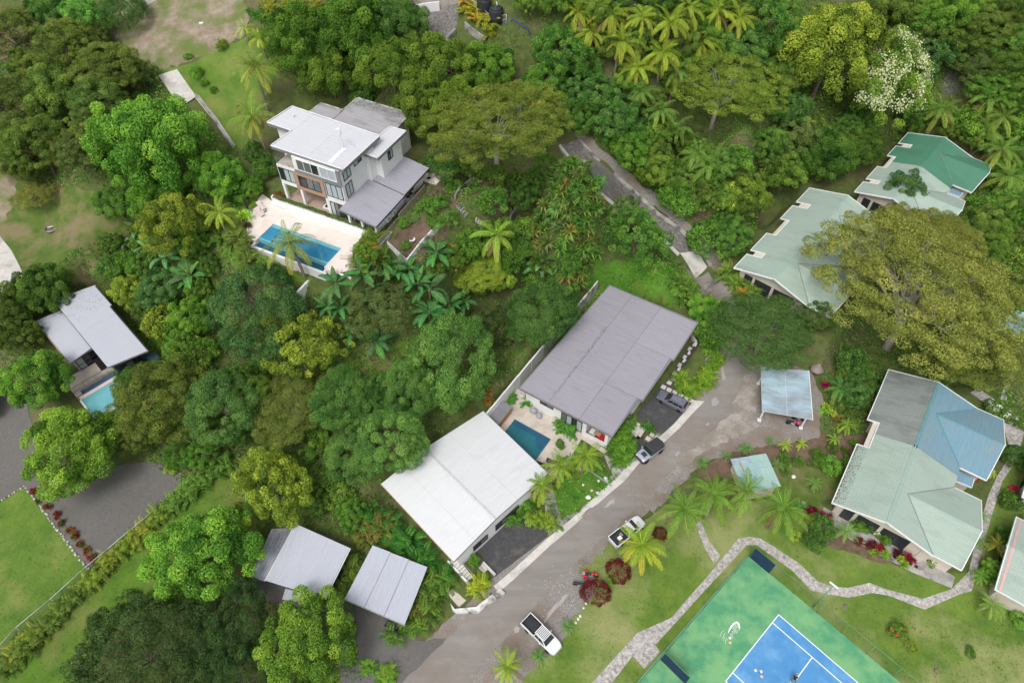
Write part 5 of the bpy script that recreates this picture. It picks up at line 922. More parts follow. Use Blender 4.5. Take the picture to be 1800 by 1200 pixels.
def clumps(px, py, rpx, lab, col, n=4, name='clump_palm', grp='feathery clump palms', warm=None, sc=None):
    p = gp(px, py, 1.0); r = rpx / ppm(p); o = thing(name, lab, 'palm', p, 0, grp); rg = random.Random(int(px + 3 * py))
    for k in range(n):
        a = rg.uniform(0, 6.28); d = r * .5 * math.sqrt(rg.random()) if n > 1 else 0; x, y = p[0] + d * math.cos(a), p[1] + d * math.sin(a); j = rg.uniform(.82, 1.2); cc = warm if warm and rg.random() < .35 else col; c_ = obj('clump', CL[rg.randrange(3)], None, o, tuple(v * j for v in cc)); c_.location = (x - p[0], y - p[1], hgt(x, y) - p[2] - .05); c_.rotation_euler = (0, 0, rg.uniform(0, 6.28)); kk = (sc or r / 1.9) * rg.uniform(.8, 1.15); c_.scale = (kk,) * 3
    return o
# --- banana and other big paddle leaves
def paddle_mesh(name, Ln, Wd, e0, bend, fold=.16, n=8):
    pts = [np.zeros(3)]; a = rad(e0); V = []; T = []
    for i in range(n): a -= rad(bend) / n * (.4 + 1.2 * i / n); pts.append(pts[-1] + np.array([math.cos(a), 0, math.sin(a)]) * Ln / n)
    rn_ = random.Random(int(Ln * 100 + e0)); wf = lambda t: rn_.uniform(.78, 1.08) * Wd * max(.03, (0 if t < .14 else math.sin(math.pi * ((t - .14) / .86) ** .75) ** .55)) + .02
    for i in range(n):
        d = pts[i + 1] - pts[i]; d = d / np.linalg.norm(d); up = np.array([-d[2], 0, d[0]]); w0, w1 = wf(i / n), wf((i + 1) / n)
        for s in (-1, 1):
            q = [pts[i], pts[i + 1], pts[i + 1] + np.array([0, s * w1, 0]) + up * w1 * fold - [0, 0, .25 * w1], pts[i] + np.array([0, s * w0, 0]) + up * w0 * fold - [0, 0, .25 * w0]]; V.append(q if s < 0 else [q[0], q[3], q[2], q[1]]); T.append(.42 + .12 * (i % 2) + (.04 if s > 0 else 0))
        V.append([pts[i] + [0, -.035, .03], pts[i + 1] + [0, -.03, .03], pts[i + 1] + [0, .03, .03], pts[i] + [0, .035, .03]]); T.append(.95)
    return quads(name, np.array(V), np.array(T))
PD = [paddle_mesh('leaf_up', 2.3, .33, 72, 55), paddle_mesh('leaf_arch', 2.5, .36, 48, 95), paddle_mesh('leaf_low', 2.4, .36, 22, 85)]
for m in PD: m.materials.append(MATS['frond'])
_stem = MB(); _stem.tube([(0, 0, -.6), (.03, 0, .8), (0, 0, 1.75)], [.15, .13, .1], 8); STEM = _stem.mesh('banana_stem'); mat('banana_bark', (.16,.19,.07), (.24,.22,.10), 3, .8); STEM.materials.append(MATS['banana_bark'])
def banana(px, py, rpx, lab, col=(.034,.092,.026), nl=9, grp='banana plants', name='banana_plant', h=1.6):
    rpx *= 1.2; nl += 2; p = gp(px, py, h); s = rpx / ppm(p, h) / 2.15; rg = random.Random(int(px * 3 + py)); o = thing(name, lab, 'plant', p, rg.uniform(0, 360), grp, s)
    st = obj('stem', STEM, None, o); st.scale = (1, 1, h / s / 1.6 if s < 1 else 1)
    hh = h / s if s < 1 else h
    for k in range(nl):
        q = k / (nl - 1); f = obj('leaf', PD[0 if q < .2 else 1 if q < .6 else 2], None, o, tuple(x * rg.uniform(.8, 1.2) for x in col)); f.location = (0, 0, hh + .05 - .15 * q); f.rotation_euler = (rg.uniform(-.4, .4), rg.uniform(-.15, .15), rad(k * 137.5 + rg.uniform(-15, 15))); t = rg.uniform(.8, 1.1); f.scale = (t, t * rg.uniform(.8, 1.1), t)
    return o
# --- rosettes of strap leaves (dragon trees, cordylines, bromeliads)
def rosette_mesh(name, seed, n=34, Ln=.75, Wd=.05, lo=-10, hi=85):
    rng = np.random.default_rng(seed); V = []; T = []
    for k in range(n):
        a = rng.uniform(0, 6.28); e = rad(rng.uniform(lo, hi)); L_ = Ln * rng.uniform(.7, 1.15); d = np.array([math.cos(a) * math.cos(e), math.sin(a) * math.cos(e), math.sin(e)]); sd_ = np.array([-math.sin(a), math.cos(a), 0]); mid = d * L_ * .55; tip = d * L_ - [0, 0, .28 * L_ * math.cos(e)]; V.append([np.zeros(3), mid - sd_ * Wd, tip, mid + sd_ * Wd]); T.append(.5 + rng.normal(0, .18) + .1 * math.sin(e))
    return quads(name, np.array(V), np.array(T))
RS_ = [rosette_mesh('rosette', 1, 44, .8, .055), rosette_mesh('rosette', 2, 50, .75, .06, 0, 80)]
for m in RS_: m.materials.append(MATS['frond'])
def rosettes(px, py, rpx, lab, col, n=6, hmin=.3, hmax=1.2, sc=1.0, name='rosette_shrub', grp=None, second=None, cat='shrub', stems=True, r2=.3):
    """shrub of leafy heads on bare stems"""
    p = gp(px, py, (hmin + hmax) / 2); r = rpx / ppm(p); o = thing(name, lab, cat, p, 0, grp); rg = random.Random(int(px * 5 + py)); mb = MB()
    for k in range(n):
        a = rg.uniform(0, 6.28); d = r * .75 * math.sqrt(rg.random()); x, y = d * math.cos(a), d * math.sin(a); h = rg.uniform(hmin, hmax); z = hgt(p[0] + x, p[1] + y) - p[2]; mb.tube([(x * .6, y * .6, z - .2), (x, y, z + h)], [.04, .03], 4)
        cc = second if second and rg.random() < r2 else col; f = obj('leaf_head', RS_[rg.randrange(2)], None, o, tuple(v * rg.uniform(.75, 1.25) for v in cc)); f.location = (x, y, z + h); f.rotation_euler = (rg.uniform(-.4, .4), rg.uniform(-.4, .4), rg.uniform(0, 6.28)); s = sc * rg.uniform(.75, 1.2); f.scale = (s, s, s)
    mb.build('stems', 'bark', o); return o
def flowers(o_tree, col, seed, n, R_, Rz, zc, size, name='blossom', cl=14, cr=.7, m='flower'):
    """bunches of flowers on the outside of a crown"""
    rng = np.random.default_rng(seed); D = unit(rng.normal(size=(cl * 4, 3)) + [0, -.15, .45]); D = D[D[:, 2] > -.1][:cl]; P = []; N = []
    for d in D:
        k = max(3, int(n / cl * rng.uniform(.4, 1.6))); q = unit(rng.normal(size=(k, 3))) * rng.uniform(.3, 1, (k, 1)) * cr; b = (d[None] * np.array([R_, R_, Rz]) * rng.uniform(.95, 1.05)); pp = b + q + d * cr * .3; P.append(pp); N.append(d[None] + rng.normal(0, .5, (k, 3)) + [0, 0, .4])
    P, N = np.concatenate(P), np.concatenate(N); me = quads(name, leaf_quads(P, N, size, size * .8, rng, 0), rng.normal(.5, .12, len(P))); me.materials.append(MATS[m]); f = obj(name, me, None, o_tree, col); f.location = (0, 0, zc); return f
# --- undergrowth: leafy cover over parts of the hillside, one mass nobody could count
def cover(name, lab, poly_px, dens, L, W, col, h=.5, seed=1, clump=1.4, holes=(), cat='undergrowth'):
    col = (max(col[0], .43 * col[1]), col[1], max(col[2], .13 * col[1])); rng = np.random.default_rng(seed); poly = np.array(gpl(poly_px)); lo, hi = poly.min(0), poly.max(0); A = (hi - lo).prod(); n = int(A * dens); P = rng.uniform(lo, hi, (n, 2)); P = P[poly_dist(P, poly) < .2]
    for hp in holes: P = P[poly_dist(P, np.array(hp)) > .3]
    nb = max(6, int(A / clump ** 2 * .8)); B = rng.uniform(lo, hi, (nb, 2)); bh = rng.uniform(.15, 1.0, nb) ** 1.5; bt = rng.normal(0, .14, nb)
    Z = np.zeros(len(P)); T = np.zeros(len(P)); N = np.zeros((len(P), 3)); N[:, 2] = 1
    for i in range(0, len(P), 2000):
        d2 = ((P[i:i + 2000, None] - B[None]) ** 2).sum(-1); j = d2.argmin(1); dd = np.sqrt(d2[np.arange(len(j)), j]) / clump; dome = np.sqrt(np.clip(1 - (dd * 1.05) ** 2, .02, 1)); Z[i:i + 2000] = bh[j] * dome; T[i:i + 2000] = bt[j]; N[i:i + 2000, :2] = (P[i:i + 2000] - B[j]) / clump * 1.2
    zz = np.array([hgt(x, y) for x, y in P]) + .06 + Z * h * rng.uniform(.55, 1.0, len(P)); me = quads(name, leaf_quads(np.c_[P, zz], N + rng.normal(0, .5, N.shape), L, W, rng, .2), .5 + T + rng.normal(0, .13, len(P))); me.materials.append(MATS['leaf']); o = obj(name, me, None, None, col); o['kind'] = 'stuff'; tag(o, lab, cat); return o

def strip(F, u0, u1, v0, v1, z, n, lab, col, L=.2, W=.1, h=.35):
    rng = np.random.default_rng(9); U = rng.uniform(u0, u1, n); V_ = rng.uniform(v0, v1, n); P = F.o + U[:, None] * F.u + V_[:, None] * F.v; Z = F.z + z + h * np.sqrt(np.clip(1 - ((V_ - (v0 + v1) / 2) / (v1 - v0) * 2) ** 2, 0, 1)) * rng.uniform(.5, 1.1, n) * (1 + .25 * np.sin(U * 3))
    me = quads('planter_hedge', leaf_quads(np.c_[P, Z], np.array([0, 0, 1.]) + rng.normal(0, .6, (n, 3)), L, W, rng), rng.normal(.5, .16, n)); me.materials.append(MATS['leaf']); o = obj('planter_hedge', me, None, None, col); return tag(o, lab, 'hedge')

def fill(poly_px, n, r0, r1, kinds, cols, lab, grp, seed, sp=30, avoid=()):
    """more trees and shrubs of a tangled wood, none of which stands out"""
    rg = random.Random(seed); P = np.array(poly_px, float); lo, hi = P.min(0), P.max(0); got = []; tries = 0
    while len(got) < n and tries < n * 60:
        tries += 1; q = np.array([rg.uniform(lo[0], hi[0]), rg.uniform(lo[1], hi[1])])
        if poly_dist(q[None], P)[0] > -4 or any(np.hypot(*(q - g_)) < sp for g_ in got) or any(poly_dist(q[None], np.array(a_, float))[0] < 14 for a_ in avoid): continue
        got.append(q)
    for i, q in enumerate(sorted(got, key=lambda v: v[0])): k = rg.choice(kinds); c_ = rg.choice(cols); j = rg.uniform(.85, 1.2); tree(q[0], q[1], rg.uniform(r0, r1), k, tuple(v * j for v in c_), '%s, %s from the left' % (lab, ordinal(i + 1)), grp)
def litter(F, u0, u1, v0, v1, zf, n, lab, seed, power=1.0, col=(.05,.032,.018)):
    rng = np.random.default_rng(seed); U = rng.uniform(u0, u1, n); V_ = v0 + (v1 - v0) * rng.random(n) ** power; P = F.o + U[:, None] * F.u + V_[:, None] * F.v; Z = np.array([zf(a, b) for a, b in zip(U, V_)]) + F.z
    me = quads('leaf_litter', leaf_quads(np.c_[P, Z], np.array([0, 0, 1.]) + rng.normal(0, .12, (n, 3)), .13, .07, rng), rng.normal(.5, .2, n)); me.materials.append(MATS['leaf']); o = obj('leaf_litter', me, None, None, col); o['kind'] = 'stuff'; return tag(o, lab, 'leaf litter')
def ordinal(n):
    o_ = 'first second third fourth fifth sixth seventh eighth ninth tenth eleventh twelfth thirteenth fourteenth fifteenth sixteenth seventeenth eighteenth nineteenth'.split()
    if n < 20: return o_[n - 1]
    t = {2: 'twent', 3: 'thirt', 4: 'fort'}[n // 10]; return t + 'ieth' if n % 10 == 0 else t + 'y-' + o_[n % 10 - 1]
# ------------------------------------------------------------------ planting
MG, ML, BR, YL, OL, DKG, GR, TM, GG, LM = (.060,.124,.027), (.072,.146,.031), (.068,.165,.016), (.15,.19,.014), (.115,.135,.012), (.024,.055,.02), (.042,.115,.018), (.075,.10,.018), (.06,.085,.032), (.10,.20,.02)
# undergrowth first
_hole_h1 = F_H1.rect(-4.5, 18, -9.5, 20.5)
cover('undergrowth', 'dense low undergrowth on the wooded slope left of the white house', [(0,560),(60,540),(100,470),(230,400),(200,340),(60,320),(0,250),(0,110),(100,60),(190,0),(190,60),(260,130),(320,180),(420,270),(440,340),(390,400),(420,450),(520,500),(560,520),(600,650),(660,700),(560,800),(470,790),(330,850),(290,830),(220,780),(260,620),(180,500),(90,560),(60,640),(0,680)], 13, .36, .2, (0.056,0.129,0.018), 1.1, 1, 1.8)
cover('undergrowth', 'dense low undergrowth on the slope between the white house and the long grey roof', [(700,430),(745,330),(830,310),(960,330),(1060,350),(1080,400),(1180,450),(1230,520),(1200,545),(1075,500),(985,590),(860,680),(800,740),(690,850),(620,860),(560,700),(640,500)], 12, .36, .2, (0.050,0.134,0.018), .9, 2, 1.6, holes=[F_GH.rect(-2.2, 17, -3, 27)])
cover('undergrowth', 'dense shrubby undergrowth on the steep bank above the cobbled road', [(1020,230),(1060,265),(1120,320),(1180,370),(1230,410),(1270,460),(1310,450),(1350,340),(1420,320),(1500,290),(1560,240),(1640,220),(1800,260),(1800,-20),(900,-20),(920,60),(960,150)], 12, .36, .2, (0.056,0.140,0.018), 1.3, 3, 2.0)
cover('undergrowth', 'low leafy growth between the bungalows and the great olive tree', [(1440,640),(1480,560),(1540,440),(1640,400),(1700,330),(1800,300),(1800,760),(1760,700),(1700,680),(1640,680),(1560,660),(1520,760),(1450,760),(1450,690)], 12, .36, .2, (0.050,0.123,0.018), .8, 4, 1.6)
cover('undergrowth', 'leafy growth under the trees around the two metal sheds', [(420,800),(560,790),(680,860),(720,930),(790,1010),(790,1060),(730,1000),(640,950),(520,920),(440,1000),(430,940)], 9, .36, .2, (0.050,0.112,0.018), .6, 5, 1.4, holes=[F_SR.rect(-.5, 8, -.5, 7), F_SL.rect(-3, 8.5, -1, 7.5)])
cover('undergrowth', 'leafy growth under the dark tree in the lower left corner', [(110,1200),(200,1090),(330,1040),(450,1030),(480,1060),(620,1110),(640,1200),(560,1260),(110,1260)], 7, .36, .2, (0.045,0.095,0.018), .5, 6, 1.4)
cover('undergrowth', 'tangled growth along the hill behind the white house', [(480,60),(730,-20),(740,40),(800,90),(900,60),(1000,230),(940,300),(760,330),(720,230),(620,170),(560,170),(470,120)], 9, .36, .2, (0.050,0.118,0.018), 1.0, 7, 1.8, holes=[_hole_h1])
cover('ground_cover', 'leafy green ground cover in the walled garden plot by the road', [(945,880),(960,840),(1000,800),(1030,790),(1085,838),(1000,915),(985,912)], 22, .26, .2, (.055,.14,.016), .3, 8, .7, cat='ground cover')
cover('ground_cover', 'flowering green ground cover on the bank behind the long grey roof', [(985,600),(1050,508),(960,500),(970,470),(1040,445),(1120,455),(1190,485),(1210,520),(1130,532),(1075,500),(1040,530),(1000,590)], 14, .3, .2, (.06,.165,.014), .35, 9, .9, cat='ground cover')
strip(F_H1, -2.2, 15.6, -.75, -.0, .05, 5200, 'strip of low grey-green plants along the white terrace ledge', (.075,.11,.035))
# mangos
g = 'mango trees'
tree(462, 548, 92, 'mango', (.038,.086,.026), 'large dark domed mango tree just below the blue pool', g, 0, .95)
tree(797, 636, 84, 'mango', ML, 'rounded green mango tree nearest the white boundary wall', g, 1)
tree(718, 692, 56, 'mango', MG, 'mango crown between the large round mango and the twiggy olive tree', g, 2)
tree(688, 772, 64, 'mango', ML, 'mango tree touching the upper corner of the bright white roof', g, 0)
tree(603, 702, 62, 'mango', (.056,.122,.025), 'darker mango tree with an orange flush beside the small shaded lawn', g, 1)
tree(622, 800, 52, 'mango', MG, 'lowest mango crown left of the bright white roof', g, 2)
tree(392, 715, 68, 'mango', (.06,.122,.03), 'bluish green mango tree left of the twiggy olive tree', g, 1)
tree(955, 552, 66, 'mango', (.036,.085,.018), 'very dark dense tree leaning over the grey roof edge', None, 2)
tree(872, 575, 44, 'loose', (.045,.07,.022), 'thin dark tree between the round mango and the dark dense tree', None, 0)
# olive feathery trees
g = 'feathery olive trees'
tree(512, 715, 76, 'feather', (.088,.112,.024), 'twiggy olive tree between two mango trees', g, 0, 1.1)
tree(1622, 514, 178, 'spread', (.132,.148,.032), 'great spreading olive tree with pale limbs over the bungalows', g, 0, 1.3)
tree(1700, 620, 95, 'feather', (.10,.122,.026), 'lower right bough of olive foliage beside the great olive tree', g, 0, 1.0)
tree(1585, 400, 52, 'feather', (.125,.138,.028), 'upper left bough of olive foliage over the gap between two bungalows', g, 0, 1.3)
tree(1660, 415, 60, 'feather', (.12,.135,.028), 'upper right bough of olive foliage behind the great olive tree', g, 1, 1.3)
tree(1345, 580, 92, 'feather', (.05,.095,.024), 'dark green feathery tree at the bend of the road', g, 0, 1.2)
tree(872, 218, 122, 'spread', (.10,.13,.022), 'wide olive green tree with bare limbs right of the white house', g, 0, 1.15)
tree(1268, 152, 104, 'spread', (.105,.15,.022), 'wide yellowish feathery tree below the yellow palms', g, 0, 1.2)
# big broad crowns
tree(355, 968, 95, 'broad', BR, 'bright green spreading tree left of the metal sheds', None, 0)
tree(540, 1128, 88, 'broad', (.08,.145,.018), 'green tree with reddish flecks beside the gravel drive', None, 1)
tree(128, 784, 88, 'broad', (.105,.18,.012), 'yellow-green tree standing in the grey gravel yard', None, 2)
tree(60, 662, 60, 'broad', (.055,.14,.018), 'mid green tree with pale flowers beside the turquoise pool', None, 0)
tree(262, 252, 106, 'broad', (.06,.165,.014), 'large bright green tree left of the white house', None, 1)
tree(380, 306, 54, 'broad', (.05,.175,.012), 'small bright green tree with bare twigs showing left of the white house', None, 2, .8)
tree(277, 352, 54, 'broad', (.045,.14,.014), 'round green tree below the large bright tree', None, 0)
tree(205, 358, 38, 'broad', (.03,.12,.02), 'small dark bluish green tree at the corner of the brown lawn', None, 1)
tree(482, 850, 78, 'loose', (.145,.18,.014), 'yellow-green tree above the metal sheds', None, 0)
tree(532, 608, 70, 'loose', (.125,.165,.016), 'yellowish tree between the dark mango and the banana plants', None, 1)
tree(664, 548, 60, 'dark', (.07,.10,.036), 'grey-green rounded tree among the banana plants', None, 0)
tree(845, 480, 48, 'feather', (.16,.21,.022), 'pale lime feathery tree beside the banana plants', None, 0, 1.2)
tree(878, 492, 30, 'loose', (.24,.26,.03), 'small bright yellow tree right of the lime feathery tree', None, 2)
tree(284, 702, 82, 'tamarind', TM, 'olive brown fine-leaved tree right of the turquoise pool', None, 0)
tree(238, 756, 44, 'tamarind', (.07,.10,.02), 'lower fine-leaved tree between the gravel yard and the pool', None, 1)
tree(250, 1150, 125, 'dark', (.032,.058,.022), 'huge dark tree with grey twigs in the lower left corner', None, 0)
tree(395, 1110, 82, 'dark', (.030,.062,.022), 'dark crown right of the huge dark tree', None, 1)
tree(425, 1195, 70, 'dark', (.026,.055,.02), 'very dark crown at the bottom edge beside the huge dark tree', None, 0)
tree(1120, 412, 62, 'loose', (.055,.135,.022), 'mid green tree hanging over the cobbled road', None, 0)
tree(1098, 372, 34, 'loose', (.075,.12,.04), 'small greyish tree top beside the cobbled road kerb', None, 1)
# wooded top left
g = 'trees on the upper left slope'
for x, y, r, k, c_, lb in [(120,95,62,'tamarind',(0.078,0.111,0.021),'dull green tree below the small grey fence, upper left'), (190,128,62,'tamarind',(0.085,0.117,0.023),'dull green tree left of the white slab'), (95,165,64,'broad',(0.065,0.111,0.021),'dark broad tree at mid height near the left edge'), (28,195,62,'tamarind',(0.072,0.098,0.023),'brownish green tree at the left edge of the picture'), (175,190,54,'tamarind',(0.065,0.111,0.023),'dark olive tree up-left of the large bright tree'),
   (70,262,60,'tamarind',(0.072,0.117,0.021),'olive tree above the brown lawn on the left'), (152,268,46,'tamarind',(0.085,0.098,0.039),'greyish tree left of the large bright tree'), (25,60,50,'tamarind',(0.072,0.098,0.021),'dark tree cut by the left edge near the top'), (150,28,46,'broad',(0.052,0.202,0.039),'bright bluish green tree at the top left'), (215,22,44,'dark',(0.046,0.098,0.023),'dark rounded tree left of the bare dirt lot'), (95,22,40,'broad',(0.058,0.130,0.026),'dark green tree at the top left corner beside the fence'),
   (245,130,30,'loose',(0.072,0.117,0.026),'small dull tree at the lower edge of the dirt lot'), (60,120,40,'loose',(0.078,0.111,0.021),'low dull tree right under the little fence'), (8,275,40,'tamarind',(0.078,0.111,0.023),'olive crown at the left edge above the brown lawn'), (235,300,40,'broad',(0.065,0.182,0.021),'green crown at the lower left foot of the large bright tree')]: tree(x, y, r, k, c_, lb, g)
tree(60, 345, 36, 'feather', (.12,.135,.03), 'thin pale tree standing on the brown lawn', None, 0)
tree(75, 512, 52, 'broad', (.045,.09,.016), 'dark green tree behind the two pale grey roofs', None, 0)
tree(12, 545, 46, 'broad', (.055,.085,.016), 'dull green tree at the left edge beside the concrete apron', None, 1)
tree(30, 590, 40, 'loose', (.05,.08,.014), 'low dull tree at the left edge beside the lower grey roof', None, 1)
# slope below the left lawn
tree(305, 400, 64, 'loose', (.105,.135,.016), 'olive yellow tree above the big fan-shaped plant', None, 2)
tree(234, 510, 40, 'loose', (.145,.185,.014), 'yellow-green tree at the upper right corner of the pale grey roof', None, 0)
tree(282, 512, 40, 'loose', (.045,.115,.04), 'bluish green shrub tree with cream flower heads', None, 1)
tree(288, 562, 42, 'bush', (.11,.14,.014), 'round bush with yellow flowers below the fan-shaped plant', None, 0)
tree(338, 562, 42, 'loose', (.075,.155,.014), 'bright green bush left of the dark mango', None, 1)
tree(362, 612, 26, 'bush', (.06,.13,.016), 'low green bush at the foot of the dark mango', None, 1)
tree(215, 465, 30, 'bush', (.06,.15,.014), 'green bush at the top right end of the pale grey roof', None, 2)
tree(335, 640, 36, 'bush', (.06,.10,.016), 'green bush between the bluish mango and the lawn strip', None, 2)
tree(452, 650, 26, 'bush', (.05,.12,.018), 'dark bush squeezed between the two left mangos', None, 0)
# behind the white house
g = 'canopy behind the white house'
for x, y, r, c_, lb in [(530,75,72,(.055,.11,.014),'left part of the dark canopy behind the white house'), (620,52,78,(.05,.105,.014),'middle of the dark canopy behind the white house'), (700,45,56,(.035,.09,.018),'dark rounded tree left of the cobbled drive'), (580,125,62,(.06,.105,.014),'canopy tree directly behind the pale flat roof'), (690,120,66,(.06,.105,.014),'canopy tree right behind the rear roof'), (775,120,66,(.07,.115,.014),'olive green canopy tree below the cobbled drive'), (735,185,58,(.065,.105,.014),'canopy tree touching the rear roof corner'), (800,190,56,(.075,.12,.014),'light olive crown between the rear roof and the wide olive tree'), (850,120,54,(.07,.14,.016),'green crown below the round black tanks')]: tree(x, y, r, 'broad', c_, lb, g)
tree(700, 5, 30, 'bush', (.16,.20,.014), 'yellow-green bushy tree at the top edge left of the cobbled drive', None, 0, 1.4)
tree(640, 165, 26, 'bush', (.03,.11,.02), 'dark green shrub behind the pale roof in the gap', None, 1)
# centre right slope
g = 'trees on the wooded bank'
for x, y, r, k, c_, lb in [(985,92,58,'loose',(.055,.14,.024),'light green weeping tree left of the yellow palms'), (960,145,46,'loose',(.06,.145,.022),'green tree just below the weeping tree'), (1040,165,52,'loose',(.045,.125,.026),'bluish green tree at the head of the cobbled road'), (1085,205,52,'loose',(.042,.12,.026),'bluish green tree right above the cobbled road'), (1015,205,40,'loose',(.05,.12,.02),'dark green tree beside the wide olive tree'), (1105,260,46,'loose',(.06,.145,.018),'green bushy tree above the middle of the cobbled road'), (1150,300,40,'loose',(.085,.14,.02),'yellowish bush tree on the bank above the road'),
   (1190,345,40,'bush',(.05,.135,.018),'green bush on the bank near the end of the cobbled road'), (1240,420,40,'bush',(.05,.13,.02),'green bush at the foot of the bank above the road end'), (1285,415,40,'loose',(.05,.125,.022),'green bush tree beside the mint bungalow gutter'), (1315,345,46,'loose',(.085,.13,.018),'olive bush tree above the mint bungalow'), (1280,345,30,'bush',(.19,.22,.014),'yellow flowering bush on the bank'), (1365,300,48,'loose',(.07,.125,.02),'greyish green tree above the mint bungalow'), (1395,235,46,'loose',(.08,.115,.03),'grey-green tree below the golden tree'), (1345,255,36,'loose',(.06,.12,.02),'green tree at the right foot of the yellowish feathery tree'),
   (1450,265,56,'broad',(.04,.09,.014),'dark green tree left of the white flowering tree'), (1505,262,46,'broad',(.045,.085,.013),'dark tree beneath the white flowering tree'), (1385,195,40,'loose',(.04,.12,.026),'bluish green tree left of the golden tree'), (1310,90,46,'loose',(.045,.12,.026),'bluish green tree right of the yellow palms'), (1350,45,56,'loose',(.04,.125,.022),'dark green tree at the top edge left of the golden tree'), (1380,120,38,'loose',(.045,.115,.02),'dark green tree touching the golden tree')]: tree(x, y, r, k, c_, lb, g)
gt = tree(1455, 95, 92, 'broad', (.115,.155,.018), 'golden yellow-green tree beside the white flowering tree', None, 0, 1.1)
wt = tree(1545, 146, 86, 'loose', (.085,.145,.018), 'tree covered in creamy white flowers above the dark green bungalow', None, 1, 1.15)
flowers(wt, (.25,.275,.145), 3, 8500, 5.0, 4.4, 5.0, .2, cl=150, cr=.85)
tree(1590, 335, 44, 'loose', (.038,.085,.022), 'small dark tree standing in front of the half green roof', None, 2)
tree(1470, 40, 44, 'broad', (.10,.145,.018), 'golden crown at the top edge above the golden tree', None, 1)
g = 'trees on the upper right slope'
for x, y, r, k, c_, lb in [(1590,40,50,'loose',(.07,.10,.024),'brownish twiggy tree right of the golden tree at the top'), (1635,85,48,'loose',(.045,.115,.03),'bluish green tree right of the white flowering tree'), (1660,20,56,'broad',(.06,.13,.014),'bright green crown at the top right'), (1720,55,60,'tamarind',(.065,.10,.018),'olive green crown on the upper right slope'), (1775,30,50,'tamarind',(.06,.09,.016),'dark olive crown in the top right corner'), (1770,110,58,'tamarind',(.055,.095,.016),'olive crown at the right edge above the palms'), (1710,115,46,'tamarind',(.07,.10,.03),'greyish olive crown above the gravel track'), (1600,195,36,'loose',(.045,.10,.018),'dark bush right of the white flowers'), (1700,215,36,'bush',(.085,.16,.016),'round yellow-green bush between the right palms'), (1790,225,40,'bush',(.085,.165,.014),'bright green bush at the right edge below the palms'), (1620,140,30,'loose',(.045,.10,.022),'small dark tree beside the gravel track')]: tree(x, y, r, k, c_, lb, g)
# right garden
tree(1245, 545, 38, 'broad', (.045,.16,.014), 'bright green leafy tree at the north-east corner of the grey roof', None, 0)
tree(1255, 590, 34, 'bush', (.045,.12,.016), 'darker green bush below the bright leafy tree at the road bend', None, 1)
tree(1440, 560, 34, 'loose', (.055,.095,.02), 'dark bush tree between the two feathery trees', None, 0)
tree(1500, 640, 34, 'bush', (.04,.10,.02), 'dark green shrub behind the blue carport', None, 1)
o = tree(1500, 690, 34, 'loose', (.035,.10,.022), 'dark green tree right of the blue carport', None, 2)
tree(1460, 818, 20, 'round', (.06,.20,.012), 'clipped round bright green bush in front of the mint roof', None, 0)
tree(1445, 925, 26, 'bush', (.03,.10,.018), 'dark green bush under the small palm beside the court lawn', None, 1)
tree(1430, 950, 22, 'bush', (.03,.095,.018), 'lower dark green bush at the corner of the court lawn', None, 2)
tree(1400, 942, 12, 'bush', (.20,.24,.02), 'small yellow variegated bush on the court lawn edge', None, 0)
tree(1425, 915, 16, 'bush', (.16,.17,.02), 'yellow and green croton bush below the red cordylines', None, 1)
tree(1515, 925, 18, 'bush', (.05,.13,.016), 'light green bush before the dark patio openings', None, 2)
tree(1555, 945, 14, 'bush', (.06,.13,.016), 'green shrub with white flowers on the patio bed', None, 0)
tree(1048, 1041, 26, 'round', (.075,.012,.010), 'larger dark red rounded bush beside the red motorcycle', 'dark red rounded bushes', 0)
tree(1087, 1005, 23, 'round', (.075,.012,.010), 'middle dark red rounded bush below the yellowing palm', 'dark red rounded bushes', 0)
tree(1160, 938, 14, 'round', (.07,.013,.010), 'small dark red bush behind the yellowing palm', 'dark red rounded bushes', 0)
tree(1076, 1019, 9, 'bush', (.09,.22,.014), 'small lime green plant between the two dark red bushes', None, 0)
o = tree(1578, 1108, 19, 'bush', (.07,.13,.02), 'bush with red flower heads on the court-side lawn', None, 1); flowers(o, (.28,.04,.03), 5, 240, 1.3, 1.05, 1.1, .2, cl=12, cr=.35)
tree(1603, 1136, 12, 'round', (.15,.16,.02), 'small yellow-green clipped bush beside the red-flowered bush', None, 0)
tree(1707, 1146, 11, 'bush', (.05,.12,.018), 'small leafy sapling on the right lawn', None, 2)
tree(1792, 1088, 16, 'round', (.06,.20,.014), 'clipped bright green bush at the right edge of the lawn', None, 0)
tree(1745, 1005, 22, 'broad', (.10,.19,.02), 'lime green tree between the two right bungalows', None, 0)
tree(1776, 880, 22, 'bush', (.035,.10,.016), 'dark green shrub along the path at the right edge', None, 1)
tree(1765, 945, 18, 'bush', (.045,.11,.018), 'green shrub beside the gutter of the right edge bungalow', None, 2)
tree(1782, 800, 24, 'bush', (.035,.09,.016), 'dark shrub beside the upper stone path', None, 0)
o = tree(1752, 720, 24, 'bush', (.06,.12,.018), 'white flowering frangipani bush by the blue roof corner', None, 1); flowers(o, (.36,.36,.33), 7, 300, 1.4, 1.1, 1.1, .2, cl=20, cr=.4)
o = tree(1788, 742, 14, 'bush', (.06,.11,.018), 'smaller white flowering frangipani bush by the blue roof corner', None, 2); flowers(o, (.36,.36,.33), 8, 120, 1.4, 1.1, 1.1, .24, cl=10, cr=.4)
o = tree(1545, 938, 12, 'bush', (.07,.12,.02), 'white flowering bush in the bed by the dark openings', None, 2); flowers(o, (.36,.36,.34), 9, 130, 1.4, 1.1, 1.1, .26, cl=10, cr=.5)
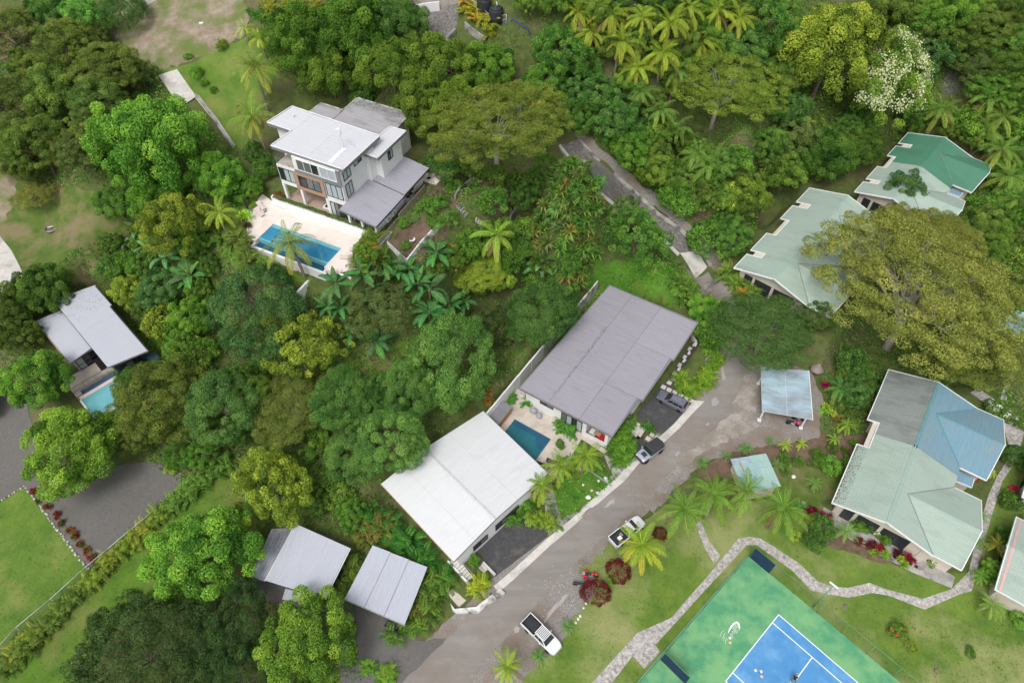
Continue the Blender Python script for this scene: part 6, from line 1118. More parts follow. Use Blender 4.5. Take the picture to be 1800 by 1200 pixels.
o = tree(1640, 982, 15, 'bush', (.08,.14,.02), 'white flowering bush at the corner of the mint roof', None, 0); flowers(o, (.36,.36,.33), 10, 180, 1.4, 1.1, 1.1, .24, cl=14, cr=.5)
tree(1770, 640, 22, 'bush', (.04,.16,.016), 'bright green shrub beside the upper stone path', None, 0)
tree(985, 780, 10, 'bush', (.03,.11,.014), 'small shrub at the sliding doors of the grey-roofed house', None, 1)
tree(345, 128, 14, 'bush', (.07,.19,.014), 'bright shrub on the lawn above the white slab', None, 0); tree(358, 145, 9, 'bush', (.07,.15,.014), 'smaller shrub on the lawn near the white slab', None, 1); tree(330, 100, 8, 'bush', (.08,.17,.014), 'small shrub at the edge of the dirt lot', None, 2); tree(375, 158, 8, 'bush', (.055,.13,.014), 'tiny shrub in the middle of the upper lawn', None, 0); tree(390, 80, 12, 'bush', (.10,.15,.02), 'yellowish shrub between dirt lot and lawn', None, 1)
# shrubs around the white house garden
tree(488, 345, 12, 'bush', (.13,.06,.02), 'reddish bronze bush at the left corner of the white house', None, 0)
tree(640, 448, 24, 'bush', (.06,.12,.016), 'dark shrub at the right end of the pool terrace', None, 1)
tree(648, 428, 20, 'bush', (.085,.13,.016), 'olive shrub below the lower annex roof', None, 2)
tree(708, 390, 13, 'bush', (.06,.15,.022), 'light green shrub in the vegetable bed', None, 0)
tree(710, 432, 11, 'bush', (.06,.14,.02), 'small leafy shrub at the corner of the vegetable bed', None, 1)
tree(826, 425, 28, 'bush', (.035,.125,.014), 'dense glossy green bush left of the lone palm', None, 1)
tree(865, 355, 30, 'bush', (.04,.12,.018), 'dark green shrub behind the lone palm', None, 0)
tree(920, 345, 32, 'loose', (.035,.095,.018), 'dark shrub mass left of the rosette trees', None, 1)
tree(960, 290, 22, 'round', (.05,.14,.012), 'clipped green hedge bush beside the cobbled road', None, 0)
tree(780, 300, 26, 'bush', (.03,.11,.02), 'dark leafy bush behind the annex', None, 2); tree(755, 288, 20, 'bush', (.035,.10,.02), 'shrub beside the cream rear patio', None, 0)
tree(800, 330, 18, 'bush', (.06,.13,.018), 'green shrub by the garden steps wall', None, 1)
tree(440, 330, 26, 'broad', (.04,.12,.016), 'dark green shrub left of the white house terrace', None, 1, .8)
tree(418, 345, 22, 'bush', (.04,.13,.016), 'low shrub beside the bright twiggy tree', None, 0)
tree(470, 300, 24, 'bush', (.035,.10,.016), 'dark shrub at the side wall of the white house', None, 2)
tree(450, 270, 26, 'bush', (.035,.09,.016), 'dark shrub behind the balcony of the white house', None, 1)
tree(1000, 470, 22, 'bush', (.045,.13,.02), 'round leafy bush on the bank behind the grey roof', None, 0)
tree(885, 460, 34, 'bush', (.04,.12,.016), 'dark leafy bush below the lone palm', None, 1); tree(915, 440, 24, 'bush', (.05,.13,.02), 'leafy bush between lone palm and rosette trees', None, 2)
tree(830, 685, 20, 'bush', (.06,.12,.02), 'small bush with orange leaves by the white wall', None, 0)
tree(618, 905, 34, 'loose', (.055,.125,.018), 'light green leafy tree above the metal sheds', None, 2); tree(560, 880, 26, 'loose', (.05,.10,.018), 'thin shrub on the shaded lawn left of the white roof', None, 1)
tree(615, 1110, 16, 'bush', (.06,.14,.016), 'small bush at the edge of the gravel drive', None, 0)
tree(835, 985, 12, 'bush', (.06,.15,.016), 'small bush at the gable corner of the white-roofed house', None, 1)
tree(300, 823, 13, 'bush', (.17,.21,.02), 'yellow bush at the top corner of the gravel yard', None, 0)
# papayas: bare stem, leafy head
for x, y, lb in ((752, 364, 'papaya tree nearest the annex fence'), (771, 358, 'tallest papaya tree in the brown garden'), (790, 384, 'papaya tree nearest the garden steps'), (766, 392, 'short papaya tree over the stained wall')): tree(x, y, 18, 'bush', (.05,.135,.02), lb, 'papaya trees', None, 1.0, name='papaya_tree', cat='tree')
# palms
g = 'tall yellowish palms'
YP, YO = (.105,.15,.016), (.20,.165,.022)
for x, y, r, h, lb in [(1040,58,34,8,'leftmost of the tall yellow palms at the top'), (1095,72,36,8,'second tall yellow palm from the left, lower one'), (1122,118,36,7,'lowest of the tall yellow palms with hanging leaves'), (1075,25,34,9,'yellow palm at the top edge left of centre'), (1178,38,38,9,'largest yellow palm in the middle of the top cluster'), (1165,92,36,8,'yellow palm above the dark palm crowns'), (1230,68,36,8,'yellow palm right of the middle of the top cluster'), (1262,18,38,9,'palm at the top edge right of the yellow cluster'), (1130,30,32,9,'yellow palm between the left pair and the middle one'), (1015,20,30,8,'palm at the top edge at the far left of the yellow cluster'), (1210,15,34,9,'palm at the top edge behind the largest yellow palm'), (1300,30,30,9,'drooping palm at the right end of the yellow cluster')]: palm(x, y, r * 1.2, lb, h * .7, YP, YO, 24, g, yellow=.45)
g = 'green coconut palms on the bank'
for x, y, r, h, lb in [(1190,125,34,7,'green palm behind the yellowish feathery tree'), (1128,160,32,6,'small palm below the lowest yellow palm'), (1160,192,34,6,'palm left of the yellowish feathery tree'), (1188,222,34,5,'palm on the bank with brown lower leaves'), (1250,288,40,4,'young palm on the bank with one orange leaf'), (1225,270,34,4,'young dark palm on the bare bank')]: palm(x, y, r, lb, h, (.055,.11,.02), (.22,.20,.03), 22, g, yellow=.3)
palm(448, 118, 46, 'tall palm left of the canopy behind the white house', 8, (.08,.115,.02), (.26,.22,.05), 24, 'palms left of the white house', yellow=.45)
palm(443, 205, 48, 'palm with yellow hanging leaves beside the balcony', 7, (.07,.112,.018), (.2,.165,.028), 24, 'palms left of the white house', yellow=.6)
palm(455, 65, 26, 'small palm on the upper lawn', 4, (.13,.19,.02), (.3,.26,.04), 20, 'palms left of the white house'); palm(430, 48, 22, 'smallest palm by the dirt lot', 3, (.13,.19,.02), (.3,.26,.04), 14, 'palms left of the white house')
palm(385, 372, 34, 'short palm with orange fruit on the lawn left of the pool', 5, (.11,.17,.02), (.19,.16,.02), 20, 'palms left of the white house', yellow=.6)
palm(508, 425, 56, 'large palm leaning over the blue infinity pool', 6.5, (.07,.105,.022), (.19,.165,.024), 22, None, yellow=.7)
palm(872, 412, 46, 'lone slender palm in the middle of the garden', 7, (.095,.17,.022), (.28,.25,.04), 20, None, yellow=.4, nuts=False)
g = 'palms beside the dark green bungalow'
for x, y, r, h, lb in [(1655,192,40,6,'palm directly behind the dark green roof'), (1740,172,44,6,'upper palm right of the dark green roof'), (1765,205,42,6,'palm at the right edge above the banana plant'), (1762,262,42,6,'lower palm right of the dark green roof'), (1735,225,36,5,'palm above the banana plant'), (1772,310,44,4,'palm clump at the right edge beside the bungalow'), (1788,350,42,4,'lowest palm clump at the right edge')]: palm(x, y, r, lb, h, (.058,.108,.018), (.22,.20,.03), 22, g, yellow=.35)
g = 'palms in a row above the court'
for x, y, r, h, lb, c_ in [(1203,895,52,6,'leftmost of the four green palms above the court',(.058,.118,.018)), (1255,868,52,6.5,'second of the four green palms above the court',(.064,.122,.018)), (1312,862,48,6,'third of the four green palms, over the aqua shed',(.064,.122,.018)), (1378,893,50,6,'rightmost of the four green palms above the court',(.06,.118,.018))]: palm(x, y, r, lb, h, c_, (.15,.155,.02), 22, g, yellow=.3)
palm(1128, 956, 53, 'yellowing palm hiding the parked white pickup', 6, (.10,.165,.016), (.34,.26,.016), 26, None, yellow=.75)
palm(892, 1170, 38, 'yellow-green palm at the bottom edge near the road', 4, (.10,.155,.016), (.22,.19,.02), 22, None, yellow=.5)
g = 'palms by the courtyard pool'
palm(1030, 800, 36, 'palm nearest the corner patio of the grey-roofed house', 4.5, (.075,.135,.016), (.25,.2,.016), 22, g, yellow=.6); palm(985, 818, 36, 'middle palm of three beside the dark loungers', 4.5, (.075,.135,.016), (.25,.2,.016), 22, g, yellow=.55); palm(952, 852, 36, 'palm touching the right corner of the white roof', 4, (.075,.13,.016), (.25,.2,.016), 22, g, yellow=.6)
g = 'small garden palms'
DP = (.04,.12,.022)
for x, y, r, h, lb, c_ in [(998,1100,18,1.2,'small dark palm behind the parked pickup with the roof rack',DP), (947,1152,20,1.2,'small dark palm in front of the pickup with the roof rack',DP), (1235,810,15,1.2,'small palm at the gravel verge left of the aqua shed',DP), (1312,785,17,1.4,'small palm above the aqua shed',DP), (1278,800,13,1.2,'small palm at the upper left corner of the aqua shed',DP), (1365,815,17,1.2,'small grey-green palm right of the aqua shed',(.06,.12,.03)), (1382,780,15,1.5,'young yellow-green palm left of the two white-stemmed ones',(.13,.2,.02)), (1410,778,14,1.6,'young palm with a white stem on the mulch bed',(.13,.2,.02)), (1355,772,10,1,'tiny palm at the edge of the gravel apron',DP), (1432,848,17,1.6,'small palm standing alone on the dark lawn',(.06,.125,.026)), (1405,890,22,1.6,'dark palm behind the rightmost court palm',DP), (1488,930,26,1.8,'feathery palm in the bed beside the mint gable',(.075,.15,.03)), (1458,805,12,1,'small bluish palm on top of the clipped round bush',(.05,.11,.04)), (1468,770,16,1.5,'small palm near the roof recess of the big bungalow',(.09,.17,.02)),
   (1490,745,20,2,'small palm on the mulch bed beside the big bungalow',(.085,.16,.02)), (1480,680,30,3,'dark palm right of the blue carport',(.035,.10,.022)), (1740,825,16,2,'pale leaning young tree palm at the blue roof corner',(.14,.2,.03)), (1730,905,14,1.6,'green palm against the gutter of the mint wing',(.05,.13,.02)), (1722,950,18,1.8,'lower green palm against the mint wing',(.05,.12,.02)), (1753,955,24,2.2,'orange-tinged palm between the path and the right bungalow',(.12,.13,.02)), (1725,1010,20,1.6,'palm at the bend of the stone path',(.05,.13,.02)), (1745,1060,28,2,'wide grey-green palm on the lawn by the right bungalow',(.075,.13,.03))]: palm(x, y, r, lb, h, c_, (.20,.18,.03), 17, g, yellow=.3, nuts=False, name='garden_palm')
# banana plants and relatives
i = 0
for x, y, r, lb in [(592,505,32,'banana plant at the top left of the patch below the pool'), (640,487,28,'banana plant under the right end of the pool terrace'), (600,545,30,'banana plant left of the grey-green tree'), (620,585,26,'banana plant at the lower left of the grey-green tree'), (662,605,28,'lowest banana plant, on the small shaded lawn'), (700,482,30,'banana plant above the grey-green tree'), (735,500,26,'banana plant between the grey-green tree and the brown bed'), (755,515,32,'large banana plant in the middle of the right group'), (768,450,30,'banana plant standing on the brown soil terrace'), (790,540,26,'banana plant right of the large middle one'), (755,555,32,'lowest banana plant in the right group'), (720,475,24,'banana plant below the stained garden wall'), (575,540,22,'banana plant at the left end of the patch'), (815,530,24,'banana plant under the lime feathery tree'), (648,520,26,'banana plant hidden behind the grey-green tree'), (675,470,26,'banana plant against the terrace shrubs')]: banana(x, y, r, lb)
banana(336, 492, 36, 'big fan of long pale-ribbed leaves in the left garden', (.045,.11,.03), 13, None, 'fan_plant', .9)
banana(948, 465, 30, 'bright rosette plant of long leaves below the rosette trees', (.042,.11,.03), 13, None, 'fan_plant', .7)
banana(1735, 262, 22, 'bright banana plant beside the dark green roof', (.055,.14,.03), 9, None, 'banana_plant', 1.6)
banana(860, 460, 26, 'dark broad-leaved plant under the lone palm', (.035,.115,.03), 8, None, 'broad_leaved_plant', 1.0)
for x, y, r, lb in [(265,440,26,'bluish banana plant above the cream flower heads'), (290,455,24,'bluish banana plant behind the fan plant'), (248,405,22,'bluish banana plant at the edge of the brown lawn'), (218,430,16,'small banana plant beside the dark fence panels')]: banana(x, y, r, lb, (.06,.13,.045), 8, 'bluish banana plants')
# rosette trees (dragon trees) in the middle
g = 'rosette trees'
for x, y, r, n, h, lb in [(960,385,36,11,2.6,'left rosette tree of the cluster above the grey roof'), (1005,345,34,11,3.0,'upper rosette tree beside the cobbled road'), (1010,405,40,13,2.4,'lowest rosette tree with yellow dead leaves'), (1045,370,32,10,2.6,'right rosette tree of the cluster'), (990,300,22,7,2.2,'small rosette tree beside the clipped hedge bush')]: rosettes(x, y, r * 1.15, lb, (.055,.115,.022), n * 3, h * .3, h, 2.0, 'rosette_tree', g, (.125,.13,.035), 'tree', r2=.22)
rosettes(430, 378, 9, 'yellow dracaena in a pot beside the parasol', (.22,.30,.03), 3, .8, 1.4, 1.3, 'dracaena'); rosettes(432, 398, 8, 'dark bronze bromeliads at the terrace corner', (.07,.05,.02), 6, .1, .4, .9, 'bromeliads')
rosettes(592, 452, 7, 'potted yellow-green fern palm at the pool end', (.14,.24,.025), 2, .5, .9, 1.2, 'potted_palm'); rosettes(752, 418, 8, 'spiky grey-green plant in the brown bed', (.08,.13,.04), 2, .1, .2, 1.1, 'spiky_plant'); rosettes(760, 440, 8, 'spiky pale plant below the stained wall', (.11,.15,.05), 2, .1, .2, 1.1, 'spiky_plant'); rosettes(790, 425, 12, 'yellow croton in the brown garden', (.20,.22,.03), 5, .4, .9, 1.0, 'croton')
# red and yellow bedding along the bungalow
g = 'red cordylines'
RD, RO2 = (.16,.02,.03), (.062,.012,.014)
for x, y, r, n, lb in [(1425,900,12,7,'pink-red cordylines at the left end of the bed'), (1452,908,12,7,'pink-red cordylines nearest the bungalow corner')]: rosettes(x, y, r, lb, (.12,.014,.032), n, .4, .9, .9, 'cordyline', g, RO2)
for x, y, r, lb, c_ in [(1530,957,9,'dark red cordyline in the middle of the patio bed',RO2), (1547,962,9,'red cordyline right of the middle in the patio bed',(.12,.015,.015)), (1577,972,8,'dark purple cordyline in the patio bed',(.05,.012,.018)), (1600,982,8,'red cordyline at the end of the patio bed',(.11,.012,.018)), (1512,950,8,'brownish cordyline at the start of the patio bed',(.08,.03,.018))]: rosettes(x, y, r, lb, c_, 5, .3, .7, .9, 'cordyline', g)
for x, y, r, lb in [(1558,975,9,'yellow-green bedding plants between the red cordylines'), (1588,988,9,'green bedding plants at the end of the patio bed'), (1535,970,8,'green bedding plants below the dark red cordyline')]: rosettes(x, y, r, lb, (.11,.17,.02), 6, .2, .5, .8, 'bedding_plants', 'green bedding plants')
rosettes(1448, 678, 6, 'magenta flowering plant beside the blue carport', (.16,.010,.045), 4, .3, .7, .9, 'flowering_plant'); rosettes(1470, 745, 16, 'yellow and red crotons on the mulch bed', (.14,.17,.03), 9, .2, .7, 1.0, 'croton', None, (.10,.05,.02)); rosettes(1455, 720, 14, 'yellow-green crotons below the blue carport corner', (.16,.20,.03), 8, .2, .7, 1.0, 'croton', None, (.10,.06,.02)); rosettes(1782, 862, 8, 'dark red cordyline at the path on the right', (.2,.02,.04), 5, .3, .7, .9, 'cordyline', g); rosettes(1700, 842, 7, 'yellow croton by the small blue roof', (.3,.26,.03), 5, .2, .6, .9, 'croton')
rosettes(1715, 840, 5, 'red leaved plant at the blue wing corner', (.2,.02,.03), 3, .2, .5, .8, 'red_plant'); rosettes(860, 700, 10, 'orange-leaved croton on the white wall', (.13,.09,.02), 7, .5, 1.2, 1.0, 'croton')
# flower row along the left lawn
for k, (x, y) in enumerate([(62,862),(72,876),(84,890),(98,906),(108,918),(124,930),(133,942),(142,956),(152,968),(162,980),(80,830)]):
    rosettes(x, y, 7, 'low flowering shrub along the left lawn edge, %s from the gravel yard corner' % ordn[k] if k < 10 else 'lone flowering shrub on the gravel yard', [(.07,.07,.02), (.06,.07,.02), (.11,.06,.02)][k % 3], 6, .1, .35, .7, 'flowering_shrub', 'flowering shrubs along the lawn edge', (.10,.018,.012))
# hedges
H1c, H1w = (0.068,0.112,0.014), (0.116,0.136,0.018)
hedge([(10,1180),(60,1125),(110,1075),(150,1035)], 'feathery palm hedge along the white rail at the lower left', (.05,.085,.014), .42, .85, warm=H1w); hedge([(150,1035),(200,985),(250,940),(290,905)], 'feathery palm hedge between gravel yard and lawn strip', (0.082,0.122,0.016) , .42, .85, warm=H1w); hedge([(290,905),(320,875),(350,850),(400,815)], 'feathery palm hedge above the bright spreading tree', (0.051,0.102,0.016) , .5, .95)
hedge([(640,905),(680,930),(715,960),(745,990),(775,1020)], 'dark green palm hedge along the left eave of the white roof', (0.027,0.092,0.014), .7, 1.1, width=1.2); hedge([(630,925),(660,935),(690,940)], 'orange-tinted palm hedge behind the carport', (0.068,0.095,0.016), .7, 1.1, warm=(.08,.065,.016), width=1.2); hedge([(625,970),(620,1000),(612,1030),(608,1055)], 'palm hedge between the two metal sheds', (0.058,0.095,0.016), .8, 1.0, warm=(0.132,0.090,0.018)); hedge([(765,1005),(750,1040),(740,1065),(722,1090),(775,1040)], 'palm hedge with orange leaves right of the carport', (0.051,0.095,0.014), .6, 1.15, warm=(.085,.062,.016), width=1.5); hedge([(700,1115),(715,1105)], 'low palm clump at the end of the carport hedge', (0.048,0.095,0.016), .8, .9)
hedge([(840,1040),(855,1020)], 'bright yellow-green palm hedge at the foot of the side stairs', (0.129,0.163,0.014), .45, .8, width=.9); hedge([(905,910),(925,885),(940,880)], 'palm hedge at the right end of the white gable wall', (0.048,0.109,0.014), .6, .9); hedge([(940,905),(965,925)], 'yellow-green palm hedge at the edge of the dark parking pad', (0.088,0.136,0.016), .5, .9, width=.8)
hedge([(1102,745),(1092,762),(1080,782),(1090,803),(1106,795)], 'green palm hedge in front of the corner patio', (0.051,0.122,0.013), .55, .9, width=1.0); hedge([(1190,680),(1215,690),(1238,680),(1248,655)], 'yellow-green palm hedge beside the grey car', (0.082,0.143,0.013), .5, .85, width=.9); hedge([(1250,650),(1252,625),(1248,600)], 'palm hedge along the road beside the grassy corner', (0.068,0.129,0.013), .55, .9, width=.9); hedge([(1128,745),(1145,755)], 'small clipped hedge beside the entry steps', (0.034,0.088,0.013), .5, .5)
hedge([(1275,490),(1300,505),(1325,520)], 'orange-tinged palm hedge in front of the mint bungalow', (0.068,0.116,0.016), .6, 1.1, warm=(0.180,0.120,0.018), width=1.2); hedge([(1195,500),(1215,515),(1190,525)], 'palm hedge at the end of the cobbled ramp', (0.058,0.109,0.016), .7, 1.1, width=1.2)
hedge([(815,10),(830,28),(850,48),(870,60)], 'yellow palm hedge below the black water tanks', (0.136,0.150,0.014), .7, 1.0, warm=(0.216,0.144,0.018), width=.9)
hedge([(412,420),(430,450),(450,468)], 'tangled palm hedge along the lawn below the parasol', (0.058,0.088,0.016), .8, 1.0, width=1.2); hedge([(375,400),(395,425)], 'palm hedge at the left end of the lawn beside the short palm', (0.048,0.088,0.016), .8, 1.0, width=1.2); hedge([(640,468),(655,445),(660,420)], 'clump palm hedge at the right end of the pool terrace', (0.058,0.095,0.014), .65, 1.1, warm=(0.102,0.090,0.012), width=1.3)
hedge([(60,560),(40,575),(30,600)], 'drooping palm clumps beside the lower pale grey roof', (0.044,0.068,0.016), .8, 1.2, width=1.2); hedge([(225,650),(250,655),(262,670)], 'palm clumps over the deck of the turquoise pool', (0.037,0.075,0.016), .7, 1.2, width=1.2); hedge([(465,10),(480,25),(520,15),(560,15)], 'yellowish palm row at the top edge above the canopy', (0.116,0.129,0.016), .9, 1.0); hedge([(440,20),(470,45),(500,62)], 'clipped green hedge line on the upper lawn', (0.034,0.095,0.013), .55, .5, width=.2); hedge([(458,15),(485,40),(520,55)], 'second clipped hedge line on the upper lawn', (0.034,0.095,0.013), .55, .5, width=.2)
g = 'feathery clump palms'
for x, y, r, lb, c_, n in [(930,703,14,'dark clump palm left of the beanbags',(.035,.12,.016),3), (897,692,13,'clump palm between cabinet and side steps',(.04,.125,.016),3), (985,745,16,'left clump palm below the sliding doors',(.04,.115,.016),3), (1005,755,18,'right clump palm below the sliding doors',(.04,.115,.016),3), (680,1190,22,'clump palm at the bottom edge beside the drive',(.075,.14,.016),4), (640,1170,16,'clump palm at the corner of the gravel drive',(.06,.13,.016),3), (650,375,14,'clump palm under the annex roof',(.085,.13,.016),3), (1650,670,18,'clump palm behind the weathered blue roof',(.04,.10,.02),3), (1390,660,14,'clump palm behind the blue carport roof',(.04,.11,.02),3)]: clumps(x, y, r, lb, c_, n, grp=g)

# the rest of the tangled woods
GRN = [(.055,.115,.02), (.05,.125,.018), (.07,.13,.02), (.062,.10,.018), (.08,.135,.022)]
LANE = [(985,240),(1060,255),(1260,430),(1290,480),(1215,500),(1150,430),(1040,345),(975,265)]
fill([(1040,190),(1070,245),(1250,415),(1300,400),(1350,330),(1480,300),(1560,240),(1500,200),(1380,230),(1300,260),(1180,240),(1120,170)], 34, 20, 38, ['loose', 'bush', 'loose'], GRN, 'leafy shrub on the bank above the cobbled road', 'tangled shrubs above the cobbled road', 1, 26, [LANE])
fill([(900,0),(1000,-15),(1330,-15),(1400,20),(1380,180),(1300,60),(1150,200),(1050,140),(960,60)], 26, 26, 42, ['loose', 'broad'], GRN, 'green tree among the palms on the top bank', 'trees among the top palms', 2, 34)
fill([(1540,10),(1800,-10),(1800,190),(1700,150),(1700,110),(1640,60)], 14, 34, 52, ['loose', 'tamarind', 'broad'], GRN, 'green tree in the wood of the upper right corner', 'upper right wood', 3, 40)
fill([(1560,210),(1640,225),(1700,215),(1800,230),(1800,420),(1760,360),(1740,290),(1690,250),(1600,228)], 14, 18, 32, ['bush', 'loose'], GRN, 'shrub among the palms right of the dark green roof', 'shrubs right of the dark green roof', 4, 24, [[(1500,330),(1600,235),(1655,240),(1740,290),(1690,370),(1560,400)]])
fill([(180,420),(240,390),(330,420),(385,450),(365,500),(350,600),(300,640),(270,600),(250,560),(190,470)], 18, 18, 32, ['bush', 'loose'], GRN, 'shrub between the left house and the dark mango', 'shrubs on the left garden slope', 5, 24)
fill([(690,470),(760,480),(850,520),(900,470),(940,500),(960,460),(930,400),(860,390),(820,420),(760,470)], 18, 16, 28, ['bush', 'loose'], GRN, 'leafy shrub in the lower garden around the banana plants', 'shrubs around the banana plants', 6, 22)
fill([(1480,640),(1540,640),(1545,700),(1500,760),(1460,700)], 8, 16, 24, ['bush'], GRN, 'dark shrub between carport and weathered roof', 'shrubs beside the weathered roof', 7, 20)
fill([(1660,650),(1700,690),(1740,650),(1800,640),(1800,520),(1740,500),(1690,560)], 10, 22, 36, ['bush', 'loose'], GRN, 'shaded shrub under the great olive tree', 'shrubs under the great olive tree', 8, 26)
fill([(470,740),(560,760),(640,850),(600,890),(540,830)], 7, 18, 28, ['bush', 'loose'], GRN, 'shrub between the mangos and the sheds', 'shrubs above the sheds', 9, 26)
fill([(200,640),(330,640),(440,640),(460,680),(440,760),(330,830),(300,800),(220,720)], 12, 24, 40, ['loose', 'tamarind'], GRN, 'tree between the gravel yard and the mangos', 'trees above the gravel yard', 10, 34, [[(100,640),(215,640),(215,740),(120,730)]])
fill([(0,150),(100,60),(200,60),(250,140),(200,230),(140,300),(40,300),(0,260)], 14, 30, 46, ['tamarind', 'loose', 'broad'], [(.075,.105,.02), (.065,.11,.02), (.08,.11,.025)], 'dull green tree in the dense wood at the upper left', 'upper left wood', 11, 40)
fill([(640,640),(720,640),(760,700),(700,740),(640,730)], 5, 30, 44, ['mango'], [(.05,.115,.024)], 'merging mango crown in the row by the white roof', 'merging mango crowns', 12, 34)

cover('grass', 'short grass of the lawn around the tennis court', LAWN_R, 11, .2, .05, (.05,.082,.015), .14, 21, 2.2, holes=[F_CT.rect(-3.9, 24, -7.1, 34), PATHP, gpl([(1222,920),(1232,915),(1246,950),(1266,976),(1256,992),(1238,962)]), F_G1.rect(-2, 27, -17, 1), gpl([(985,1012),(1040,1005),(1045,1045),(1010,1080),(1000,1110),(985,1140),(930,1180),(880,1260),(780,1260),(880,1130),(925,1082)])], cat='grass')
cover('grass', 'short grass of the lawn strip below the palm hedge', LAWN_L, 9, .2, .05, (.036,.074,.011), .12, 22, 2.0, cat='grass')
cover('grass', 'short grass of the square lawn at the left edge', [(0,884),(43,859),(100,932),(156,1003),(60,1098),(0,1150)], 11, .18, .045, (.04,.085,.011), .1, 23, 2.0, cat='grass')

fill([(1240,845),(1300,805),(1400,795),(1520,765),(1530,800),(1470,835),(1400,815),(1345,865),(1270,872)], 16, 8, 16, ['bush'], GRN, 'low shrub in the bed around the aqua shed', 'low shrubs around the aqua shed', 13, 17, [[(1275,800),(1345,795),(1368,860),(1300,870)]])

fill([(1700,380),(1745,320),(1800,300),(1800,540),(1770,500),(1730,430)], 16, 20, 38, ['bush', 'loose', 'broad'], GRN, 'shrub at the right edge below the palms', 'shrubs at the right edge', 14, 26)
fill([(800,270),(850,300),(960,310),(940,335),(840,310),(790,300)], 7, 16, 26, ['bush', 'loose'], GRN, 'shrub in the shade of the wide olive green tree', 'shrubs under the wide olive green tree', 15, 22)

litter(F_G1, .2, 10.5, -.1, -1.3, lambda u, v: 3.3 + 1.75 * (-v / 6.4) + .03, 650, 'brown leaf litter along the west gutter of the mint roof', 1, 2.2)
litter(F_SL, -2.2, -.2, 3.4, 6.2, lambda u, v: 2.2 + .13 * (u + 2.4) + .066 * v + .05, 90, 'brown leaf litter on the ribbed lean-to roof', 2)
litter(F_LH, -.1, 6.5, .2, 5.5, lambda u, v: 4.16, 150, 'dark leaf litter on the rear of the pale grey roof', 3, 1.0, (.035,.03,.025))
litter(F_GH, 4.7, 5.25, 2, 17, lambda u, v: 3.95 + .018 * u + .06, 130, 'dark leaf specks along a seam of the long grey roof', 4, 1.0, (.03,.025,.02))
litter(F_GH, 3.6, 6.5, 5, 12, lambda u, v: 3.95 + .018 * u + .06, 60, 'scattered leaf specks on the left part of the long grey roof', 5, 1.0, (.035,.03,.025))
litter(F_H1, .6, 10.4, 17.2, 19.8, lambda u, v: 6.05, 480, 'dark stain of leaf litter on the rear flat roof', 6, .5, (.028,.026,.02))
# ------------------------------------------------------------------ tennis court fittings
o = at(F_CT, 'court_fence', 'tall green chain-link fence with dark blue windscreens round the tennis court', 'fence'); FH = 3.0
for (u0, v0), (u1, v1) in (((-3.55, -6.75), (22, -6.75)), ((-3.55, -6.75), (-3.55, 26))):
    n = int(math.hypot(u1 - u0, v1 - v0) / 3.0)
    for i in range(n + 1): m_ = MB(); t = i / n; x, y = u0 + (u1 - u0) * t, v0 + (v1 - v0) * t; m_.tube([(x, y, -.2), (x, y, FH + .05)], .03, 6); m_.build('post', 'fence_green', o)
    m_ = MB(); m_.tube([(u0, v0, FH), (u1, v1, FH)], .024, 5); m_.build('top_rail', 'fence_green', o);
    m_ = MB(); m_.add([(u0, v0, .1), (u1, v1, .1), (u1, v1, FH), (u0, v0, FH)], [(0, 1, 2, 3)]); m_.build('mesh_panel', 'chain_link', o)
part(o, 'windscreen', 'wind_screen', (-3.52, -3.49, -6.6, -3.7, .15, 2.95)); part(o, 'windscreen', 'wind_screen', (14.6, 14.64, -6.6, -3.0, .15, 2.95))
m_ = MB()
for v in (-6.65, -3.0): m_.tube([(14.62, v, 0), (14.62, v, FH)], .045, 6)
m_.tube([(14.62, -6.65, FH), (14.62, -3.0, FH)], .035, 5); m_.build('divider_frame', 'fence_green', o); part(o, 'kerb_strip', 'fence_green', (-3.6, 22, -7.0, -6.8, -.1, .16))
m_ = MB(); m_.tube([(3.0, -6.9, .2), (2.2, -7.6, 1.8), (1.6, -6.8, 2.9)], .02, 4); m_.build('loose_wire', 'fence_green', o)
o = at(F_CT, 'court_light', 'green light pole with a long white lamp head beside the stone path', 'lamp post'); o.location = (*F_CT.p(-3.9, 2.4), 0); m_ = MB(); m_.tube([(0, 0, -.3), (0, 0, 6.6)], [.09, .06], 8); m_.build('pole', 'fence_green', o); m_ = MB(); m_.tube([(0, 0, 6.55), (-.35, 0, 6.7)], .04, 5); m_.build('bracket', 'fence_green', o); m_ = MB(); m_.bbox(-.5, -.28, -.55, .55, 6.62, 6.76, .04); m_.build('lamp_head', 'white_metal', o)
o = at(F_CT, 'court_emblem', 'white crescent and spiral emblem painted on the green court surface', 'emblem')
def stroke(mb, pts, wd):
    for a, b in zip(pts, pts[1:]):
        a, b = np.array(a), np.array(b); d = b - a; n_ = np.array([-d[1], d[0]]) / max(np.hypot(*d), 1e-6) * wd / 2; mb.add([(*(a - n_), .084), (*(b - n_), .084), (*(b + n_), .084), (*(a + n_), .084)], [(0, 1, 2, 3)])
cz = lambda q: F_CT.inv(1100 + q[0] / 4, 900 + q[1] / 4, .083)
ou = [cz(q) for q in ((718,852),(722,828),(735,800),(755,776),(782,764),(800,780),(804,806),(797,832))]; inn = [cz(q) for q in ((720,850),(732,832),(746,810),(762,790),(780,780),(790,792),(794,812),(796,831))]
m_ = MB(); V = []
for a_, b_ in zip(ou, inn): V += [(*a_, .083), (*b_, .083)]
m_.add(V, [(2 * k, 2 * k + 1, 2 * k + 3, 2 * k + 2) for k in range(7)]); m_.build('crescent', 'line_white', o)
m_ = MB()
for cx, cy in ((760,815),(775,835),(755,840),(740,858),(775,800)): stroke(m_, [cz((cx + (2 + 1.1 * k) * math.cos(k * .8), cy + (2 + 1.1 * k) * math.sin(k * .8))) for k in range(11)], .045)
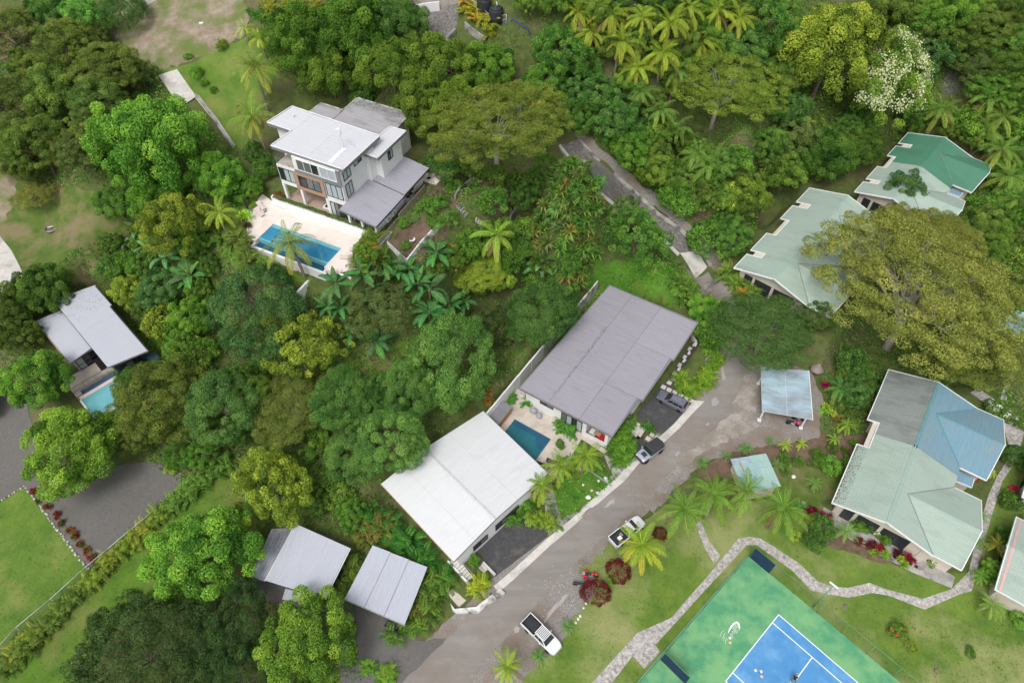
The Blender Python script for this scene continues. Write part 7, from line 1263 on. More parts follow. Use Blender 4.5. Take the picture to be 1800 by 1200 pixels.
for L_ in (((665,870),(672,845),(690,828)), ((680,885),(690,860),(700,845)), ((700,925),(702,900),(712,885)), ((690,905),(688,890),(695,875)), ((735,865),(748,870),(752,884))): stroke(m_, [cz(q) for q in L_], .035)
m_.build('spirals', 'line_white', o)
mat('cone_peach', (.75,.48,.30), None, rough=.6); mat('cone_white', (.72,.68,.62), None, rough=.6)
for k, (u, v, m, lb) in enumerate(((6.59, -2.5, 'cone_white', 'cream training disc next to the painted emblem'), (7.03, -2.17, 'cone_peach', 'peach training disc just below the painted emblem'), (7.44, 1.69, 'cone_white', 'leftmost of the three training discs on the blue court'), (7.09, 2.2, 'cone_white', 'upper right one of the three training discs on the blue court'), (7.49, 2.56, 'cone_peach', 'lowest of the three training discs on the blue court'))):
    p = F_CT.p(u, v); o = thing('training_disc', lb, 'marker', (p[0], p[1], .08), 0, 'training discs'); m_ = MB(); m_.lathe([(.2, 0), (.17, .05), (.08, .1), (.06, .1)], 12); m_.build('disc', m, o)
# ------------------------------------------------------------------ water tanks on the ridge, fence, blue pipe
for k, (x, y, lb) in enumerate(((851, 4, 'left black water tank at the top edge'), (872, 22, 'right black water tank with a white pipe on its lid'))):
    p = gp(x, y, 1.2); p[2] = hgt(p[0], p[1]); o = thing('water_tank', lb, 'water tank', p, 0, 'black water tanks'); m_ = MB(); m_.lathe([(1.2, -.3), (1.2, .2), (1.23, .24), (1.2, .5), (1.23, .8), (1.2, 1.1), (1.23, 1.4), (1.2, 1.7), (1.1, 1.9)], 20); m_.build('body', 'black_plastic', o); m_ = MB(); m_.lathe([(1.14, 1.88), (.75, 2.1), (.3, 2.25), (.28, 2.33), (.05, 2.33)], 20); m_.build('lid', 'black_plastic', o)
    for a in range(6): m_ = MB(); m_.tube([(.35 * math.cos(a), .35 * math.sin(a), 2.26), (1.08 * math.cos(a), 1.08 * math.sin(a), 1.95)], .05, 4); m_.build('rib', 'black_plastic', o)
    if k: m_ = MB(); m_.tube([(.2, .1, 2.3), (.1, .7, 2.6), (-.1, 1.0, 2.4)], .07, 6); m_.build('pipe', 'white_metal', o)
def fence_run(name, lab, pts, h, sp, m_post, m_mesh=None, rails=(1.0,), r=.035, cat='fence'):
    W = gpl(pts); o = thing(name, lab, cat, (0, 0, 0))
    for a, b in zip(W, W[1:]):
        n = max(1, int(np.hypot(*(b - a)) / sp)); Z = lambda q: hgt(*q)
        for i in range(n + 1): q = a + (b - a) * i / n; k_ = MB(); k_.tube([(*q, Z(q) - .3), (*q, Z(q) + h)], r, 5); k_.build('post', m_post, o)
        for f in rails: k_ = MB(); k_.tube([(*(a + (b - a) * i / n), Z(a + (b - a) * i / n) + h * f) for i in range(n + 1)], r * .8, 4); k_.build('rail', m_post, o)
        if m_mesh:
            k_ = MB(); Q = [a + (b - a) * i / n for i in range(n + 1)]; k_.add([(*q, Z(q) + .05) for q in Q] + [(*q, Z(q) + h) for q in Q], [(i, i + 1, n + 2 + i, n + 1 + i) for i in range(n)]); k_.build('mesh_panel', m_mesh, o)
    return o
fence_run('tank_fence', 'grey pipe fence in front of the black water tanks', [(818,8),(845,28),(868,50),(890,42)], 1.6, 2.0, 'white_metal', 'chain_grey', (1.0, .5))
mat('pipe_blue', (.02,.06,.36), None, rough=.5)
o = thing('blue_pipe', 'bright blue pipe running down the bank right of the tanks', 'pipe', (0, 0, 0)); m_ = MB(); Q = [gp(*q) for q in ((898,40),(912,52),(926,60),(933,70))]; m_.tube([tuple(q + [0, 0, 1.0]) for q in Q], .07, 6); m_.build('pipe', 'pipe_blue', o)
for q in Q: m_ = MB(); m_.tube([tuple(q - [0, 0, .3]), tuple(q + [0, 0, .95])], .035, 4); m_.build('support', 'pipe_blue', o)
wallrun('retaining_wall', 'dark curved stone retaining wall beside the upper cobbled drive', [(800,62),(786,78),(792,95),(806,108)], 1.2, .5, 'block_grey'); wallrun('retaining_wall', 'pale concrete wall below the yellow palm hedge', [(818,50),(832,62),(850,75)], 1.1, .3, 'concrete_old'); wallrun('white_road_wall', 'white wall at the upper end of the cobbled drive', [(732,24),(752,20),(773,18)], 1.4, .3, 'white_plaster')
wallrun('hillside_wall', 'low white wall running down from the white slab', [(346,172),(372,205),(395,240),(413,262)], .7, .3, 'concrete_old')
o = fence_run('lawn_rail', 'thin white rail between the left lawn and the palm hedge', [(-10,1165),(40,1110),(100,1060),(160,1005),(200,972),(280,905)], 1.6, 3.0, 'white_metal', 'chain_grey', (1.0,))
fence_run('upper_fence', 'small grey wire fence at the upper left edge', [(10,40),(50,46),(80,48),(85,45)], 1.4, 2.0, 'white_metal', 'chain_grey', (1.0,))
wallrun('lawn_boundary', 'pale concrete strip at the edge of the brown lawn', [(170,490),(185,450),(200,412)], .25, .3, 'concrete_old')
fence_run('dark_fence', 'dark panel fence behind the bluish banana plants', [(218,452),(232,436),(245,430)], 1.2, 1.2, 'dark_frame', 'wind_screen', (1.0,))
# stone edging of the left lawn: single stones
W = gpl([(0,882),(43,855),(75,895),(105,935),(135,975),(160,1004)]); k = 0; sm = []
for s_ in range(4):
    rg = np.random.default_rng(s_); m_ = MB(); m_.lathe([(.12, -.08), (.2, .02), (.17, .12), (.06, .17)], 6); me_ = m_.mesh('edging_stone'); v_ = np.zeros(len(me_.vertices) * 3); me_.vertices.foreach_get('co', v_); me_.vertices.foreach_set('co', v_ * rg.uniform(.8, 1.25, len(v_))); me_.materials.append(MATS['concrete' if s_ % 2 else 'concrete_old']); sm.append(me_)
ed = thing('lawn_edging', 'row of pale stones edging the left lawn', 'stone edging', (0, 0, 0))
for a, b in zip(W, W[1:]):
    n = int(np.hypot(*(b - a)) / .4)
    for i in range(n): q = a + (b - a) * (i + R.uniform(-.2, .2)) / n; s_ = obj('stone', sm[k % 4], None, ed); s_.location = (q[0] + R.uniform(-.08, .08), q[1] + R.uniform(-.08, .08), hgt(*q) + .05); s_.rotation_euler = (0, 0, R.uniform(0, 6)); s_.scale = (R.uniform(.6, 1.0),) * 3; k += 1
# boulders and pale stones
def stone(px, py, s, lab, m='white_stone', grp=None, name='rock', z=1.0):
    p = gp(px, py); rg = np.random.default_rng(int(px * 13 + py)); m_ = MB(); m_.lathe([(.35, -.25), (.95, .0), (1.0, .25), (.75, .6), (.3, .8), (.05, .84)], 8); me_ = m_.mesh(name); v_ = np.zeros(len(me_.vertices) * 3); me_.vertices.foreach_get('co', v_); me_.vertices.foreach_set('co', v_ * np.repeat(rg.uniform(.75, 1.25, len(v_) // 3), 3) * s); me_.update()
    o = obj(name, me_, m); o.location = tuple(p); o.rotation_euler = (0, 0, rg.uniform(0, 6)); o.scale = (1, 1, z); return tag(o, lab, 'rock', grp)
stone(1435, 648, 1.0, 'brown boulder behind the blue carport', 'rock'); stone(1395, 838, .32, 'round pale stone on the dark lawn', 'white_stone', None, 'rock', 1.2)
for k, (x, y) in enumerate(((1401, 880), (1412, 883))): stone(x, y, .3, ['left pale stepping rock behind the rightmost court palm', 'right pale stepping rock behind the rightmost court palm'][k], 'concrete_old', 'pale stepping rocks', 'rock', .4)
for k, (x, y, s) in enumerate(((1022, 826, .32), (1064, 840, .28), (1066, 845, .33), (1052, 845, .22), (1025, 852, .2), (1050, 866, .3), (1034, 874, .34), (1040, 862, .22))): stone(x, y, s, 'white rock in the walled garden plot, %s counting from the pool palms' % ordn[k], 'white_stone', 'white rocks in the garden plot', 'rock', .7)
for k, (x, y, s) in enumerate(((1030, 1060, .16), (1026, 1068, .15), (1020, 1082, .2), (1016, 1087, .2), (1012, 1094, .16), (1004, 1106, .14))): stone(x, y, s, 'small white rock beside the larger red bush, %s from the bush' % ordn[k], 'white_stone', 'small white rocks by the parking spot', 'rock', .8)
sc_ = MB(); rg = np.random.default_rng(4)
for k in range(220):
    x, y = [(rg.normal(1010, 14), rg.normal(1065, 14)), (rg.uniform(1180, 1240), rg.uniform(780, 870)), (rg.normal(1300, 10), rg.normal(735, 30)), (rg.uniform(930, 1050), rg.uniform(985, 1110)), (rg.uniform(1100, 1220), rg.uniform(860, 905))][k % 5]; p = gp(x, y); s = rg.uniform(.025, .07); sc_.lathe([(s * .6, 0), (s, s * .4), (s * .4, s)], 5, (p[0], p[1], p[2] + .06))
o = sc_.build('loose_stones', 'concrete'); o['kind'] = 'stuff'; tag(o, 'scattered small pale stones along the road verge', 'stones')
o = thing('fire_pit', 'round brick ring with an ash heap on the brown lawn', 'fire pit', gp(90, 402), 0); m_ = MB(); m_.lathe([(1.0, 0), (1.0, .25), (.8, .25), (.8, .05)], 18); m_.build('ring', 'block_grey', o); m_ = MB(); m_.lathe([(.78, .02), (.5, .16), (.1, .2)], 12); m_.build('ash', 'soil', o); m_ = MB(); m_.tube([(-.5, .1, .2), (.4, .3, .3)], .09, 6); m_.build('log', 'white_stone', o)
o = thing('stump_fire_pit', 'small smoking stump with bricks beside the huge dark tree', 'stump', gp(296, 1042), 0); m_ = MB(); m_.lathe([(.4, -.1), (.36, .4), (.28, .4), (.26, .1)], 12); m_.build('stump', 'dark_frame', o); m_ = MB(); m_.box(.45, .8, -.15, .1, 0, .2); m_.build('brick', 'wood_clad', o); m_ = MB(); m_.lathe([(.16, .3), (.2, .5), (.1, .6)], 8, (-.3, .15, 0)); m_.build('pot', 'grey_metal', o)
for k, (x, y, lb) in enumerate(((1486, 1065, 'brown patch of cut palm stump beside the court light'), (1646, 1178, 'grey tree stump on the lower right lawn'))):
    o = thing('stump', lb, 'stump', gp(x, y), 0); m_ = MB(); m_.lathe([(.35, -.1), (.28, .12), (.1, .16)], 9); m_.build('wood', 'bark', o)
    for j in range(4): m_ = MB(); a = j * 1.7 + k; m_.tube([(.2 * math.cos(a), .2 * math.sin(a), .03), (.6 * math.cos(a), .6 * math.sin(a), -.03)], [.07, .03], 5); m_.build('root', 'bark', o)
o = thing('lawn_debris', 'small white object lying on the bare dirt lot', 'debris', gp(354, 42), 20); part(o, 'board', 'white_metal', (-.35, .35, -.25, .25, 0, .2)); part(o, 'edge', 'pipe_blue', (-.35, .35, .26, .32, 0, .15))
p = gp(257, 2); H = thing('distant_white_roof', 'tip of a white roof at the top edge left of the dirt lot', 'house', p, 30); slab(H, 'roof', [(-2, -1.5), (2, -1.5), (2, 3), (-2, 3)], [2.2, 2.2, 3, 3], .1, 'roof_white'); part(H, 'wall', 'white_plaster', (-1.7, 1.7, -1.2, 2.7, -.5, 2.0))
p = gp(598, -6); H = thing('distant_white_house', 'white pillars of a house at the top edge behind the canopy', 'house', p, -15); slab(H, 'roof', [(-5, -1), (5, -1), (5, 5), (-5, 5)], 3.2, .3, 'roof_pale'); part(H, 'wall', 'white_plaster', (-4.5, 4.5, .8, 4.5, -.5, 2.9))
for x in (-4, -1.3, 1.3, 4): part(H, 'column', 'white_plaster', (x - .2, x + .2, -.8, -.4, -.5, 2.9))
p = gp(1062, 0); H = thing('ridge_house', 'white roof edges behind the yellow palms at the top', 'house', p, -10); slab(H, 'roof', [(-6, -1), (6, -1), (6, 6), (-6, 6)], 2.8, .25, 'roof_white'); part(H, 'wall', 'white_plaster', (-5.3, 5.3, -.3, 5.3, -.5, 2.5))
# ------------------------------------------------------------------ vehicles
def carpaint(name, c, rough=.3, metal=.0):
    m, N, L, b = nmat(name); b.inputs['Base Color'].default_value = (*c, 1); b.inputs['Roughness'].default_value = rough; b.inputs['Metallic'].default_value = metal; b.inputs['Coat Weight'].default_value = .6; b.inputs['Coat Roughness'].default_value = .08; return m
carpaint('paint_white', (.74,.75,.76)); carpaint('paint_grey', (.22,.22,.285), .35, .4); carpaint('paint_silver', (.42,.44,.52), .35, .4); carpaint('paint_black', (.03,.032,.036), .4); carpaint('paint_red', (.55,.015,.02)); carpaint('paint_pink', (.62,.05,.14))
mat('lamp_clear', (.75,.75,.72), None, rough=.15); mat('lamp_red', (.45,.01,.01), None, rough=.2)
def loft(secs, smooth=False):
    """body from stations (x, half width low, half width high, z low, z shoulder, z top, half width top)"""
    V = []; n = 10
    for x, wl_, wh, z0, z1, z2, wt_ in secs: V += [(x, -wl_ * .9, z0), (x, -wl_, z0 + .12), (x, -wh, z1), (x, -(wh + wt_) / 2 - .02, z1 + (z2 - z1) * .75), (x, -wt_ * .8, z2), (x, wt_ * .8, z2), (x, (wh + wt_) / 2 + .02, z1 + (z2 - z1) * .75), (x, wh, z1), (x, wl_, z0 + .12), (x, wl_ * .9, z0)]
    F_ = [tuple(range(n))[::-1], tuple(range((len(secs) - 1) * n, len(secs) * n))]
    for i in range(len(secs) - 1): F_ += [(i * n + k, i * n + (k + 1) % n, (i + 1) * n + (k + 1) % n, (i + 1) * n + k) for k in range(n)]
    mb = MB(); mb.add(V, [f[::-1] for f in F_], smooth); return mb
def wheel(par, x, y, r, w_=.22):
    s = 1 if y > 0 else -1; m_ = MB(); m_.lathe([(r * .62, -w_ / 2), (r * .95, -w_ / 2), (r, -w_ / 3), (r, w_ / 3), (r * .95, w_ / 2), (r * .62, w_ / 2)], 18, (0, 0, 0), 'y'); t = m_.build('wheel', 'rubber', par); t.location = (x, y, r); m_ = MB(); m_.lathe([(r * .6, -w_ * .3), (r * .6, w_ * .42 * s), (r * .2, w_ * .36 * s)], 14, (0, 0, 0), 'y'); m_.build('rim', 'chrome', t); return t
def cabin(par, x0, x1, wb, wt_, z0, z1, fr, rr, paint, roof_m, side_split=(.5,)):
    """greenhouse: pillars and roof in paint, glass set in each face. fr / rr: how far the screens lean"""
    b = [(x0, -wb, z0), (x1, -wb, z0), (x1, wb, z0), (x0, wb, z0)]; t = [(x0 + rr, -wt_, z1), (x1 - fr, -wt_, z1), (x1 - fr, wt_, z1), (x0 + rr, wt_, z1)]; m_ = MB(); m_.add(b + t, [(4, 5, 6, 7), (0, 1, 5, 4), (1, 2, 6, 5), (2, 3, 7, 6), (3, 0, 4, 7)]); m_.build('cabin', paint, par)
    m_ = MB(); X0, X1 = x0 + rr, x1 - fr; m_.add([(X0 - .03, -wt_ * .97, z1 + .003), (X1 + .03, -wt_ * .97, z1 + .003), (X1 + .03, wt_ * .97, z1 + .003), (X0 - .03, wt_ * .97, z1 + .003), (X0 + .12, -wt_ * .82, z1 + .05), (X1 - .12, -wt_ * .82, z1 + .05), (X1 - .12, wt_ * .82, z1 + .05), (X0 + .12, wt_ * .82, z1 + .05)], [(4, 5, 6, 7), (0, 1, 5, 4), (1, 2, 6, 5), (2, 3, 7, 6), (3, 0, 4, 7)]); m_.build('roof', roof_m, par)
    B, T = [np.array(q) for q in b], [np.array(q) for q in t]
    def pane(name, i, j, f0, f1, g0=.12, g1=.9):
        P = lambda f, g: (B[i] * (1 - f) + B[j] * f) * (1 - g) + (T[i] * (1 - f) + T[j] * f) * g; q = [P(f0, g0), P(f1, g0), P(f1, g1), P(f0, g1)]; n_ = np.cross(q[1] - q[0], q[3] - q[0]); n_ /= np.linalg.norm(n_); q2 = [a + n_ * .018 for a in q]; k_ = MB(); k_.add([tuple(a) for a in q] + [tuple(a) for a in q2], [(4, 5, 6, 7), (0, 1, 5, 4), (1, 2, 6, 5), (2, 3, 7, 6), (3, 0, 4, 7)]); k_.build(name, 'car_glass', par)
    pane('windscreen', 1, 2, .05, .95, .05, .95); pane('rear_window', 3, 0, .08, .92); fs = [.05] + list(side_split) + [.93]
    for a, c_ in zip(fs, fs[1:]): pane('side_window', 0, 1, a + .015, c_ - .015); pane('side_window', 2, 3, 1 - c_ + .015, 1 - a - .015)
def car(px, py, dirpx, lab, style, paint, cat):
    p = gp(px, py); q = gp(*dirpx); dg = math.degrees(math.atan2(q[1] - p[1], q[0] - p[0])); o = thing('pickup_truck' if style.startswith('pickup') else 'parked_car', lab, cat, (p[0], p[1], p[2] + .1), dg); hw = .92
    if style == 'suv':
        loft([(-2.3, .72, .74, .42, .8, .98, .62), (-2.15, .86, .88, .3, .82, 1.05, .78), (-1.2, .92, .93, .26, .85, 1.06, .84), (.6, .92, .93, .26, .86, 1.05, .84), (1.2, .92, .92, .28, .82, 1.0, .8), (2.0, .86, .86, .3, .74, .9, .7), (2.32, .68, .68, .4, .66, .78, .5)]).build('body', paint, o); cabin(o, -2.12, 1.15, .82, .66, 1.03, 1.58, .85, .35, paint, paint, (.3, .62))
        for y in (-.6, .6): part(o, 'roof_rail', 'black_plastic', (-1.7, .2, y - .03, y + .03, 1.64, 1.69)); part(o, 'headlight', 'lamp_clear', (2.0, 2.22, y - .14, y + .14, .66, .8)); part(o, 'tail_light', 'lamp_red', (-2.27, -2.1, y - .14, y + .14, .85, 1.02))
        part(o, 'antenna_fin', 'black_plastic', (-1.5, -1.3, -.04, .04, 1.63, 1.72)); wr, xs = .36, (-1.4, 1.45)
    elif style == 'jeep':
        loft([(-2.0, .76, .8, .5, .95, 1.1, .76), (-1.9, .86, .88, .42, .98, 1.15, .84), (.5, .88, .9, .4, .98, 1.15, .86), (.62, .88, .9, .4, .98, 1.14, .84), (1.75, .84, .84, .42, .92, 1.05, .74), (2.0, .72, .74, .5, .82, .96, .6)]).build('body', paint, o); cabin(o, -1.92, .68, .84, .76, 1.12, 1.82, .28, .1, 'paint_black', 'paint_black', (.33, .66)); part(o, 'hood_panel', 'paint_black', (.85, 1.5, -.38, .38, 1.1, 1.13)); part(o, 'bumper', 'black_plastic', (1.95, 2.15, -.85, .85, .45, .68)); m_ = MB(); m_.lathe([(.2, -.12), (.38, -.1), (.38, .1), (.2, .12)], 16); w2 = m_.build('spare_wheel', 'rubber', o); w2.location = (-2.08, 0, 1.0); w2.rotation_euler = (0, math.pi / 2, 0)
        for y in (-.62, .62): part(o, 'headlight', 'lamp_clear', (1.9, 2.03, y - .13, y + .13, .8, .95)); part(o, 'fender', 'black_plastic', (1.0, 1.9, y * 1.38 - .1, y * 1.38 + .1, .8, .9)); part(o, 'fender', 'black_plastic', (-1.75, -.85, y * 1.38 - .1, y * 1.38 + .1, .8, .9)); part(o, 'tail_light', 'lamp_red', (-2.03, -1.95, y * 1.2 - .1, y * 1.2 + .1, .85, 1.05))
        wr, xs = .4, (-1.3, 1.4)
    else:
        loft([(-.45, .88, .9, .42, .95, 1.1, .84), (1.0, .9, .92, .4, .96, 1.12, .86), (1.15, .9, .92, .4, .96, 1.12, .84), (2.1, .88, .88, .42, .92, 1.06, .76), (2.5, .78, .78, .45, .82, .95, .6), (2.65, .6, .6, .5, .75, .86, .45)]).build('body', paint, o); cabin(o, -.55, 1.45, .84, .66, 1.09, 1.72, .8, .22, paint, paint, (.42,))
        part(o, 'bed_floor', 'black_plastic', (-2.5, -.5, -.78, .78, .5, .68)); part(o, 'bed_side', paint, (-2.52, -.47, -.92, -.8, .48, 1.08)); part(o, 'bed_side', paint, (-2.52, -.47, .8, .92, .48, 1.08)); part(o, 'tailgate', paint, (-2.6, -2.52, -.9, .9, .5, 1.06)); part(o, 'bed_liner', 'black_plastic', (-2.51, -.48, -.795, -.74, .68, 1.1), (-2.51, -.48, .74, .795, .68, 1.1), (-2.515, -2.44, -.74, .74, .68, 1.08), (-.55, -.48, -.74, .74, .68, 1.1)); part(o, 'rear_bumper', 'grey_metal', (-2.72, -2.61, -.85, .85, .45, .62))
        for y in (-.6, .6): part(o, 'headlight', 'lamp_clear', (2.35, 2.55, y - .14, y + .14, .74, .88)); part(o, 'tail_light', 'lamp_red', (-2.63, -2.605, y * 1.35 - .08, y * 1.35 + .08, .75, 1.0))
        part(o, 'bumper', 'grey_metal', (2.55, 2.75, -.7, .7, .42, .62))
        if style == 'pickup_rack':
            for y in (-.62, .62): part(o, 'rack_rail', 'white_metal', (-.5, .95, y - .04, y + .04, 1.84, 1.9))
            for k in range(8): part(o, 'rack_slat', 'white_metal', (-.46 + k * .19, -.36 + k * .19, -.58, .58, 1.85, 1.89))
            part(o, 'rack_gap_panel', 'black_plastic', (-.48, .93, -.6, .6, 1.79, 1.81)); part(o, 'rack_foot', 'dark_frame', (-.3, -.2, -.6, -.55, 1.74, 1.84), (.6, .7, .55, .6, 1.74, 1.84))  # dark panel added below the slats so the gaps between them look dark
        else: part(o, 'cargo_box', 'white_trim', (-1.7, -1.2, -.4, .1, .69, 1.0)); part(o, 'cargo_bag', 'wood_fence', (-1.15, -.8, -.1, .35, .69, .9))
        wr, xs = .38, (-1.55, 1.75)
    for s in (-1, 1): part(o, 'mirror', paint, (.55 if style != 'suv' else .5, .72 if style != 'suv' else .66, s * .98 - .1, s * .98 + .1, 1.08, 1.25))
    for x in xs:
        for y in (-.82, .82): wheel(o, x, y, wr)
    return o
car(1181, 710, (1150, 694), 'grey station wagon parked on the dark pad beside the stepping stones', 'suv', 'paint_grey', 'car'); car(1141, 798, (1120, 813), 'silver off-roader with a black roof parked at the kerb', 'jeep', 'paint_silver', 'car')
car(951, 1118, (985, 1153), 'white pickup with a slatted roof rack parked across the verge', 'pickup_rack', 'paint_white', 'pickup'); car(1101, 938, (1140, 908), 'white pickup half hidden under the yellowing palm', 'pickup_plain', 'paint_white', 'pickup')
def motorbike(px, py, dirpx, lab, paint, cases=True):
    p = gp(px, py); q = gp(*dirpx); o = thing('motorcycle', lab, 'motorcycle', (p[0], p[1], p[2] + .05), math.degrees(math.atan2(q[1] - p[1], q[0] - p[0])), 'parked motorcycles')
    for x in (-.68, .7): m_ = MB(); m_.lathe([(.2, -.05), (.3, -.06), (.3, .06), (.2, .05)], 16, (0, 0, 0), 'y'); t = m_.build('wheel', 'rubber', o); t.location = (x, 0, .3); m_ = MB(); m_.lathe([(.19, -.03), (.19, .03), (.04, .05)], 12, (0, 0, 0), 'y'); m_.build('rim', 'chrome', t)
    m_ = MB(); m_.tube([(-.68, 0, .3), (-.2, 0, .45), (.3, 0, .6), (.5, 0, .85)], [.05, .08, .08, .05], 6); m_.build('frame', 'dark_frame', o); m_ = MB(); m_.bbox(-.3, .22, -.16, .16, .2, .58, .06); m_.build('engine', 'grey_metal', o)
    m_ = MB(); m_.bbox(-.95, -.02, -.16, .16, .74, .86, .05); m_.build('seat', 'black_plastic', o); m_ = MB(); m_.lathe([(.04, .7), (.18, .74), (.21, .88), (.15, .98), (.03, 1.0)], 10, (.2, 0, 0)); m_.build('tank', paint, o)
    m_ = MB(); m_.tube([(.7, .1, .3), (.5, .1, .98)], .03, 5); m_.tube([(.7, -.1, .3), (.5, -.1, .98)], .03, 5); m_.build('fork', 'chrome', o); m_ = MB(); m_.tube([(.36, -.38, 1.08), (.48, -.12, 1.02), (.48, .12, 1.02), (.36, .38, 1.08)], .025, 5); m_.build('handlebar', 'dark_frame', o); m_ = MB(); m_.lathe([(.02, .8), (.2, .84), (.24, .95), (.18, 1.08), (.05, 1.12)], 10, (.62, 0, 0)); m_.build('fairing', paint, o); m_ = MB(); m_.bbox(.5, 1.0, -.08, .08, .6, .66, .02); m_.build('mudguard', paint, o)
    for s in (-1, 1): m_ = MB(); m_.tube([(.42, .2 * s, 1.04), (.4, .34 * s, 1.26)], .012, 4); m_.box(.37, .4, .34 * s - .07, .34 * s + .07, 1.22, 1.32); m_.build('mirror', 'dark_frame', o)
    if cases:
        for s in (-1, 1): m_ = MB(); m_.bbox(-.95, -.42, .36 * s - .16, .36 * s + .16, .42, .86, .08); m_.build('side_case', paint, o)
        m_ = MB(); m_.bbox(-1.12, -.75, -.22, .22, .86, .95, .03); m_.build('top_rack', 'grey_metal', o)
    return o
motorbike(1038, 1013, (1056, 1015), 'red touring motorcycle with side cases beside the red bush', 'paint_red'); motorbike(1020, 1030, (1036, 1034), 'small dark motorcycle parked beside the red one', 'paint_black', False)
motorbike(1392, 747, (1412, 752), 'pink motorcycle in front under the blue carport', 'paint_pink', False); motorbike(1402, 738, (1420, 742), 'pink motorcycle farther back under the blue carport', 'paint_pink', False)
# ------------------------------------------------------------------ the player picking up balls on the service line
def skinned(name, verts, edges, m, parent, sub=2, root=0):
    me_ = bpy.data.meshes.new(name); me_.from_pydata([v[:3] for v in verts], edges, []); o_ = obj(name, me_, m, parent); sk = o_.modifiers.new('skin', 'SKIN'); sk.use_smooth_shade = True
    for d_, v in zip(me_.skin_vertices[0].data, verts): d_.radius = (v[3], v[4] if len(v) > 4 else v[3])
    me_.skin_vertices[0].data[root].use_root = True; ss = o_.modifiers.new('sub', 'SUBSURF'); ss.levels = sub; ss.render_levels = sub; return o_
mat('skin', (.42,.24,.16), None, rough=.6); mat('cloth_navy', (.012,.016,.04), None, rough=.9); mat('cloth_teal', (.06,.17,.20), None, rough=.9); mat('cap_lime', (.50,.62,.03), None, rough=.8); mat('hair', (.02,.013,.01), None, rough=.7)
pp = unp(1391, 1199, .0); pl = thing('person', 'person in navy top, blue-grey shorts and lime cap bending down on the blue court', 'person', (pp[0], pp[1], .08), 58)
# facing +x, trunk bent forward; ground at 0
BV = [(0,0,.92,.16,.13), (.12,0,1.05,.15,.12), (.32,0,1.16,.17,.12), (.44,0,1.2,.12,.1), (.53,0,1.2,.055), (.62,0,1.2,.05), (0,.1,.86,.1), (.05,.13,.5,.065), (-.06,.14,.1,.045), (.1,.15,.05,.04,.03), (0,-.1,.86,.1), (.1,-.12,.5,.065), (-.02,-.13,.1,.045), (.14,-.14,.05,.04,.03), (.42,.2,1.17,.06), (.5,.27,.92,.045), (.62,.2,.7,.036), (.42,-.2,1.17,.06), (.42,-.3,.9,.045), (.56,-.26,.7,.036)]
skinned('body', BV, [(0,1),(1,2),(2,3),(3,4),(4,5),(0,6),(6,7),(7,8),(8,9),(0,10),(10,11),(11,12),(12,13),(3,14),(14,15),(15,16),(3,17),(17,18),(18,19)], 'skin', pl)
hm = MB(); hm.lathe([(.02,-.115), (.055,-.1), (.075,-.05), (.083,.01), (.08,.06), (.05,.105), (.01,.118)], 14); hd = hm.build('head', 'skin', pl); hd.location = (.68, 0, 1.24); hd.rotation_euler = (0, rad(50), 0)
for s in (-1, 1): k_ = MB(); k_.lathe([(.004,-.02), (.016,-.01), (.018,.01), (.004,.024)], 6, (0, .082 * s, .0)); k_.build('ear', 'skin', hd); k_ = MB(); k_.lathe([(.002,-.01), (.011,0), (.002,.01)], 6, (.074, .03 * s, .005)); k_.build('eye', 'hair', hd)
k_ = MB(); k_.tube([(.075, 0, .0), (.1, 0, -.025)], [.01, .014], 5); k_.build('nose', 'skin', hd); k_ = MB(); k_.tube([(.07, -.025, -.06), (.076, 0, -.06), (.07, .025, -.06)], .007, 4); k_.build('mouth', 'wood_clad', hd)
k_ = MB(); k_.lathe([(.09,.03), (.093,.06), (.075,.11), (.02,.132)], 14); k_.box(.06, .19, -.07, .07, .03, .042); k_.build('cap', 'cap_lime', hd); k_ = MB(); k_.lathe([(.06,-.08), (.086,-.03), (.09,.028)], 12, (-.012, 0, 0)); k_.build('hair', 'hair', hd)
skinned('shirt', [(.02,0,.96,.18,.15), (.14,0,1.07,.175,.145), (.32,0,1.17,.19,.14), (.44,0,1.21,.14,.115), (.42,.2,1.18,.085), (.46,.25,1.04,.07), (.42,-.2,1.18,.085), (.42,-.26,1.04,.07)], [(0,1),(1,2),(2,3),(3,4),(4,5),(3,6),(6,7)], 'cloth_navy', pl)
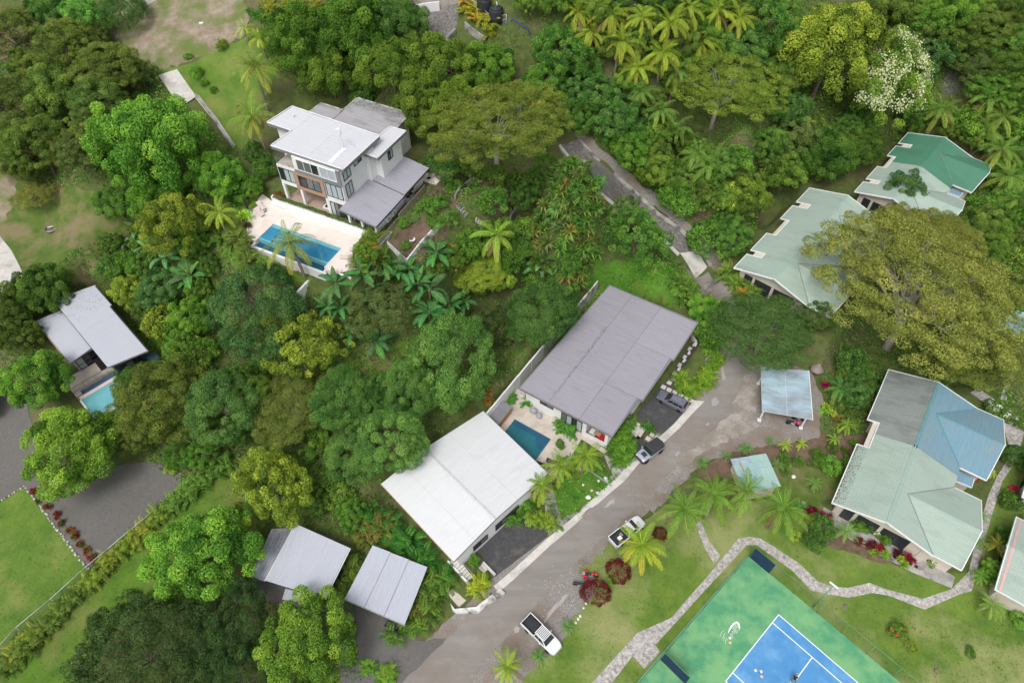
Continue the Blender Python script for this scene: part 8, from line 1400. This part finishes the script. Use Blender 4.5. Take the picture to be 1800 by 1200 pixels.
skinned('shorts', [(0,0,.94,.175,.15), (0,.1,.85,.12), (.03,.125,.58,.105), (0,-.1,.85,.12), (.07,-.115,.58,.105)], [(0,1),(1,2),(0,3),(3,4)], 'cloth_teal', pl)
for x, y in ((-.0, .145), (.06, -.135)): k_ = MB(); k_.bbox(x - .1, x + .17, y - .05, y + .05, -.01, .09, .03); k_.build('shoe', 'white_trim', pl)
for bx, by, bz, s in ((.62, .2, .7, 1), (.56, -.26, .7, -1)):
    skinned('hand', [(bx, by, bz, .03, .02), (bx + .03, by, bz - .06, .034, .018), (bx + .05, by, bz - .1, .032, .016)], [(0, 1), (1, 2)], 'skin', pl, 1)
    for f in range(4): y0 = by + (f - 1.5) * .017; l_ = [.065, .078, .074, .058][f]; skinned('finger', [(bx + .05, y0, bz - .095, .0085), (bx + .075, y0, bz - .1 - l_ * .5, .008), (bx + .07, y0, bz - .1 - l_, .007)], [(0, 1), (1, 2)], 'skin', pl, 1)
    skinned('finger', [(bx + .03, by - s * .03, bz - .05, .0095), (bx + .06, by - s * .05, bz - .08, .009), (bx + .08, by - s * .045, bz - .11, .0075)], [(0, 1), (1, 2)], 'skin', pl, 1)
q_ = pl.matrix_basis; w_ = MB()
rk = thing('tennis_racket', 'white-framed tennis racket held low by the bending player', 'racket', (pp[0], pp[1], .08), 58)
m_ = MB(); m_.tube([(.6 + .13 * math.cos(a / 3) + .12, -.3 + .17 * math.sin(a / 3), .32) for a in range(20)], .014, 5); m_.build('frame', 'white_metal', rk); m_ = MB(); m_.tube([(.62, -.27, .62), (.68, -.28, .45), (.71, -.29, .33)], .016, 5); m_.build('handle', 'dark_frame', rk); m_ = MB(); m_.add([(.6 + .13 * math.cos(a / 3) + .12, -.3 + .17 * math.sin(a / 3), .32) for a in range(19)], [tuple(range(19))]); m_.build('strings', 'chain_grey', rk)
m_ = MB(); p = F_CT.p(7.25, 2.15); o = thing('tennis_ball', 'tiny dark ball lying between the three training discs', 'ball', (p[0], p[1], .14), 0); m_.lathe([(.01, -.06), (.045, -.04), (.06, 0), (.045, .04), (.01, .06)], 10); m_.build('felt', 'cloth_navy', o)
